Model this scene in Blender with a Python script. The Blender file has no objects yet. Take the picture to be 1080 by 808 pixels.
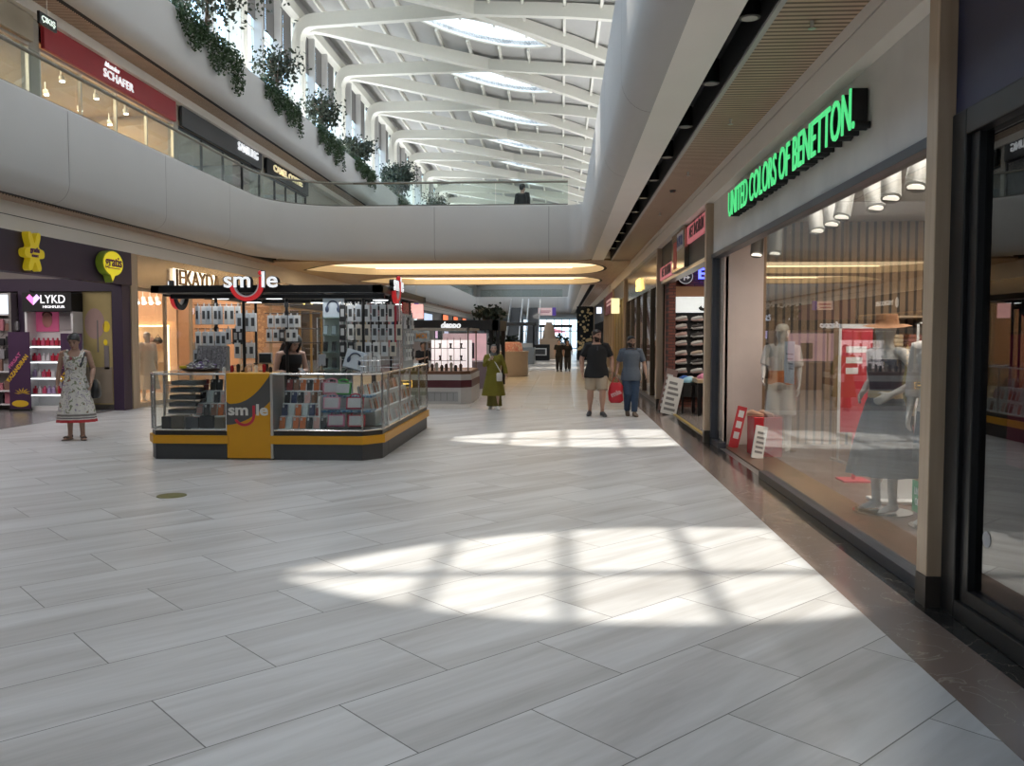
import bpy, bmesh, math, random
from mathutils import Vector, Matrix

# ------------------------------------------------------------------ camera, world, sun, exposure
scene = bpy.context.scene
PI = math.pi
random.seed(7)

cam_data = bpy.data.cameras.new('camera')
cam_data.sensor_width = 36.0
cam_data.lens = 920.0 / 1080.0 * 36.0
cam_data.clip_start = 0.05
cam_data.clip_end = 600
cam = bpy.data.objects.new('camera', cam_data)
scene.collection.objects.link(cam)
cam.location = (0, 0, 1.65)
cam.rotation_euler = (PI / 2 - math.radians(3.05), 0, math.radians(3.2305))
scene.camera = cam

scene.view_settings.view_transform = 'Standard'
scene.view_settings.look = 'None'
scene.view_settings.gamma = 1.0
scene.view_settings.use_curve_mapping = False
scene.view_settings.exposure = 0.32
scene.cycles.use_denoising = True
scene.cycles.max_bounces = 8
scene.cycles.diffuse_bounces = 4
scene.cycles.glossy_bounces = 4
scene.cycles.transmission_bounces = 4
scene.cycles.transparent_max_bounces = 24
scene.cycles.sample_clamp_indirect = 6.0
scene.cycles.caustics_reflective = False
scene.cycles.caustics_refractive = False

SKY = 4.8
world = bpy.data.worlds.new('daylight')
scene.world = world
world.use_nodes = True
wn = world.node_tree
wn.nodes.clear()
w_out = wn.nodes.new('ShaderNodeOutputWorld')
w_bg = wn.nodes.new('ShaderNodeBackground')
w_tc = wn.nodes.new('ShaderNodeTexCoord')
w_sep = wn.nodes.new('ShaderNodeSeparateXYZ')
w_ramp = wn.nodes.new('ShaderNodeValToRGB')
w_map = wn.nodes.new('ShaderNodeMapRange')
w_map.inputs[1].default_value = -1.0
wn.links.new(w_tc.outputs['Generated'], w_sep.inputs[0])
wn.links.new(w_sep.outputs['Z'], w_map.inputs[0])
wn.links.new(w_map.outputs[0], w_ramp.inputs[0])
el = w_ramp.color_ramp.elements
el[0].position = 0.47; el[0].color = (0.16, 0.15, 0.13, 1)
el[1].position = 1.0; el[1].color = (0.55, 0.72, 1.0, 1)
e = el.new(0.53); e.color = (0.90, 0.96, 1.0, 1)
e = el.new(0.72); e.color = (0.62, 0.80, 1.0, 1)
w_bg.inputs['Strength'].default_value = SKY
wn.links.new(w_ramp.outputs[0], w_bg.inputs['Color'])
wn.links.new(w_bg.outputs[0], w_out.inputs['Surface'])

sun_data = bpy.data.lights.new('sun', 'SUN')
sun_data.energy = 4.9
sun_data.angle = math.radians(0.6)
sun_data.color = (1.0, 0.95, 0.86)
sun = bpy.data.objects.new('sun', sun_data)
scene.collection.objects.link(sun)
sun.location = (-10, 16, 40)
sun.rotation_euler = Vector((0.278, -0.287, -1.0)).to_track_quat('-Z', 'Y').to_euler()


def area(name, loc, rot, sx, sy, power, color=(1, 1, 1), spread=None):
    d = bpy.data.lights.new(name, 'AREA')
    d.shape = 'RECTANGLE'; d.size = sx; d.size_y = sy
    d.energy = power; d.color = color
    if spread: d.spread = spread
    o = bpy.data.objects.new(name, d)
    scene.collection.objects.link(o)
    o.location = loc; o.rotation_euler = rot
    return o


def portal(name, loc, rot, sx, sy):
    o = area(name, loc, rot, sx, sy, 1)
    o.data.cycles.is_portal = True
    return o


portal('clerestory_daylight', (-13.75, 40, 13.6), (0, -PI / 2, 0), 8.0, 112)      # faces +X into the hall
portal('skylight_daylight', (-4.0, 50, 19.2), (0, 0, 0), 7.0, 130)
portal('entrance_daylight', (-1, 123.6, 2.3), (-PI / 2, 0, 0), 14, 4.6)

# added fill lights without fixtures, thrown up to brighten the roof
area('roof_fill', (-11.7, 52, 10.2), (0, PI - .35, 0), .5, 125, 4600, (.97, .98, 1))
area('roof_fill', (3.4, 52, 5.3), (0, PI + .30, 0), .8, 125, 5600, (.97, .98, 1))

# added fill strips below the roof, pointing straight down to brighten the floor
area('floor_fill', (-7.6, 45, 15.9), (0, 0, 0), .3, 110, 700, (1, .98, .96), math.radians(95))
area('floor_fill', (-.6, 45, 14.6), (0, 0, 0), .3, 110, 520, (1, .98, .96), math.radians(95))
# added fill behind the camera, in front of a closed back wall
area('rear_fill', (-3.5, -12.9, 2.0), (PI / 2, 0, 0), 10.5, 3.6, 60, (.93, .97, 1))

# ------------------------------------------------------------------ materials
MATS = {}


def mat(name, col, rough=0.5, metal=0.0, spec=0.5, emit=0.0, ecol=None, var=0.06, scale=6.0, bump=0.0, coat=0.0):
    """procedural material: base colour with gentle noise variation and roughness"""
    if name in MATS: return MATS[name]
    m = bpy.data.materials.new(name); m.use_nodes = True
    nt = m.node_tree; b = nt.nodes['Principled BSDF']
    b.inputs['Roughness'].default_value = rough
    b.inputs['Metallic'].default_value = metal
    b.inputs['Specular IOR Level'].default_value = spec
    if coat: b.inputs['Coat Weight'].default_value = coat
    c = tuple(col) + (1,)
    if var > 0:
        tc = nt.nodes.new('ShaderNodeTexCoord')
        nz = nt.nodes.new('ShaderNodeTexNoise'); nz.inputs['Scale'].default_value = scale; nz.inputs['Detail'].default_value = 3
        mx = nt.nodes.new('ShaderNodeMix'); mx.data_type = 'RGBA'
        mx.inputs[6].default_value = tuple(max(0, v * (1 - var)) for v in col) + (1,)
        mx.inputs[7].default_value = tuple(min(1, v * (1 + var)) for v in col) + (1,)
        nt.links.new(tc.outputs['Object'], nz.inputs['Vector'])
        nt.links.new(nz.outputs['Fac'], mx.inputs[0])
        nt.links.new(mx.outputs[2], b.inputs['Base Color'])
        if bump:
            bp = nt.nodes.new('ShaderNodeBump'); bp.inputs['Strength'].default_value = bump
            nt.links.new(nz.outputs['Fac'], bp.inputs['Height']); nt.links.new(bp.outputs[0], b.inputs['Normal'])
    else:
        b.inputs['Base Color'].default_value = c
    if emit:
        b.inputs['Emission Color'].default_value = tuple(ecol or col) + (1,)
        b.inputs['Emission Strength'].default_value = emit
    MATS[name] = m
    return m


def glass(name, tint=(1, 1, 1), refl=1.0, ior=1.5, rough=0.0, veil=0.0):
    """thin clear pane: transparent with a fresnel mirror on top"""
    if name in MATS: return MATS[name]
    m = bpy.data.materials.new(name); m.use_nodes = True
    nt = m.node_tree; nt.nodes.clear()
    out = nt.nodes.new('ShaderNodeOutputMaterial')
    tr = nt.nodes.new('ShaderNodeBsdfTransparent'); tr.inputs[0].default_value = tuple(tint) + (1,)
    gl = nt.nodes.new('ShaderNodeBsdfGlossy'); gl.inputs['Roughness'].default_value = rough
    fr = nt.nodes.new('ShaderNodeLayerWeight'); fr.inputs['Blend'].default_value = 0.5
    # Schlick: both faces of a pane mirror, so about twice the single-face value
    pw = nt.nodes.new('ShaderNodeMath'); pw.operation = 'POWER'; pw.inputs[1].default_value = 3.2
    ml = nt.nodes.new('ShaderNodeMath'); ml.operation = 'MULTIPLY_ADD'
    ml.inputs[1].default_value = 0.85 * refl; ml.inputs[2].default_value = 0.075 * refl; ml.use_clamp = True
    nt.links.new(fr.outputs['Facing'], pw.inputs[0]); nt.links.new(pw.outputs[0], ml.inputs[0])
    mx = nt.nodes.new('ShaderNodeMixShader')
    nt.links.new(ml.outputs[0], mx.inputs[0]); nt.links.new(tr.outputs[0], mx.inputs[1]); nt.links.new(gl.outputs[0], mx.inputs[2])
    nt.links.new(mx.outputs[0], out.inputs['Surface'])
    MATS[name] = m
    return m


def node_mat(name):
    m = bpy.data.materials.new(name); m.use_nodes = True
    MATS[name] = m
    return m, m.node_tree, m.node_tree.nodes['Principled BSDF']


def N(nt, kind, **kw):
    n = nt.nodes.new(kind)
    for k, v in kw.items():
        if k in n.inputs: n.inputs[k].default_value = v
        else: setattr(n, k, v)
    return n


def mixc(nt, fac, a, b, blend='MIX'):
    x = nt.nodes.new('ShaderNodeMix'); x.data_type = 'RGBA'; x.blend_type = blend
    for idx, v in ((0, fac), (6, a), (7, b)):
        if hasattr(v, 'node'): nt.links.new(v, x.inputs[idx])
        elif isinstance(v, (int, float)): x.inputs[idx].default_value = v
        else: x.inputs[idx].default_value = tuple(v) + (1,)
    return x.outputs[2]


def floor_mat(name, ang, bw, rh, ux, vx, light, dark, mortar, rough):
    """stone planks in running bond: long axis turned by ang, veins along the plank"""
    m, nt, b = node_mat(name)
    tc = N(nt, 'ShaderNodeTexCoord')
    mp = N(nt, 'ShaderNodeMapping', vector_type='POINT')
    mp.inputs['Rotation'].default_value = (0, 0, -ang)
    mp.inputs['Location'].default_value = (-ux, -vx, 0)
    nt.links.new(tc.outputs['Object'], mp.inputs['Vector'])
    br = N(nt, 'ShaderNodeTexBrick', offset=0.5, offset_frequency=2)
    br.inputs['Scale'].default_value = 1.0
    br.inputs['Brick Width'].default_value = bw; br.inputs['Row Height'].default_value = rh
    br.inputs['Mortar Size'].default_value = 0.0033; br.inputs['Mortar Smooth'].default_value = 0.1
    br.inputs['Bias'].default_value = 0.0
    br.inputs['Color1'].default_value = (0, 0, 0, 1); br.inputs['Color2'].default_value = (1, 1, 1, 1)
    nt.links.new(mp.outputs[0], br.inputs['Vector'])
    # per-plank random shift of the veins
    rnd = N(nt, 'ShaderNodeVectorMath', operation='SCALE'); rnd.inputs['Scale'].default_value = 37.0
    nt.links.new(br.outputs['Color'], rnd.inputs[0])
    add = N(nt, 'ShaderNodeVectorMath', operation='ADD')
    nt.links.new(mp.outputs[0], add.inputs[0]); nt.links.new(rnd.outputs[0], add.inputs[1])
    st = N(nt, 'ShaderNodeVectorMath', operation='MULTIPLY'); st.inputs[1].default_value = (0.30, 2.7, 1)
    nt.links.new(add.outputs[0], st.inputs[0])
    n1 = N(nt, 'ShaderNodeTexNoise'); n1.inputs['Scale'].default_value = 1.0; n1.inputs['Detail'].default_value = 5; n1.inputs['Roughness'].default_value = 0.62; n1.inputs['Distortion'].default_value = 0.5
    nt.links.new(st.outputs[0], n1.inputs['Vector'])
    st2 = N(nt, 'ShaderNodeVectorMath', operation='MULTIPLY'); st2.inputs[1].default_value = (1.6, 20.0, 1)
    nt.links.new(add.outputs[0], st2.inputs[0])
    n2 = N(nt, 'ShaderNodeTexNoise'); n2.inputs['Scale'].default_value = 1.0; n2.inputs['Detail'].default_value = 4
    nt.links.new(st2.outputs[0], n2.inputs['Vector'])
    r1 = N(nt, 'ShaderNodeMapRange'); r1.inputs[1].default_value = 0.30; r1.inputs[2].default_value = 0.60
    nt.links.new(n1.outputs['Fac'], r1.inputs[0])
    c1 = mixc(nt, r1.outputs[0], dark, light)
    r2 = N(nt, 'ShaderNodeMapRange'); r2.inputs[1].default_value = 0.3; r2.inputs[2].default_value = 0.7; r2.inputs[3].default_value = 0.93; r2.inputs[4].default_value = 1.04
    nt.links.new(n2.outputs['Fac'], r2.inputs[0])
    sc = N(nt, 'ShaderNodeVectorMath', operation='SCALE')
    nt.links.new(c1, sc.inputs[0]); nt.links.new(r2.outputs[0], sc.inputs['Scale'])
    c2 = mixc(nt, br.outputs['Fac'], sc.outputs[0], mortar)
    nt.links.new(c2, b.inputs['Base Color'])
    rr = N(nt, 'ShaderNodeMapRange'); rr.inputs[3].default_value = rough - 0.05; rr.inputs[4].default_value = rough + 0.07
    nt.links.new(n2.outputs['Fac'], rr.inputs[0]); nt.links.new(rr.outputs[0], b.inputs['Roughness'])
    b.inputs['Specular IOR Level'].default_value = 0.26
    bp = N(nt, 'ShaderNodeBump'); bp.inputs['Strength'].default_value = 0.15; bp.inputs['Distance'].default_value = 0.002; bp.invert = True
    nt.links.new(br.outputs['Fac'], bp.inputs['Height']); nt.links.new(bp.outputs[0], b.inputs['Normal'])
    return m


def marble(name, base, vein, rough=0.2, scale=2.2, width=0.035):
    m, nt, b = node_mat(name)
    tc = N(nt, 'ShaderNodeTexCoord')
    nz = N(nt, 'ShaderNodeTexNoise'); nz.inputs['Scale'].default_value = scale; nz.inputs['Detail'].default_value = 6; nz.inputs['Distortion'].default_value = 1.2
    nt.links.new(tc.outputs['Object'], nz.inputs['Vector'])
    sub = N(nt, 'ShaderNodeMath', operation='SUBTRACT'); sub.inputs[1].default_value = 0.5
    ab = N(nt, 'ShaderNodeMath', operation='ABSOLUTE')
    nt.links.new(nz.outputs['Fac'], sub.inputs[0]); nt.links.new(sub.outputs[0], ab.inputs[0])
    mr = N(nt, 'ShaderNodeMapRange'); mr.inputs[1].default_value = 0.0; mr.inputs[2].default_value = width; mr.inputs[3].default_value = 1.0; mr.inputs[4].default_value = 0.0
    nt.links.new(ab.outputs[0], mr.inputs[0])
    n2 = N(nt, 'ShaderNodeTexNoise'); n2.inputs['Scale'].default_value = 1.3
    nt.links.new(tc.outputs['Object'], n2.inputs['Vector'])
    pr = N(nt, 'ShaderNodeMath', operation='MULTIPLY')
    nt.links.new(mr.outputs[0], pr.inputs[0]); nt.links.new(n2.outputs['Fac'], pr.inputs[1])
    nt.links.new(mixc(nt, pr.outputs[0], base, vein), b.inputs['Base Color'])
    b.inputs['Roughness'].default_value = rough
    return m


def wood(name, a, c, axis='Z', rough=0.45, scale=1.0):
    m, nt, b = node_mat(name)
    tc = N(nt, 'ShaderNodeTexCoord')
    st = N(nt, 'ShaderNodeVectorMath', operation='MULTIPLY')
    st.inputs[1].default_value = {'Z': (14, 14, .8), 'Y': (14, .8, 14), 'X': (.8, 14, 14)}[axis]
    nt.links.new(tc.outputs['Object'], st.inputs[0])
    nz = N(nt, 'ShaderNodeTexNoise'); nz.inputs['Scale'].default_value = scale; nz.inputs['Detail'].default_value = 5; nz.inputs['Distortion'].default_value = 0.4
    nt.links.new(st.outputs[0], nz.inputs['Vector'])
    mr = N(nt, 'ShaderNodeMapRange'); mr.inputs[1].default_value = .3; mr.inputs[2].default_value = .7
    nt.links.new(nz.outputs['Fac'], mr.inputs[0])
    nt.links.new(mixc(nt, mr.outputs[0], a, c), b.inputs['Base Color'])
    b.inputs['Roughness'].default_value = rough
    return m


def slats(name, a, gap, axis='Y', pitch=0.08, duty=0.72):
    """fine wooden slats: stripes with dark grooves across the given object axis"""
    m, nt, b = node_mat(name)
    tc = N(nt, 'ShaderNodeTexCoord'); sp = N(nt, 'ShaderNodeSeparateXYZ')
    nt.links.new(tc.outputs['Object'], sp.inputs[0])
    dv = N(nt, 'ShaderNodeMath', operation='DIVIDE'); dv.inputs[1].default_value = pitch
    nt.links.new(sp.outputs[axis], dv.inputs[0])
    fr = N(nt, 'ShaderNodeMath', operation='FRACT'); nt.links.new(dv.outputs[0], fr.inputs[0])
    gt = N(nt, 'ShaderNodeMath', operation='GREATER_THAN'); gt.inputs[1].default_value = duty
    nt.links.new(fr.outputs[0], gt.inputs[0])
    nz = N(nt, 'ShaderNodeTexNoise'); nz.inputs['Scale'].default_value = 5
    nt.links.new(tc.outputs['Object'], nz.inputs['Vector'])
    c = mixc(nt, nz.outputs['Fac'], tuple(v * .85 for v in a), tuple(v * 1.12 for v in a))
    nt.links.new(mixc(nt, gt.outputs[0], c, gap), b.inputs['Base Color'])
    bp = N(nt, 'ShaderNodeBump'); bp.inputs['Strength'].default_value = 0.6; bp.inputs['Distance'].default_value = 0.02; bp.invert = True
    nt.links.new(gt.outputs[0], bp.inputs['Height']); nt.links.new(bp.outputs[0], b.inputs['Normal'])
    b.inputs['Roughness'].default_value = 0.5
    return m


def brick_mat(name, a, c, mortar):
    m, nt, b = node_mat(name)
    tc = N(nt, 'ShaderNodeTexCoord'); mp = N(nt, 'ShaderNodeMapping'); mp.inputs['Rotation'].default_value = (PI / 2, 0, 0)
    nt.links.new(tc.outputs['Object'], mp.inputs[0])
    br = N(nt, 'ShaderNodeTexBrick'); br.inputs['Scale'].default_value = 1; br.inputs['Brick Width'].default_value = .22; br.inputs['Row Height'].default_value = .07
    br.inputs['Mortar Size'].default_value = .008
    for k, v in (('Color1', a), ('Color2', c), ('Mortar', mortar)): br.inputs[k].default_value = tuple(v) + (1,)
    nt.links.new(mp.outputs[0], br.inputs['Vector']); nt.links.new(br.outputs['Color'], b.inputs['Base Color'])
    b.inputs['Roughness'].default_value = .8
    return m


def patches(name, cols, scale=14.0, rough=0.8):
    """cell pattern of several colours (printed cloth, posters, packed goods)"""
    m, nt, b = node_mat(name)
    tc = N(nt, 'ShaderNodeTexCoord')
    nz = N(nt, 'ShaderNodeTexNoise'); nz.inputs['Scale'].default_value = scale; nz.inputs['Detail'].default_value = 2; nz.inputs['Distortion'].default_value = .8
    nt.links.new(tc.outputs['Object'], nz.inputs[0])
    rp = N(nt, 'ShaderNodeValToRGB'); rp.color_ramp.interpolation = 'CONSTANT'
    e = rp.color_ramp.elements
    while len(e) > 1: e.remove(e[-1])
    n = len(cols)
    e[0].position = 0; e[0].color = tuple(cols[0]) + (1,)
    for i, c in enumerate(cols[1:], 1):
        q = e.new(.32 + .36 * i / n); q.color = tuple(c) + (1,)
    nt.links.new(nz.outputs['Fac'], rp.inputs[0]); nt.links.new(rp.outputs[0], b.inputs['Base Color'])
    b.inputs['Roughness'].default_value = rough
    return m


# common palette
white_paint = mat('white_paint', (0.47, 0.46, 0.445), 0.55, var=.03, scale=1.5)
soffit_paint = mat('soffit_paint', (0.90, 0.86, 0.80), 0.6, var=.03, scale=1.5)
cornice_paint = mat('cornice_paint', (0.74, 0.69, 0.62), 0.6, var=.04, scale=1.5)
roof_paint = mat('roof_deck_paint', (0.47, 0.465, 0.445), 0.8, var=.05, scale=2)
rib_paint = mat('roof_rib_paint', (0.74, 0.725, 0.65), 0.6, var=.03)
black_metal = mat('black_metal', (0.012, 0.012, 0.013), 0.35, 0.3)
black_matt = mat('black_matt', (0.010, 0.010, 0.011), 0.7)
dark_grey = mat('dark_grey', (0.05, 0.052, 0.055), 0.5)
mid_grey = mat('mid_grey', (0.18, 0.18, 0.18), 0.5)
light_grey = mat('light_grey', (0.45, 0.45, 0.45), 0.5)
steel = mat('brushed_steel', (0.55, 0.53, 0.50), 0.3, 0.9)
chrome = mat('chrome', (0.75, 0.75, 0.75), 0.12, 1.0)
white_plastic = mat('white_plastic', (0.72, 0.72, 0.72), 0.35)
gold = mat('brushed_gold', (0.55, 0.40, 0.20), 0.3, 0.9)
bronze_mirror = mat('bronze_mirror', (0.42, 0.36, 0.28), 0.12, 1.0, var=.1, scale=1.2, bump=.02)
pillar_wood = wood('pillar_oak', (0.38, 0.28, 0.19), (0.48, 0.37, 0.265), 'Z')
slat_wood = slats('slatted_oak', (0.54, 0.39, 0.28), (0.14, 0.085, 0.055), 'Y', 0.085, .58)
slat_wall = slats('slatted_wall_oak', (0.30, 0.20, 0.12), (0.06, 0.04, 0.025), 'Y', 0.11, .72)
ceil_wood = wood('ceiling_oak', (0.42, 0.29, 0.185), (0.52, 0.37, 0.245), 'Y')
floor_stone = floor_mat('stone_planks', PI / 4, 1.222, 0.607, 0.14, 0.337, (0.515, 0.515, 0.512), (0.335, 0.322, 0.308), (0.11, 0.105, 0.10), 0.33)
floor_cove_tint = floor_mat('stone_planks_across', 0.0, 1.22, 0.61, 0.3, 0.1, (0.53, 0.49, 0.44), (0.44, 0.40, 0.355), (0.2, 0.18, 0.16), 0.22)  # tan cast of the cove lighting is put into this stone's colour
brown_marble = marble('brown_marble', (0.20, 0.15, 0.125), (0.42, 0.36, 0.31), 0.16, 2.6, .007)
black_marble = marble('black_marble', (0.020, 0.019, 0.018), (0.34, 0.29, 0.24), 0.14, 2.4, .008)
concrete = mat('grey_concrete_plaster', (0.56, 0.53, 0.49), 0.75, var=.2, scale=1.8, bump=.05)
clear_glass = glass('clear_glass', (0.97, 0.985, 0.98), 0.64)
rail_glass = glass('balustrade_glass', (0.88, 0.93, 0.91), 0.5)
case_glass = glass('showcase_glass', (0.96, 0.98, 0.98), 0.45)
dark_glass = glass('tinted_door_glass', (0.40, 0.42, 0.44), 1.15)
window_glass = glass('window_glass', (0.78, 0.88, 0.95), 0.5)
lamp_white = mat('lamp_white', (1, 1, 1), .5, emit=6.0, ecol=(1, .95, .85), var=0)
lamp_dim = mat('lamp_dim', (1, 1, 1), .5, emit=1.6, ecol=(1, .93, .82), var=0)
letter_white = mat('lit_white_letter', (1, 1, 1), .5, emit=.5, ecol=(.93, .96, 1), var=0)

# ------------------------------------------------------------------ geometry helpers
class MB:
    """collects shapes, builds them as one mesh object"""
    def __init__(s): s.v = []; s.f = []; s.m = []; s.sm = []

    def add(s, vs, fs, m=0, smooth=False):
        o = len(s.v); s.v += [tuple(p) for p in vs]
        for f in fs: s.f.append([o + i for i in f]); s.m.append(m); s.sm.append(smooth)
        return s

    def box(s, x0, x1, y0, y1, z0, z1, m=0, b=0.0):
        if b <= 0:
            vs = [(x, y, z) for z in (z0, z1) for y in (y0, y1) for x in (x0, x1)]
            return s.add(vs, [(0, 2, 3, 1), (4, 5, 7, 6), (0, 1, 5, 4), (2, 6, 7, 3), (0, 4, 6, 2), (1, 3, 7, 5)], m)
        bm = bmesh.new(); bmesh.ops.create_cube(bm, size=1)
        for v in bm.verts: v.co = Vector(((x0 + x1) / 2 + v.co.x * (x1 - x0), (y0 + y1) / 2 + v.co.y * (y1 - y0), (z0 + z1) / 2 + v.co.z * (z1 - z0)))
        bmesh.ops.bevel(bm, geom=bm.edges[:], offset=b, segments=2, profile=.5, affect='EDGES')
        bm.verts.index_update()
        s.add([v.co for v in bm.verts], [[v.index for v in f.verts] for f in bm.faces], m); bm.free(); return s

    def prism(s, poly, z0, z1, m=0, axes='xyz'):
        """extrude a polygon of (a, b); axes tells which world axes a, b and the extrusion are"""
        ix = ['xyz'.index(c) for c in axes]; n = len(poly); vs = []
        for z in (z0, z1):
            for a, b_ in poly:
                p = [0, 0, 0]; p[ix[0]] = a; p[ix[1]] = b_; p[ix[2]] = z; vs.append(p)
        fs = [list(range(n))[::-1], list(range(n, 2 * n))] + [(i, (i + 1) % n, n + (i + 1) % n, n + i) for i in range(n)]
        return s.add(vs, fs, m)

    def cyl(s, p0, p1, r0, r1=None, seg=12, m=0, smooth=True, caps=True):
        p0 = Vector(p0); p1 = Vector(p1); r1 = r0 if r1 is None else r1
        d = (p1 - p0).normalized(); a = d.orthogonal().normalized(); c = d.cross(a)
        vs = []
        for p, r in ((p0, r0), (p1, r1)):
            for i in range(seg):
                t = 2 * PI * i / seg; vs.append(p + a * math.cos(t) * r + c * math.sin(t) * r)
        s.add(vs, [(i, (i + 1) % seg, seg + (i + 1) % seg, seg + i) for i in range(seg)], m, smooth)
        if caps: s.add(vs, [list(range(seg))[::-1], list(range(seg, 2 * seg))], m)
        return s

    def loft(s, secs, seg=14, m=0, caps=True, flat=False):
        """secs: (centre, rx, ry); flat keeps the rings horizontal (torso, skirt), else square to the path"""
        pts = [Vector(q[0]) for q in secs]; n = len(secs); vs = []; prev = None
        for i, (c, rx, ry) in enumerate(secs):
            if flat: a, b_ = Vector((1, 0, 0)), Vector((0, 1, 0))
            else:
                d = (pts[min(i + 1, n - 1)] - pts[max(i - 1, 0)]).normalized()
                ref = prev if prev else (Vector((1, 0, 0)) if abs(d.x) < .9 else Vector((0, 1, 0)))
                a = (ref - d * ref.dot(d)).normalized(); b_ = d.cross(a); prev = a
            for k in range(seg):
                t = 2 * PI * k / seg; vs.append(pts[i] + a * math.cos(t) * rx + b_ * math.sin(t) * ry)
        fs = [(i * seg + k, i * seg + (k + 1) % seg, (i + 1) * seg + (k + 1) % seg, (i + 1) * seg + k) for i in range(n - 1) for k in range(seg)]
        s.add(vs, fs, m, True)
        if caps: s.add(vs, [list(range(seg))[::-1], list(range((n - 1) * seg, n * seg))], m, True)
        return s

    def tube(s, pts, r, seg=8, m=0):
        return s.loft([(p, r, r) for p in pts], seg, m)

    def ball(s, c, rx, ry=None, rz=None, seg=14, rings=9, m=0):
        ry = rx if ry is None else ry; rz = rx if rz is None else rz
        return s.loft([((c[0], c[1], c[2] - math.cos(PI * i / rings) * rz), max(1e-4, math.sin(PI * i / rings)) * rx, max(1e-4, math.sin(PI * i / rings)) * ry) for i in range(rings + 1)], seg, m, flat=True)

    def obj(s, name, mats, parent=None, loc=None, rot=None, **kw):
        me = bpy.data.meshes.new(name)
        me.from_pydata([tuple(v) for v in s.v], [], s.f)
        for k in (mats if isinstance(mats, (list, tuple)) else [mats]): me.materials.append(k)
        me.polygons.foreach_set('material_index', s.m); me.polygons.foreach_set('use_smooth', s.sm)
        bm = bmesh.new(); bm.from_mesh(me); bmesh.ops.recalc_face_normals(bm, faces=bm.faces[:]); bm.to_mesh(me); bm.free()
        me.update()
        o = bpy.data.objects.new(name, me); scene.collection.objects.link(o)
        if parent: o.parent = parent
        if loc: o.location = loc
        if rot: o.rotation_euler = rot
        tag(o, **kw)
        return o


def tag(o, label=None, cat=None, group=None, kind=None):
    if label: o['label'] = label
    if cat: o['category'] = cat
    if group: o['group'] = group
    if kind: o['kind'] = kind
    return o


def thing(name, label, cat, loc=(0, 0, 0), rz=0.0, group=None):
    o = bpy.data.objects.new(name, None); scene.collection.objects.link(o)
    o.empty_display_size = .1
    o.location = loc; o.rotation_euler = (0, 0, rz)
    return tag(o, label, cat, group)


def kids(o): return [c for c in bpy.data.objects if c.parent == o]


def dup(o, loc=None, rot=None, label=None, group=None, scale=None, _kids=None):
    """copy a thing with copies of its parts and sub-parts"""
    c = o.copy(); scene.collection.objects.link(c)
    if loc is not None: c.location = loc
    if rot is not None: c.rotation_euler = rot if isinstance(rot, (tuple, list)) else (0, 0, rot)
    if scale is not None: c.scale = scale if isinstance(scale, (tuple, list)) else (scale,) * 3
    if label: c['label'] = label
    if group: c['group'] = group
    for ch in o.children:
        d = ch.copy(); scene.collection.objects.link(d); d.parent = c
        for g in ch.children:
            h = g.copy(); scene.collection.objects.link(h); h.parent = d
    return c


def struct(name, mb, m, **kw):
    return mb.obj(name, m, kind='structure', **kw)


FACE_CAM = (PI / 2, 0, 0)            # lettering read by someone looking towards +Y
FACE_LEFT = (PI / 2, 0, -PI / 2)     # on the right-hand wall, read looking +X
FACE_RIGHT = (PI / 2, 0, PI / 2)     # on the left-hand wall, read looking -X
FACE_BACK = (PI / 2, 0, PI)


def text(s, name, size, m, loc, rot, parent=None, depth=0.01, bold=0.0, width=None, align='CENTER', shear=0.0, spacing=1.0, **kw):
    cu = bpy.data.curves.new(name, 'FONT'); cu.body = s; cu.size = size; cu.extrude = depth / 2; cu.offset = bold
    cu.align_x = align; cu.align_y = 'CENTER'; cu.shear = shear; cu.space_character = spacing; cu.resolution_u = 4
    t = bpy.data.objects.new(name, cu); scene.collection.objects.link(t)
    dg = bpy.context.evaluated_depsgraph_get()
    me = bpy.data.meshes.new_from_object(t.evaluated_get(dg))
    bpy.data.objects.remove(t); bpy.data.curves.remove(cu)
    me.name = name
    me.materials.clear(); me.materials.append(m)
    if width and len(me.vertices):
        xs = [v.co.x for v in me.vertices]; k = width / max(1e-6, max(xs) - min(xs))
        for v in me.vertices: v.co.x *= k
    o = bpy.data.objects.new(name, me); scene.collection.objects.link(o)
    if parent: o.parent = parent
    o.location = loc; o.rotation_euler = rot
    tag(o, **kw)
    return o


def plate(name, outer, holes, z0, z1, m, shear=None, **kw):
    """horizontal slab with holes, optionally tilted by a height function of x"""
    cu = bpy.data.curves.new(name, 'CURVE'); cu.dimensions = '2D'; cu.fill_mode = 'BOTH'; cu.extrude = (z1 - z0) / 2
    for poly in [outer] + holes:
        sp = cu.splines.new('POLY'); sp.points.add(len(poly) - 1); sp.use_cyclic_u = True
        for p, q in zip(sp.points, poly): p.co = (q[0], q[1], 0, 1)
    t = bpy.data.objects.new(name, cu); scene.collection.objects.link(t)
    dg = bpy.context.evaluated_depsgraph_get()
    me = bpy.data.meshes.new_from_object(t.evaluated_get(dg)); me.name = name
    bpy.data.objects.remove(t); bpy.data.curves.remove(cu)
    me.materials.clear(); me.materials.append(m)
    for v in me.vertices:
        v.co.z += (z0 + z1) / 2 + (shear(v.co.x) if shear else 0)
    o = bpy.data.objects.new(name, me); scene.collection.objects.link(o)
    tag(o, kind='structure', **kw)
    return o


def sweep(mb, path, prof, m=0, closed=False, smooth=False):
    """path: (x, y, nx, ny) with outward normals; prof: (d, z)"""
    n = len(path); k = len(prof); vs = []
    for x, y, nx, ny in path:
        for d, z in prof: vs.append((x + nx * d, y + ny * d, z))
    fs = []
    for i in range(n if closed else n - 1):
        j = (i + 1) % n
        for q in range(k - 1): fs.append((i * k + q, j * k + q, j * k + q + 1, i * k + q + 1))
    mb.add(vs, fs, m, smooth)
    return mb


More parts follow.
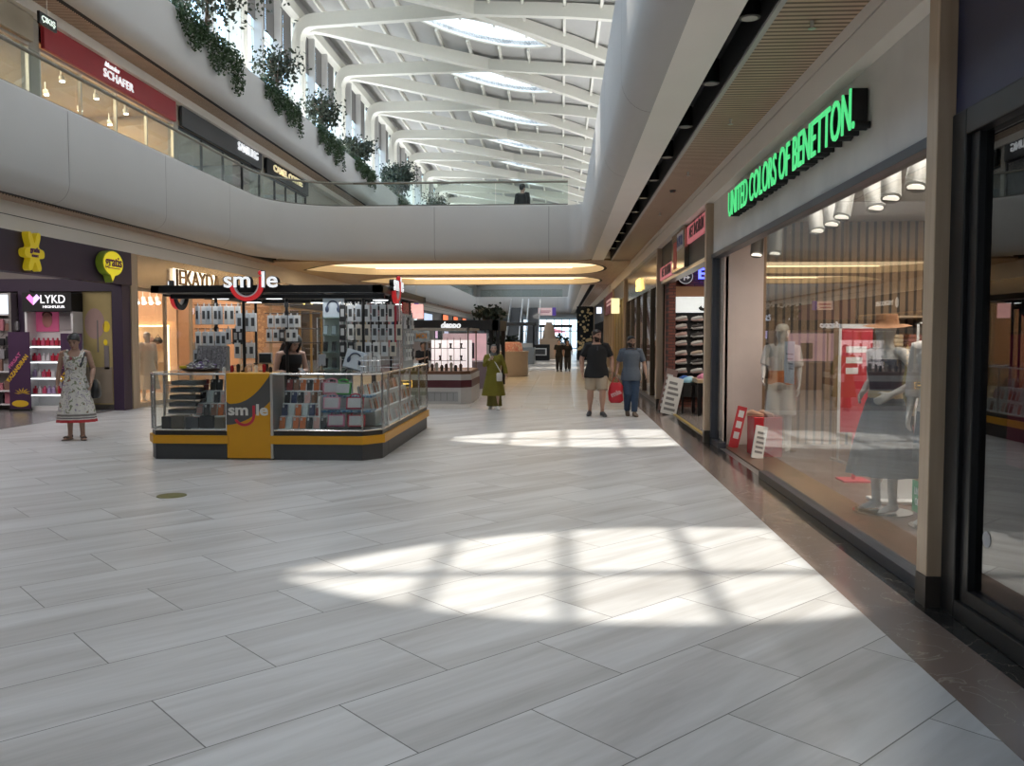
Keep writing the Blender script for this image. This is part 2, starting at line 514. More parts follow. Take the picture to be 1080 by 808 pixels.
def arc(cx, cy, r, a0, a1, n=10):
    return [(cx + r * math.cos(math.radians(a0 + (a1 - a0) * i / n)), cy + r * math.sin(math.radians(a0 + (a1 - a0) * i / n)), math.cos(math.radians(a0 + (a1 - a0) * i / n)), math.sin(math.radians(a0 + (a1 - a0) * i / n))) for i in range(n + 1)]


def lens(cx, cy, a, b, n=24):
    """pointed-oval outline, long axis x"""
    R = (a * a + b * b) / (2 * b); t = math.asin(a / R); out = []
    for i in range(n): u = -t + 2 * t * i / n; out.append((cx + R * math.sin(u), cy + R * math.cos(u) - (R - b)))
    for i in range(n): u = t - 2 * t * i / n; out.append((cx + R * math.sin(u), cy - R * math.cos(u) + (R - b)))
    # soften the two tips
    return out


def smooth_mod(o, lv=1):
    md = o.modifiers.new('subdivision', 'SUBSURF'); md.levels = lv; md.render_levels = lv
    return o


def remesh(o, size, it=4):
    r = o.modifiers.new('remesh', 'REMESH'); r.mode = 'VOXEL'; r.voxel_size = size; r.use_smooth_shade = True
    s = o.modifiers.new('smooth', 'SMOOTH'); s.iterations = it; s.factor = .5
    return o


def ordinal(i):
    return ['first', 'second', 'third', 'fourth', 'fifth', 'sixth', 'seventh', 'eighth', 'ninth', 'tenth', 'eleventh', 'twelfth', 'thirteenth',
            'fourteenth', 'fifteenth', 'sixteenth', 'seventeenth', 'eighteenth', 'nineteenth', 'twentieth', 'twenty-first', 'twenty-second', 'twenty-third', 'twenty-fourth', 'twenty-fifth', 'twenty-sixth'][i]


# ------------------------------------------------------------------ the hall: floors
XL, XR = -9.70, 2.31          # left and right shop lines
OL, OR = -8.91, 0.64          # edges of the opening in the upper floor
Y0, Y1 = -13.0, 122.0
BR0, BR1 = 27.5, 41.0         # bridge
struct('floor', MB().box(-17.0, 1.80, Y0, 19.75, -0.2, 0), floor_stone)
struct('floor.001', MB().box(-17.0, 1.80, 19.75, Y1, -0.2, 0), floor_cove_tint)
struct('trim_1', MB().box(1.80, 2.17, Y0, Y1, -0.2, 0.0), brown_marble)
struct('trim_2', MB().box(2.17, 2.34, Y0, Y1, -0.2, 0.0), black_marble)
struct('floor.002', MB().box(2.34, 9.6, Y0, Y1, -0.2, 0.0), mat('shop_floor_grey', (.16, .15, .14), .35))

# outer shell that keeps daylight where the openings are
shell = mat('shell_plaster', (.42, .41, .39), .8)
struct('wall_back', MB().box(-17.2, 9.8, Y0 - .3, Y0, -.2, 20), shell)
struct('wall_right', MB().box(9.6, 9.8, Y0, Y1, -.2, 4.4).box(5.2, 5.4, Y0, Y1, 4.4, 15.5), shell)
struct('wall_left', MB().box(-17.2, -17.0, Y0, Y1, -.2, 9.6), shell)
struct('ceiling_shops', MB().box(2.40, 9.7, Y0, Y1, 4.36, 4.60).box(.9, 2.40, Y0, Y1, 4.42, 4.60), white_paint)
struct('floor_gallery', MB().box(-17.1, -8.98, Y0, Y1, 4.36, 4.60).box(-17.1, -10.62, Y0, Y1, 9.30, 9.60), white_paint)
struct('floor_bridge', MB().box(-9.2, .95, BR0 + .2, BR1 - .2, 4.45, 4.75), white_paint)
struct('floor_bridge.001', MB().box(-9.2, .95, 91.2, Y1, 4.45, 4.75), white_paint)

# ------------------------------------------------------------------ parapet bands round the two openings
PT = 5.74                     # top of the parapet
prof = [(.40, 4.6), (.40, PT), (.36, PT + .02), (.04, PT + .02), (0, PT - .03), (0, 4.42)]
for i in range(1, 9):
    t = PI / 2 * i / 8; prof.append((.34 - .34 * math.cos(t), 4.42 - .36 * math.sin(t)))
prof_l = prof + [(.36, 4.06)]
R1, R2 = 2.3, .45
loop1 = [(OR, Y0, 1, 0), (OR, BR0 - R2, 1, 0)] + arc(OR - R2, BR0 - R2, R2, 0, 90, 6)[1:] + arc(OL + R1, BR0 - R1, R1, 90, 180, 14) + [(OL, Y0, -1, 0)]
def panel_cuts(path, step):
    """cut a path into runs of about one step length, for the panel joints"""
    out = [path[0]]
    for a, b in zip(path, path[1:]):
        L = math.hypot(b[0] - a[0], b[1] - a[1]); n = max(1, int(round(L / step)))
        for i in range(1, n + 1):
            t = i / n; out.append(tuple(a[k] + (b[k] - a[k]) * t for k in range(4)))
    return out
struct('trim_3', sweep(MB(), loop1, prof_l, smooth=True), white_paint)
loop2 = ([(OR, BR1 + R2, 1, 0), (OR, 91 - R2, 1, 0)] + arc(OR - R2, 91 - R2, R2, 0, 90, 6)[1:] + arc(OL + R2, 91 - R2, R2, 90, 180, 6) +
         [(OL, BR1 + R2, -1, 0)] + arc(OL + R2, BR1 + R2, R2, 180, 270, 6)[1:] + arc(OR - R2, BR1 + R2, R2, 270, 360, 6)[:-1])
struct('trim_4', sweep(MB(), loop2, prof_l, closed=True, smooth=True), white_paint)

# dark joints between the parapet panels
def joint(mb, x, y, nx, ny, w=.012):
    tx, ty = -ny, nx
    pts = [(-.006, z) if False else (d - .004, z) for d, z in prof[4:]]
    vs = []
    for d, z in pts:
        for s_ in (-1, 1): vs.append((x + nx * d + tx * s_ * w / 2, y + ny * d + ty * s_ * w / 2, z))
    mb.add(vs, [(2 * i, 2 * i + 1, 2 * i + 3, 2 * i + 2) for i in range(len(pts) - 1)], 0)
jm = mat('joint_dark', (.16, .15, .14), .8, var=0)
mbj = MB()
for y in [.6, 4.4, 8.1, 11.8, 15.5, 19.4, 23.2]: joint(mbj, OL, y, -1, 0)
for x in (-7.6, -4.0, -.4): joint(mbj, x, BR0, 0, 1)
for y in (2.0, 5.9, 9.6, 13.4, 17.4, 21.4, 25.4): joint(mbj, OR, y, 1, 0)
for x in (-6.0, -2.5, -.4): joint(mbj, x, 91, 0, 1)
struct('trim_5', mbj, jm)

# ------------------------------------------------------------------ ground-floor ceilings beside the openings
def side_ceiling(y0, y1, k):
    # right: white soffit, black light slot, white lip, slatted oak, cornice
    struct('ceiling_right' + k, MB().box(OR + .315, 1.33, y0, y1, 4.0585, 4.30), soffit_paint)
    struct('trim_6' + k, MB().box(1.33, 1.55, y0, y1, 4.36, 4.40).box(1.325, 1.335, y0, y1, 4.065, 4.38).box(1.545, 1.555, y0, y1, 4.065, 4.38), black_matt)
    struct('trim_7' + k, MB().box(1.555, 1.60, y0, y1, 4.04, 4.34), white_paint)
    struct('ceiling_slats' + k, MB().box(1.60, 2.20, y0, y1, 4.05, 4.12), slat_wood)
    struct('trim_8' + k, MB().box(2.20, 2.46, y0, y1, 3.95, 4.42).box(2.215, 2.46, y0, y1, 3.935, 3.95, 1).box(2.20, 2.46, y0, y1, 3.70, 3.935), [cornice_paint, black_matt])
    # left: black slot right behind the parapet, slatted oak, cornice
    struct('trim_9' + k, MB().box(-9.32, -9.20, y0, y1, 4.30, 4.36).box(OL - .44, OL - .36, y0, y1, 4.05, 4.36, 1).box(-9.35, -9.345, y0, y1, 4.05, 4.36, 0), [black_matt, black_matt])
    struct('ceiling_left' + k, MB().box(-9.72, -9.35, y0, y1, 4.03, 4.12), slat_wood)
    struct('trim_10' + k, MB().box(-9.95, -9.70, y0, y1, 3.80, 4.36).box(-9.95, -9.715, y0, y1, 3.785, 3.80, 1).box(-9.95, -9.70, y0, y1, 3.53, 3.785), [cornice_paint, black_matt])
side_ceiling(Y0, BR0 + .6, '')
side_ceiling(BR1 - .6, 91.0, '.001')

# round black downlights sitting in the right-hand slot
can = thing('downlight', 'round black downlight in the ceiling slot', 'ceiling light', (1.44, 5.2, 4.10))
b = MB()
b.cyl((0, 0, 0), (0, 0, .22), .085, .085, 20)
b.obj('housing', black_metal, can)
MB().cyl((0, 0, -.006), (0, 0, .0), .062, .062, 20).obj('lens', mat('unlit_lamp_glass', (.35, .34, .32), .2), can)
for i in range(1, 12):
    dup(can, (1.44, 5.2 + 1.75 * i, 4.10), label='%s round black downlight along the right ceiling slot, counted from the camera' % ordinal(i))
can['label'] = 'nearest round black downlight in the right ceiling slot'
# little sprinklers and detectors under the oak strip
spk = thing('sprinkler', 'nearest sprinkler head under the slatted oak ceiling strip', 'sprinkler', (1.90, 6.9, 4.05))
MB().cyl((0, 0, -.05), (0, 0, 0), .012, .018, 8).cyl((0, 0, -.06), (0, 0, -.055), .03, .03, 10).obj('deflector', steel, spk)
for i, (x, y) in enumerate([(1.86, 9.9), (1.84, 13.0), (1.9, 17.2)]):
    dup(spk, (x, y, 4.05), label='%s sprinkler head under the slatted oak ceiling strip, counted away from the camera' % ordinal(i + 1))
det = thing('smoke_detector', 'small round detector with red lamp under the oak ceiling strip', 'detector', (1.82, 14.6, 4.05))
MB().cyl((0, 0, -.035), (0, 0, 0), .04, .055, 14).obj('body', dark_grey, det)
MB().ball((.02, -.03, -.03), .008).obj('lamp', mat('red_lamp', (.6, .02, .02), .4), det)

# ------------------------------------------------------------------ bridge: ceiling with two glowing coves
def cove_outline(x0, x1, y0, y1, g=0.0, n=8):
    """long cove with a pointed left end and a rounded right end"""
    ym = (y0 + y1) / 2; h = (y1 - y0) / 2; out = []
    pts = [(x0 + g, ym)]
    for i in range(1, n + 1):
        t = i / n; pts.append((x0 + g + 2.4 * t, ym + (h - g) * math.sin(t * PI / 2)))
    for i in range(n + 1):
        t = PI / 2 * (1 - i / n); pts.append((x1 - g - 1.2 + 1.2 * math.cos(t), ym + (h - g) * math.sin(t)))
    low = [(x, 2 * ym - y) for x, y in pts[1:-1]][::-1]
    return pts + low
C1 = (-9.35, 1.60, 28.6, 33.9)
C2 = (-8.9, 1.75, 35.3, 40.3)
holes = [cove_outline(*C1), cove_outline(*C2)]
plate('ceiling_bridge', [(-9.75, BR0 + .3), (2.3, BR0 + .3), (2.3, BR1 - .3), (-9.75, BR1 - .3)], holes, 4.05, 4.11, ceil_wood)
cove_paint = mat('cove_paint', (.62, .54, .42), .7, var=.03)
cove_lit = mat('cove_light_fabric', (.9, .72, .45), .6, emit=1.1, ecol=(1.0, .78, .48), var=.03)
cove_strip = mat('cove_light_strip', (1, .85, .6), .5, emit=3.2, ecol=(1.0, .80, .50), var=0)
for q, C in enumerate((C1, C2)):
    out = cove_outline(*C); inn = cove_outline(*C, g=.32)
    rim = MB(); n = len(out)
    rim.add([(x, y, 4.045) for x, y in out] + [(x, y, 4.045) for x, y in cove_outline(*C, g=.1)], [(i, (i + 1) % n, n + (i + 1) % n, n + i) for i in range(n)])
    th = thing('ceiling_cove', ['nearer long warm-lit ceiling cove under the bridge', 'farther long warm-lit ceiling cove under the bridge'][q], 'ceiling light', (0, 0, 0), group='coves under the bridge')
    rim.obj('rim', black_matt, th)
    w = MB(); mid = cove_outline(*C, g=.1)
    w.add([(x, y, 4.05) for x, y in mid] + [(x, y, 4.30) for x, y in mid], [(i, (i + 1) % n, n + (i + 1) % n, n + i) for i in range(n)])
    w.obj('side', cove_paint, th)
    p = MB(); p.add([(x, y, 4.30) for x, y in mid], [list(range(n))]); p.obj('light_panel', cove_lit, th)
    s_ = MB(); s_.box(C[0] + 2.2, C[1] - 1.2, C[3] - .42, C[3] - .30, 4.27, 4.295); s_.obj('light_strip', cove_strip, th)
plate('ceiling_end', [(-9.75, 91.4), (2.3, 91.4), (2.3, Y1), (-9.75, Y1)], [], 4.05, 4.11, soffit_paint)
struct('trim_11', MB().box(2.24, 2.46, BR0 + .3, BR1 - .3, 3.70, 4.42).box(2.24, 2.46, 91, Y1, 3.7, 4.42).box(-9.95, -9.7, BR0 + .6, BR1 - .6, 3.53, 4.36).box(-9.95, -9.7, 91, Y1, 3.53, 4.36), cornice_paint)

# ------------------------------------------------------------------ glass balustrades on the parapets
def balustrade(label, runs, z0=PT + .02, h=.80):
    th = thing('glass_balustrade', label, 'balustrade', (0, 0, z0))
    for run in runs:
        g = MB(); sweep(g, run, [(.16, 0), (.16, h), (.178, h), (.178, 0)]); g.obj('glass_panel', rail_glass, th)
    full = [p for r in runs for p in r]
    hr = MB(); hr.tube([(x + nx * .17, y + ny * .17, h - .06) for x, y, nx, ny in full], .034, 8); hr.obj('handrail', mat('handrail_olive', (.22, .205, .17), .45, .3), th)
    sh = MB(); sweep(sh, full, [(.13, -.02), (.13, .05), (.21, .05), (.21, -.02)]); sh.obj('base_shoe', mat('shoe_grey', (.17, .16, .14), .5), th)
    return th
left_runs = [[(OL, y, -1, 0), (OL, y + 2.58, -1, 0)] for y in [-12.5 + 2.6 * i for i in range(14)]]
left_runs = [r for r in left_runs if r[1][1] < BR0 - R1]
corner = arc(OL + R1, BR0 - R1, R1, 180, 90, 12)
br_runs = [[(OL + R1 + 2.27 * i, BR0, 0, 1), (OL + R1 + 2.27 * i + 2.25, BR0, 0, 1)] for i in range(3)]
br_runs[-1] = [br_runs[-1][0], (OR - R2, BR0, 0, 1)]
balustrade('glass balustrade with steel handrail along the left upper gallery and bridge front', left_runs + [corner] + br_runs)
right_runs = [[(OR, y, 1, 0), (OR, y + 2.58, 1, 0)] for y in [-12.5 + 2.6 * i for i in range(15)]]
balustrade('glass balustrade on the right parapet above the clothes shop', right_runs[:-1] + [[(OR, right_runs[-1][0][1], 1, 0), (OR, BR0 - R2, 1, 0)]])
far_runs = [[(OL + R2 + 2.15 * i, 91, 0, 1), (OL + R2 + 2.15 * i + 2.12, 91, 0, 1)] for i in range(4)]
balustrade('far glass balustrade at the end of the second opening', far_runs)
balustrade('glass balustrade along the left side of the second opening', [[(OL, 42 + 4 * i, -1, 0), (OL, 45.96 + 4 * i, -1, 0)] for i in range(12)])

# ------------------------------------------------------------------ roof: deck with pointed-oval skylights, lattice of ribs
LY0, LSP, LX = 11.17, 8.03, -3.92
def roof_z(x): return 16.6 - .23 * (x - LX)
ks = list(range(-2, 14))
lens_k = [k for k in ks if k != 2]
LA, LB = 3.22, 1.46
SH = 1.15
deck = plate('ceiling_roof', [(-13.5, Y0), (5.4, Y0), (5.4, Y1), (-13.5, Y1)], [lens(LX, LY0 + LSP * k, LA, LB) for k in lens_k], 0, .22, roof_paint, shear=roof_z)
shaft_paint = mat('skylight_shaft_white', (.92, .91, .87), .6, var=.02)
for j, k in enumerate(lens_k):
    yc = LY0 + LSP * k
    o_in = lens(LX, yc, LA, LB); n = len(o_in); o_out = lens(LX, yc, LA + .16, LB + .12)
    m_ = MB()
    m_.add([(x, y, roof_z(x) - .06) for x, y in o_in] + [(x, y, roof_z(x) + SH) for x, y in o_in], [(i, (i + 1) % n, n + (i + 1) % n, n + i) for i in range(n)], 0)
    # outer face of the curb, so that nothing leaks round it
    m_.add([(x, y, roof_z(x) - .06) for x, y in o_out] + [(x, y, roof_z(x) + SH) for x, y in o_out], [(i, (i + 1) % n, n + (i + 1) % n, n + i) for i in range(n)], 1)
    m_.add([(x, y, roof_z(x) - .06) for x, y in o_in] + [(x, y, roof_z(x) - .06) for x, y in o_out], [(i, (i + 1) % n, n + (i + 1) % n, n + i) for i in range(n)], 1)
    # glazing bars: one along, three across
    zt = SH - .09
    bar = [(LX - LA + .05, LX + LA - .05)]
    def rbox(x0, x1, y0, y1):
        m_.add([(x, y, roof_z(x) + z) for z in (zt, zt + .09) for x, y in ((x0, y0), (x1, y0), (x1, y1), (x0, y1))], [(0, 1, 2, 3), (7, 6, 5, 4), (0, 4, 5, 1), (1, 5, 6, 2), (2, 6, 7, 3), (3, 7, 4, 0)], 1)
    rbox(LX - LA, LX + LA, yc - .05, yc + .05)
    Rr = (LA * LA + LB * LB) / (2 * LB)
    for dx in (-2.0, -1.03, -.03, .92, 1.95):
        hy = math.sqrt(Rr * Rr - dx * dx) - (Rr - LB)
        rbox(LX + dx - .055, LX + dx + .055, yc - hy, yc + hy)
    m_.tube([(x, y, roof_z(x) - .05) for x, y in lens(LX, yc, LA + .08, LB + .06)] + [(LX - LA - .08, yc, roof_z(LX - LA - .08) - .05)], .085, 8, 1)
    struct('window_%d' % (j + 1), m_, [shaft_paint, rib_paint])

# lattice ribs: from every column on the left two ribs fan out to the ridge nodes, and on to the right
def rect_sweep(mb, pts, w, h, m=0):
    """box beam through points; w across (horizontal), h along the local up of the path"""
    n = len(pts); vs = []
    pts = [Vector(p) for p in pts]
    base = (pts[-1] - pts[0]); side = Vector((-base.y, base.x, 0)).normalized()
    for i, p in enumerate(pts):
        d = (pts[min(i + 1, n - 1)] - pts[max(i - 1, 0)]).normalized()
        up = side.cross(d).normalized()
        if up.z < -1e-6 or (abs(up.z) < 1e-6 and up.x > 0): up = -up
        for a, c in ((-1, -1), (1, -1), (1, 1), (-1, 1)): vs.append(p + side * a * w / 2 + up * c * h / 2)
    fs = [(0, 1, 2, 3), tuple(range(4 * n - 4, 4 * n))[::-1]] + [(4 * i + k, 4 * i + (k + 1) % 4, 4 * i + 4 + (k + 1) % 4, 4 * i + 4 + k) for i in range(n - 1) for k in range(4)]
    mb.add(vs, fs, m)
CXL, CXR = -13.05, 5.0
def knee(p0, p1, r, n=8):
    """column going up at p0 (x, y, z of the corner) and turning towards p1"""
    c = Vector(p0); d = (Vector(p1) - c).normalized(); up = Vector((0, 0, -1))
    ang = math.acos(max(-1, min(1, d.dot(up)))); t = r / math.tan(ang / 2)
    a = c + up * t; b_ = c + d * t
    out = []
    for i in range(n + 1):
        s_ = i / n; q = (1 - s_) ** 2 * a + 2 * s_ * (1 - s_) * c + s_ ** 2 * b_; out.append(q)
    return out
ti = 20
for k in ks:
    yk = LY0 + LSP * k
    m_ = MB(); zc = 17.15
    for s_ in (-1, 1):
        node = Vector((LX, yk + s_ * LSP / 2, roof_z(LX) - .46))
        kn = knee((CXL, yk, zc), node, 1.05)
        path = [Vector((CXL, yk, 9.6))] + kn + [kn[-1] + (node - kn[-1]) * t for t in (.5, 1)]
        rect_sweep(m_, path, .40, .62)
        end = Vector((CXR, yk, roof_z(CXR) - .46))
        rect_sweep(m_, [node, (node + end) / 2 + Vector((0, 0, .1)), end], .36, .56)
    m_.box(CXL - .32, CXL + .30, yk - .26, yk + .26, 9.6, 16.2, 0, .05)
    struct('trim_%d' % ti, m_, rib_paint); ti += 1
# purlins between ribs and deck
for x in (-12.3, -10.8, -9.3, -7.8, 0.1, 1.6, 3.1, 4.5):
    m_ = MB().box(x - .06, x + .06, Y0, Y1, roof_z(x) - .26, roof_z(x) + .02)
    struct('trim_%d' % ti, m_, rib_paint); ti += 1
for x in (-6.3, -4.8, -3.2, -1.7):
    m_ = MB(); hy = math.sqrt(Rr * Rr - (x - LX) ** 2) - (Rr - LB) + .12
    ys = [Y0] + [v for k in lens_k for v in (LY0 + LSP * k - hy, LY0 + LSP * k + hy)] + [Y1]
    for a, c in zip(ys[::2], ys[1::2]): m_.box(x - .06, x + .06, a, c, roof_z(x) - .26, roof_z(x) + .02)
    struct('trim_%d' % ti, m_, rib_paint); ti += 1
struct('trim_%d' % ti, MB().box(-13.4, -12.85, Y0, Y1, 17.25, 17.75), rib_paint); ti += 1
struct('wall_right_upper', MB().box(4.9, 5.25, Y0, Y1, 4.6, 14.6), white_paint)
struct('wall_end', MB().box(-17, 9.8, Y1 + .02, Y1 + .3, 4.1, 20).box(-17, -9.6, Y1, Y1 + .3, -.2, 4.2).box(2.2, 9.8, Y1, Y1 + .3, -.2, 4.2), shell)

# clerestory windows between the columns, dark blinds half down
blind = mat('roller_blind_grey', (.17, .165, .16), .9)
struct('wall_left_upper', MB().box(-13.6, -13.4, Y0, Y1, 9.3, 10.3).box(-13.6, -13.4, Y0, Y1, 17.3, 19.5), white_paint)
for k in range(-2, 13):
    y0, y1 = LY0 + LSP * k + .26, LY0 + LSP * (k + 1) - .26
    m_ = MB(); nb = 6
    for i in range(nb + 1):
        y = y0 + (y1 - y0) * i / nb; m_.box(-13.5, -13.36, y - .045, y + .045, 10.3, 17.3, 0)
    for z in (10.3, 11.9, 13.4, 15.0, 16.6): m_.box(-13.48, -13.38, y0, y1, z - .035, z + .035, 0)
    m_.box(-13.45, -13.44, y0, y1, 10.3, 17.3, 1)
    for i in range(nb):
        ya, yb = y0 + (y1 - y0) * i / nb + .06, y0 + (y1 - y0) * (i + 1) / nb - .06
        m_.box(-13.32, -13.29, ya, yb, 15.35 - (.5 if i == 5 else 0), 17.3, 2)
    for i in (2, 4):
        y = y0 + (y1 - y0) * i / nb; m_.box(-13.36, -13.0, y - .10, y + .10, 9.6, 17.3, 3)
    struct('window_%d' % (k + 40), m_, [rib_paint, window_glass, blind, white_paint])

# ------------------------------------------------------------------ second upper parapet on the left with its soffit
m_ = MB(); pp = [(.9, 9.3), (.9, 10.62), (.84, 10.66), (.06, 10.66), (0, 10.6), (0, 9.36)]
for i in range(1, 7):
    t = PI / 2 * i / 6; pp.append((.34 - .34 * math.cos(t), 9.36 - .36 * math.sin(t)))
pp.append((.42, 9.0))
sweep(m_, [(-10.5, Y0, -1, 0), (-10.5, Y1, -1, 0)], pp, smooth=True)
struct('trim_60', m_, white_paint)
struct('trim_61', MB().box(-11.05, -10.92, Y0, Y1, 9.0, 9.3), black_matt)
struct('ceiling_gallery', MB().box(-11.58, -11.05, Y0, Y1, 8.98, 9.05), slat_wood)
struct('trim_62', MB().box(-11.9, -11.55, Y0, Y1, 8.80, 9.3).box(-11.9, -11.57, Y0, Y1, 8.79, 8.80, 1).box(-11.9, -11.52, Y0, Y1, 8.72, 8.79), [cornice_paint, black_matt])

# ------------------------------------------------------------------ upper gallery shops (left)
UX = -11.70
red_sign = mat('red_sign_board', (.36, .022, .035), .45)
peach_wall = mat('warm_shop_wall', (.62, .45, .30), .7)
struct('wall_gallery', MB().box(-11.95, -11.9, Y0, 13.2, 4.6, 9.0).box(-11.95, -11.75, 19.0, 19.36, 4.6, 8.75).box(-11.95, -11.75, 26.22, 26.5, 4.6, 8.75).box(-11.95, -11.75, 33.9, 34.2, 4.6, 8.75)
       .box(-11.95, -11.75, 40, 41, 4.6, 8.75).box(-11.95, -11.85, 41, Y1, 4.6, 8.75), mat('gallery_wall', (.36, .33, .28), .7))
struct('wall_gallery_shop', MB().box(-16.9, -16.8, 12, 41, 4.6, 9.0).box(-16.9, -11.8, 12.0, 12.1, 4.6, 9.0).box(-16.9, -11.9, 19.1, 19.25, 4.6, 9.0).box(-16.9, -11.9, 26.3, 26.42, 4.6, 9.0), peach_wall)
struct('wall_gallery_shop.001', MB().box(-16.9, -11.9, 33.9, 34.0, 4.6, 9.0).box(-16.75, -16.7, 26.5, 41, 4.6, 9.0), dark_grey)
struct('ceiling_gallery_shop', MB().box(-16.9, -11.95, 12, 41, 8.35, 8.4), peach_wall)
t = thing('shop_sign_board', 'red shop sign board with white lettering on the upper gallery', 'sign', (UX, 19.4, 8.14))
MB().box(-.03, .06, 0, 6.75, 0, .60, 0, .01).obj('board', red_sign, t)
text('SCHAFER', 'lettering', .30, letter_white, (.07, 3.30, .22), FACE_RIGHT, t, .03, .002, width=1.55, label='white capital letters')
text('Mundus', 'small_lettering', .17, letter_white, (.07, 2.95, .46), FACE_RIGHT, t, .02, .004, shear=.35, width=.75)
t = thing('shop_sign_board', 'charcoal shop sign board with glowing white letters on the upper gallery', 'sign', (UX, 26.55, 8.12))
MB().box(-.03, .06, 0, 7.2, 0, .64, 0, .01).obj('board', dark_grey, t)
text('SAMSUNG', 'lettering', .42, letter_white, (.08, 5.65, .38), FACE_RIGHT, t, .05, .002, width=2.05)
t = thing('shop_sign_board', 'dark shop sign board with pale gold letters at the gallery corner', 'sign', (UX, 34.3, 8.10))
MB().box(-.03, .06, 0, 5.7, 0, .66, 0, .01).obj('board', black_matt, t)
text('CAMEL COFFEE', 'lettering', .36, mat('pale_gold_letter', (.9, .75, .45), .4, emit=.5), (.08, 2.7, .36), FACE_RIGHT, t, .04, .01, width=3.9)
t = thing('shop_sign_board', 'pale cream lintel board beside the exit sign on the upper gallery', 'sign', (UX, 12.2, 8.14))
MB().box(-.03, .06, 0, 6.8, 0, .56, 0, .01).obj('board', mat('cream_board', (.42, .36, .27), .6), t)
t = thing('exit_sign', 'small black exit sign hanging under the gallery soffit', 'sign', (-11.0, 18.45, 8.24))
MB().box(-.03, .03, -.32, .32, 0, .26, 0, .01).obj('case', black_metal, t)
text('ÇIKIŞ', 'lettering', .16, mat('exit_letter', (.75, .85, .75), .5, emit=.7), (.035, 0, .13), FACE_RIGHT, t, .006, .004, width=.5)
MB().cyl((0, 0, .26), (0, 0, .75), .008).obj('hanger', steel, t)
# shop fronts behind the balustrade
def front(n, y0, y1, z0, z1, x, nb, fm, gm, th=.05):
    m_ = MB()
    for i in range(nb + 1):
        y = y0 + (y1 - y0) * i / nb; m_.box(x - .04, x + .04, y - th / 2, y + th / 2, z0, z1, 0)
    m_.box(x - .045, x + .045, y0, y1, z1 - .07, z1, 0); m_.box(x - .045, x + .045, y0, y1, z0, z0 + .10, 0)
    m_.box(x - .006, x + .006, y0, y1, z0, z1, 1)
    struct('window_%d' % n, m_, [fm, gm])
front(60, 19.4, 26.2, 4.6, 8.14, -11.8, 4, steel, clear_glass)
front(61, 26.5, 33.8, 4.6, 8.12, -11.8, 4, black_metal, clear_glass)
front(62, 34.2, 40.0, 4.6, 8.1, -11.8, 4, black_metal, clear_glass)
front(63, 12.2, 19.0, 4.6, 8.14, -11.8, 4, steel, clear_glass)
area('gallery_shop_lamp', (-14.2, 22.8, 8.3), (0, 0, 0), 3.5, 6, 330, (1, .74, .46))
area('gallery_shop_lamp', (-14.2, 16.0, 8.3), (0, 0, 0), 3.5, 5, 150, (1, .85, .65))
area('gallery_shop_lamp', (-14.2, 31.0, 8.3), (0, 0, 0), 3.5, 6, 26, (.85, .92, 1))
# track spots seen through the red shop's glass
sp = thing('track_spot', 'nearest bright track spot in the shop under the red sign upstairs', 'ceiling light', (-12.5, 19.9, 8.0), group=None)
MB().cyl((0, 0, .15), (.03, 0, .02), .06, .07, 12).cyl((0, 0, .15), (0, 0, .35), .015).obj('housing', white_plastic, sp)
MB().cyl((.03, 0, .005), (.03, 0, .02), .062, .062, 12).obj('lamp', mat('spot_lamp', (1, 1, 1), .5, emit=14, ecol=(1, .93, .8), var=0), sp)
for i in range(1, 8):
    dup(sp, (-12.5 - .9 * (i % 2), 19.9 + .8 * i, 8.0 - .1 * (i % 2)), label='%s nearest bright track spot in the shop under the red sign upstairs' % ordinal(i))
t = thing('display_shelf', 'dark shelf unit inside the red sign shop on the gallery', 'shelf', (-16.4, 22.5, 4.6))
m_ = MB()
for z in (.5, 1.3, 2.1, 2.9): m_.box(-.3, .3, -1.6, 1.6, z, z + .05)
for y in (-1.6, 0, 1.6): m_.box(-.3, .3, y - .03, y + .03, 0, 3.2)
m_.obj('frame', dark_grey, t)
pm = patches('kitchenware_mix', [(.5, .5, .5), (.1, .1, .1), (.6, .5, .4), (.3, .3, .32)], 6)
for i in range(4):
    o = MB().cyl((0, 0, 0), (0, 0, .22), .14, .17, 14).ball((0, 0, .24), .15, .15, .05).obj('cooking_pot', steel, None, (-15.0, 23.2 + .75 * i, 7.02))
    tag(o, 'steel cooking pot upstairs under the red sign, %s from the near end' % ordinal(i), 'pot', 'pots in the upper window')
t = thing('window_shelf', 'pale window shelf under the cooking pots in the upper shop', 'shelf', (-15.0, 24.4, 4.6))
MB().box(-.35, .35, -1.7, 1.7, 2.34, 2.42, 0, .01).box(-.3, .3, -1.6, -1.5, 0, 2.34).box(-.3, .3, 1.5, 1.6, 0, 2.34).obj('board', white_plastic, t)
# screens in the dark shop above
for i, (y, z, w) in enumerate([(27.6, 7.5, .9), (29.2, 7.35, 1.1), (30.9, 7.4, .8)]):
    t = thing('shop_screen', 'bluish %s screen behind the charcoal shop front upstairs' % ['nearest', 'middle', 'farthest'][i], 'screen', (-13.2, y, z))
    MB().box(-.04, .04, -w / 2, w / 2, -.35, .35, 0, .02).obj('case', black_metal, t)
    MB().box(.041, .044, -w / 2 + .03, w / 2 - .03, -.32, .32).obj('display', mat('blue_display', (.2, .4, .6), .3, emit=.5, ecol=(.35, .6, .85), var=.5, scale=3), t)
    MB().cyl((0, 0, -2.9), (0, 0, -.35), .03).obj('stand', steel, t)

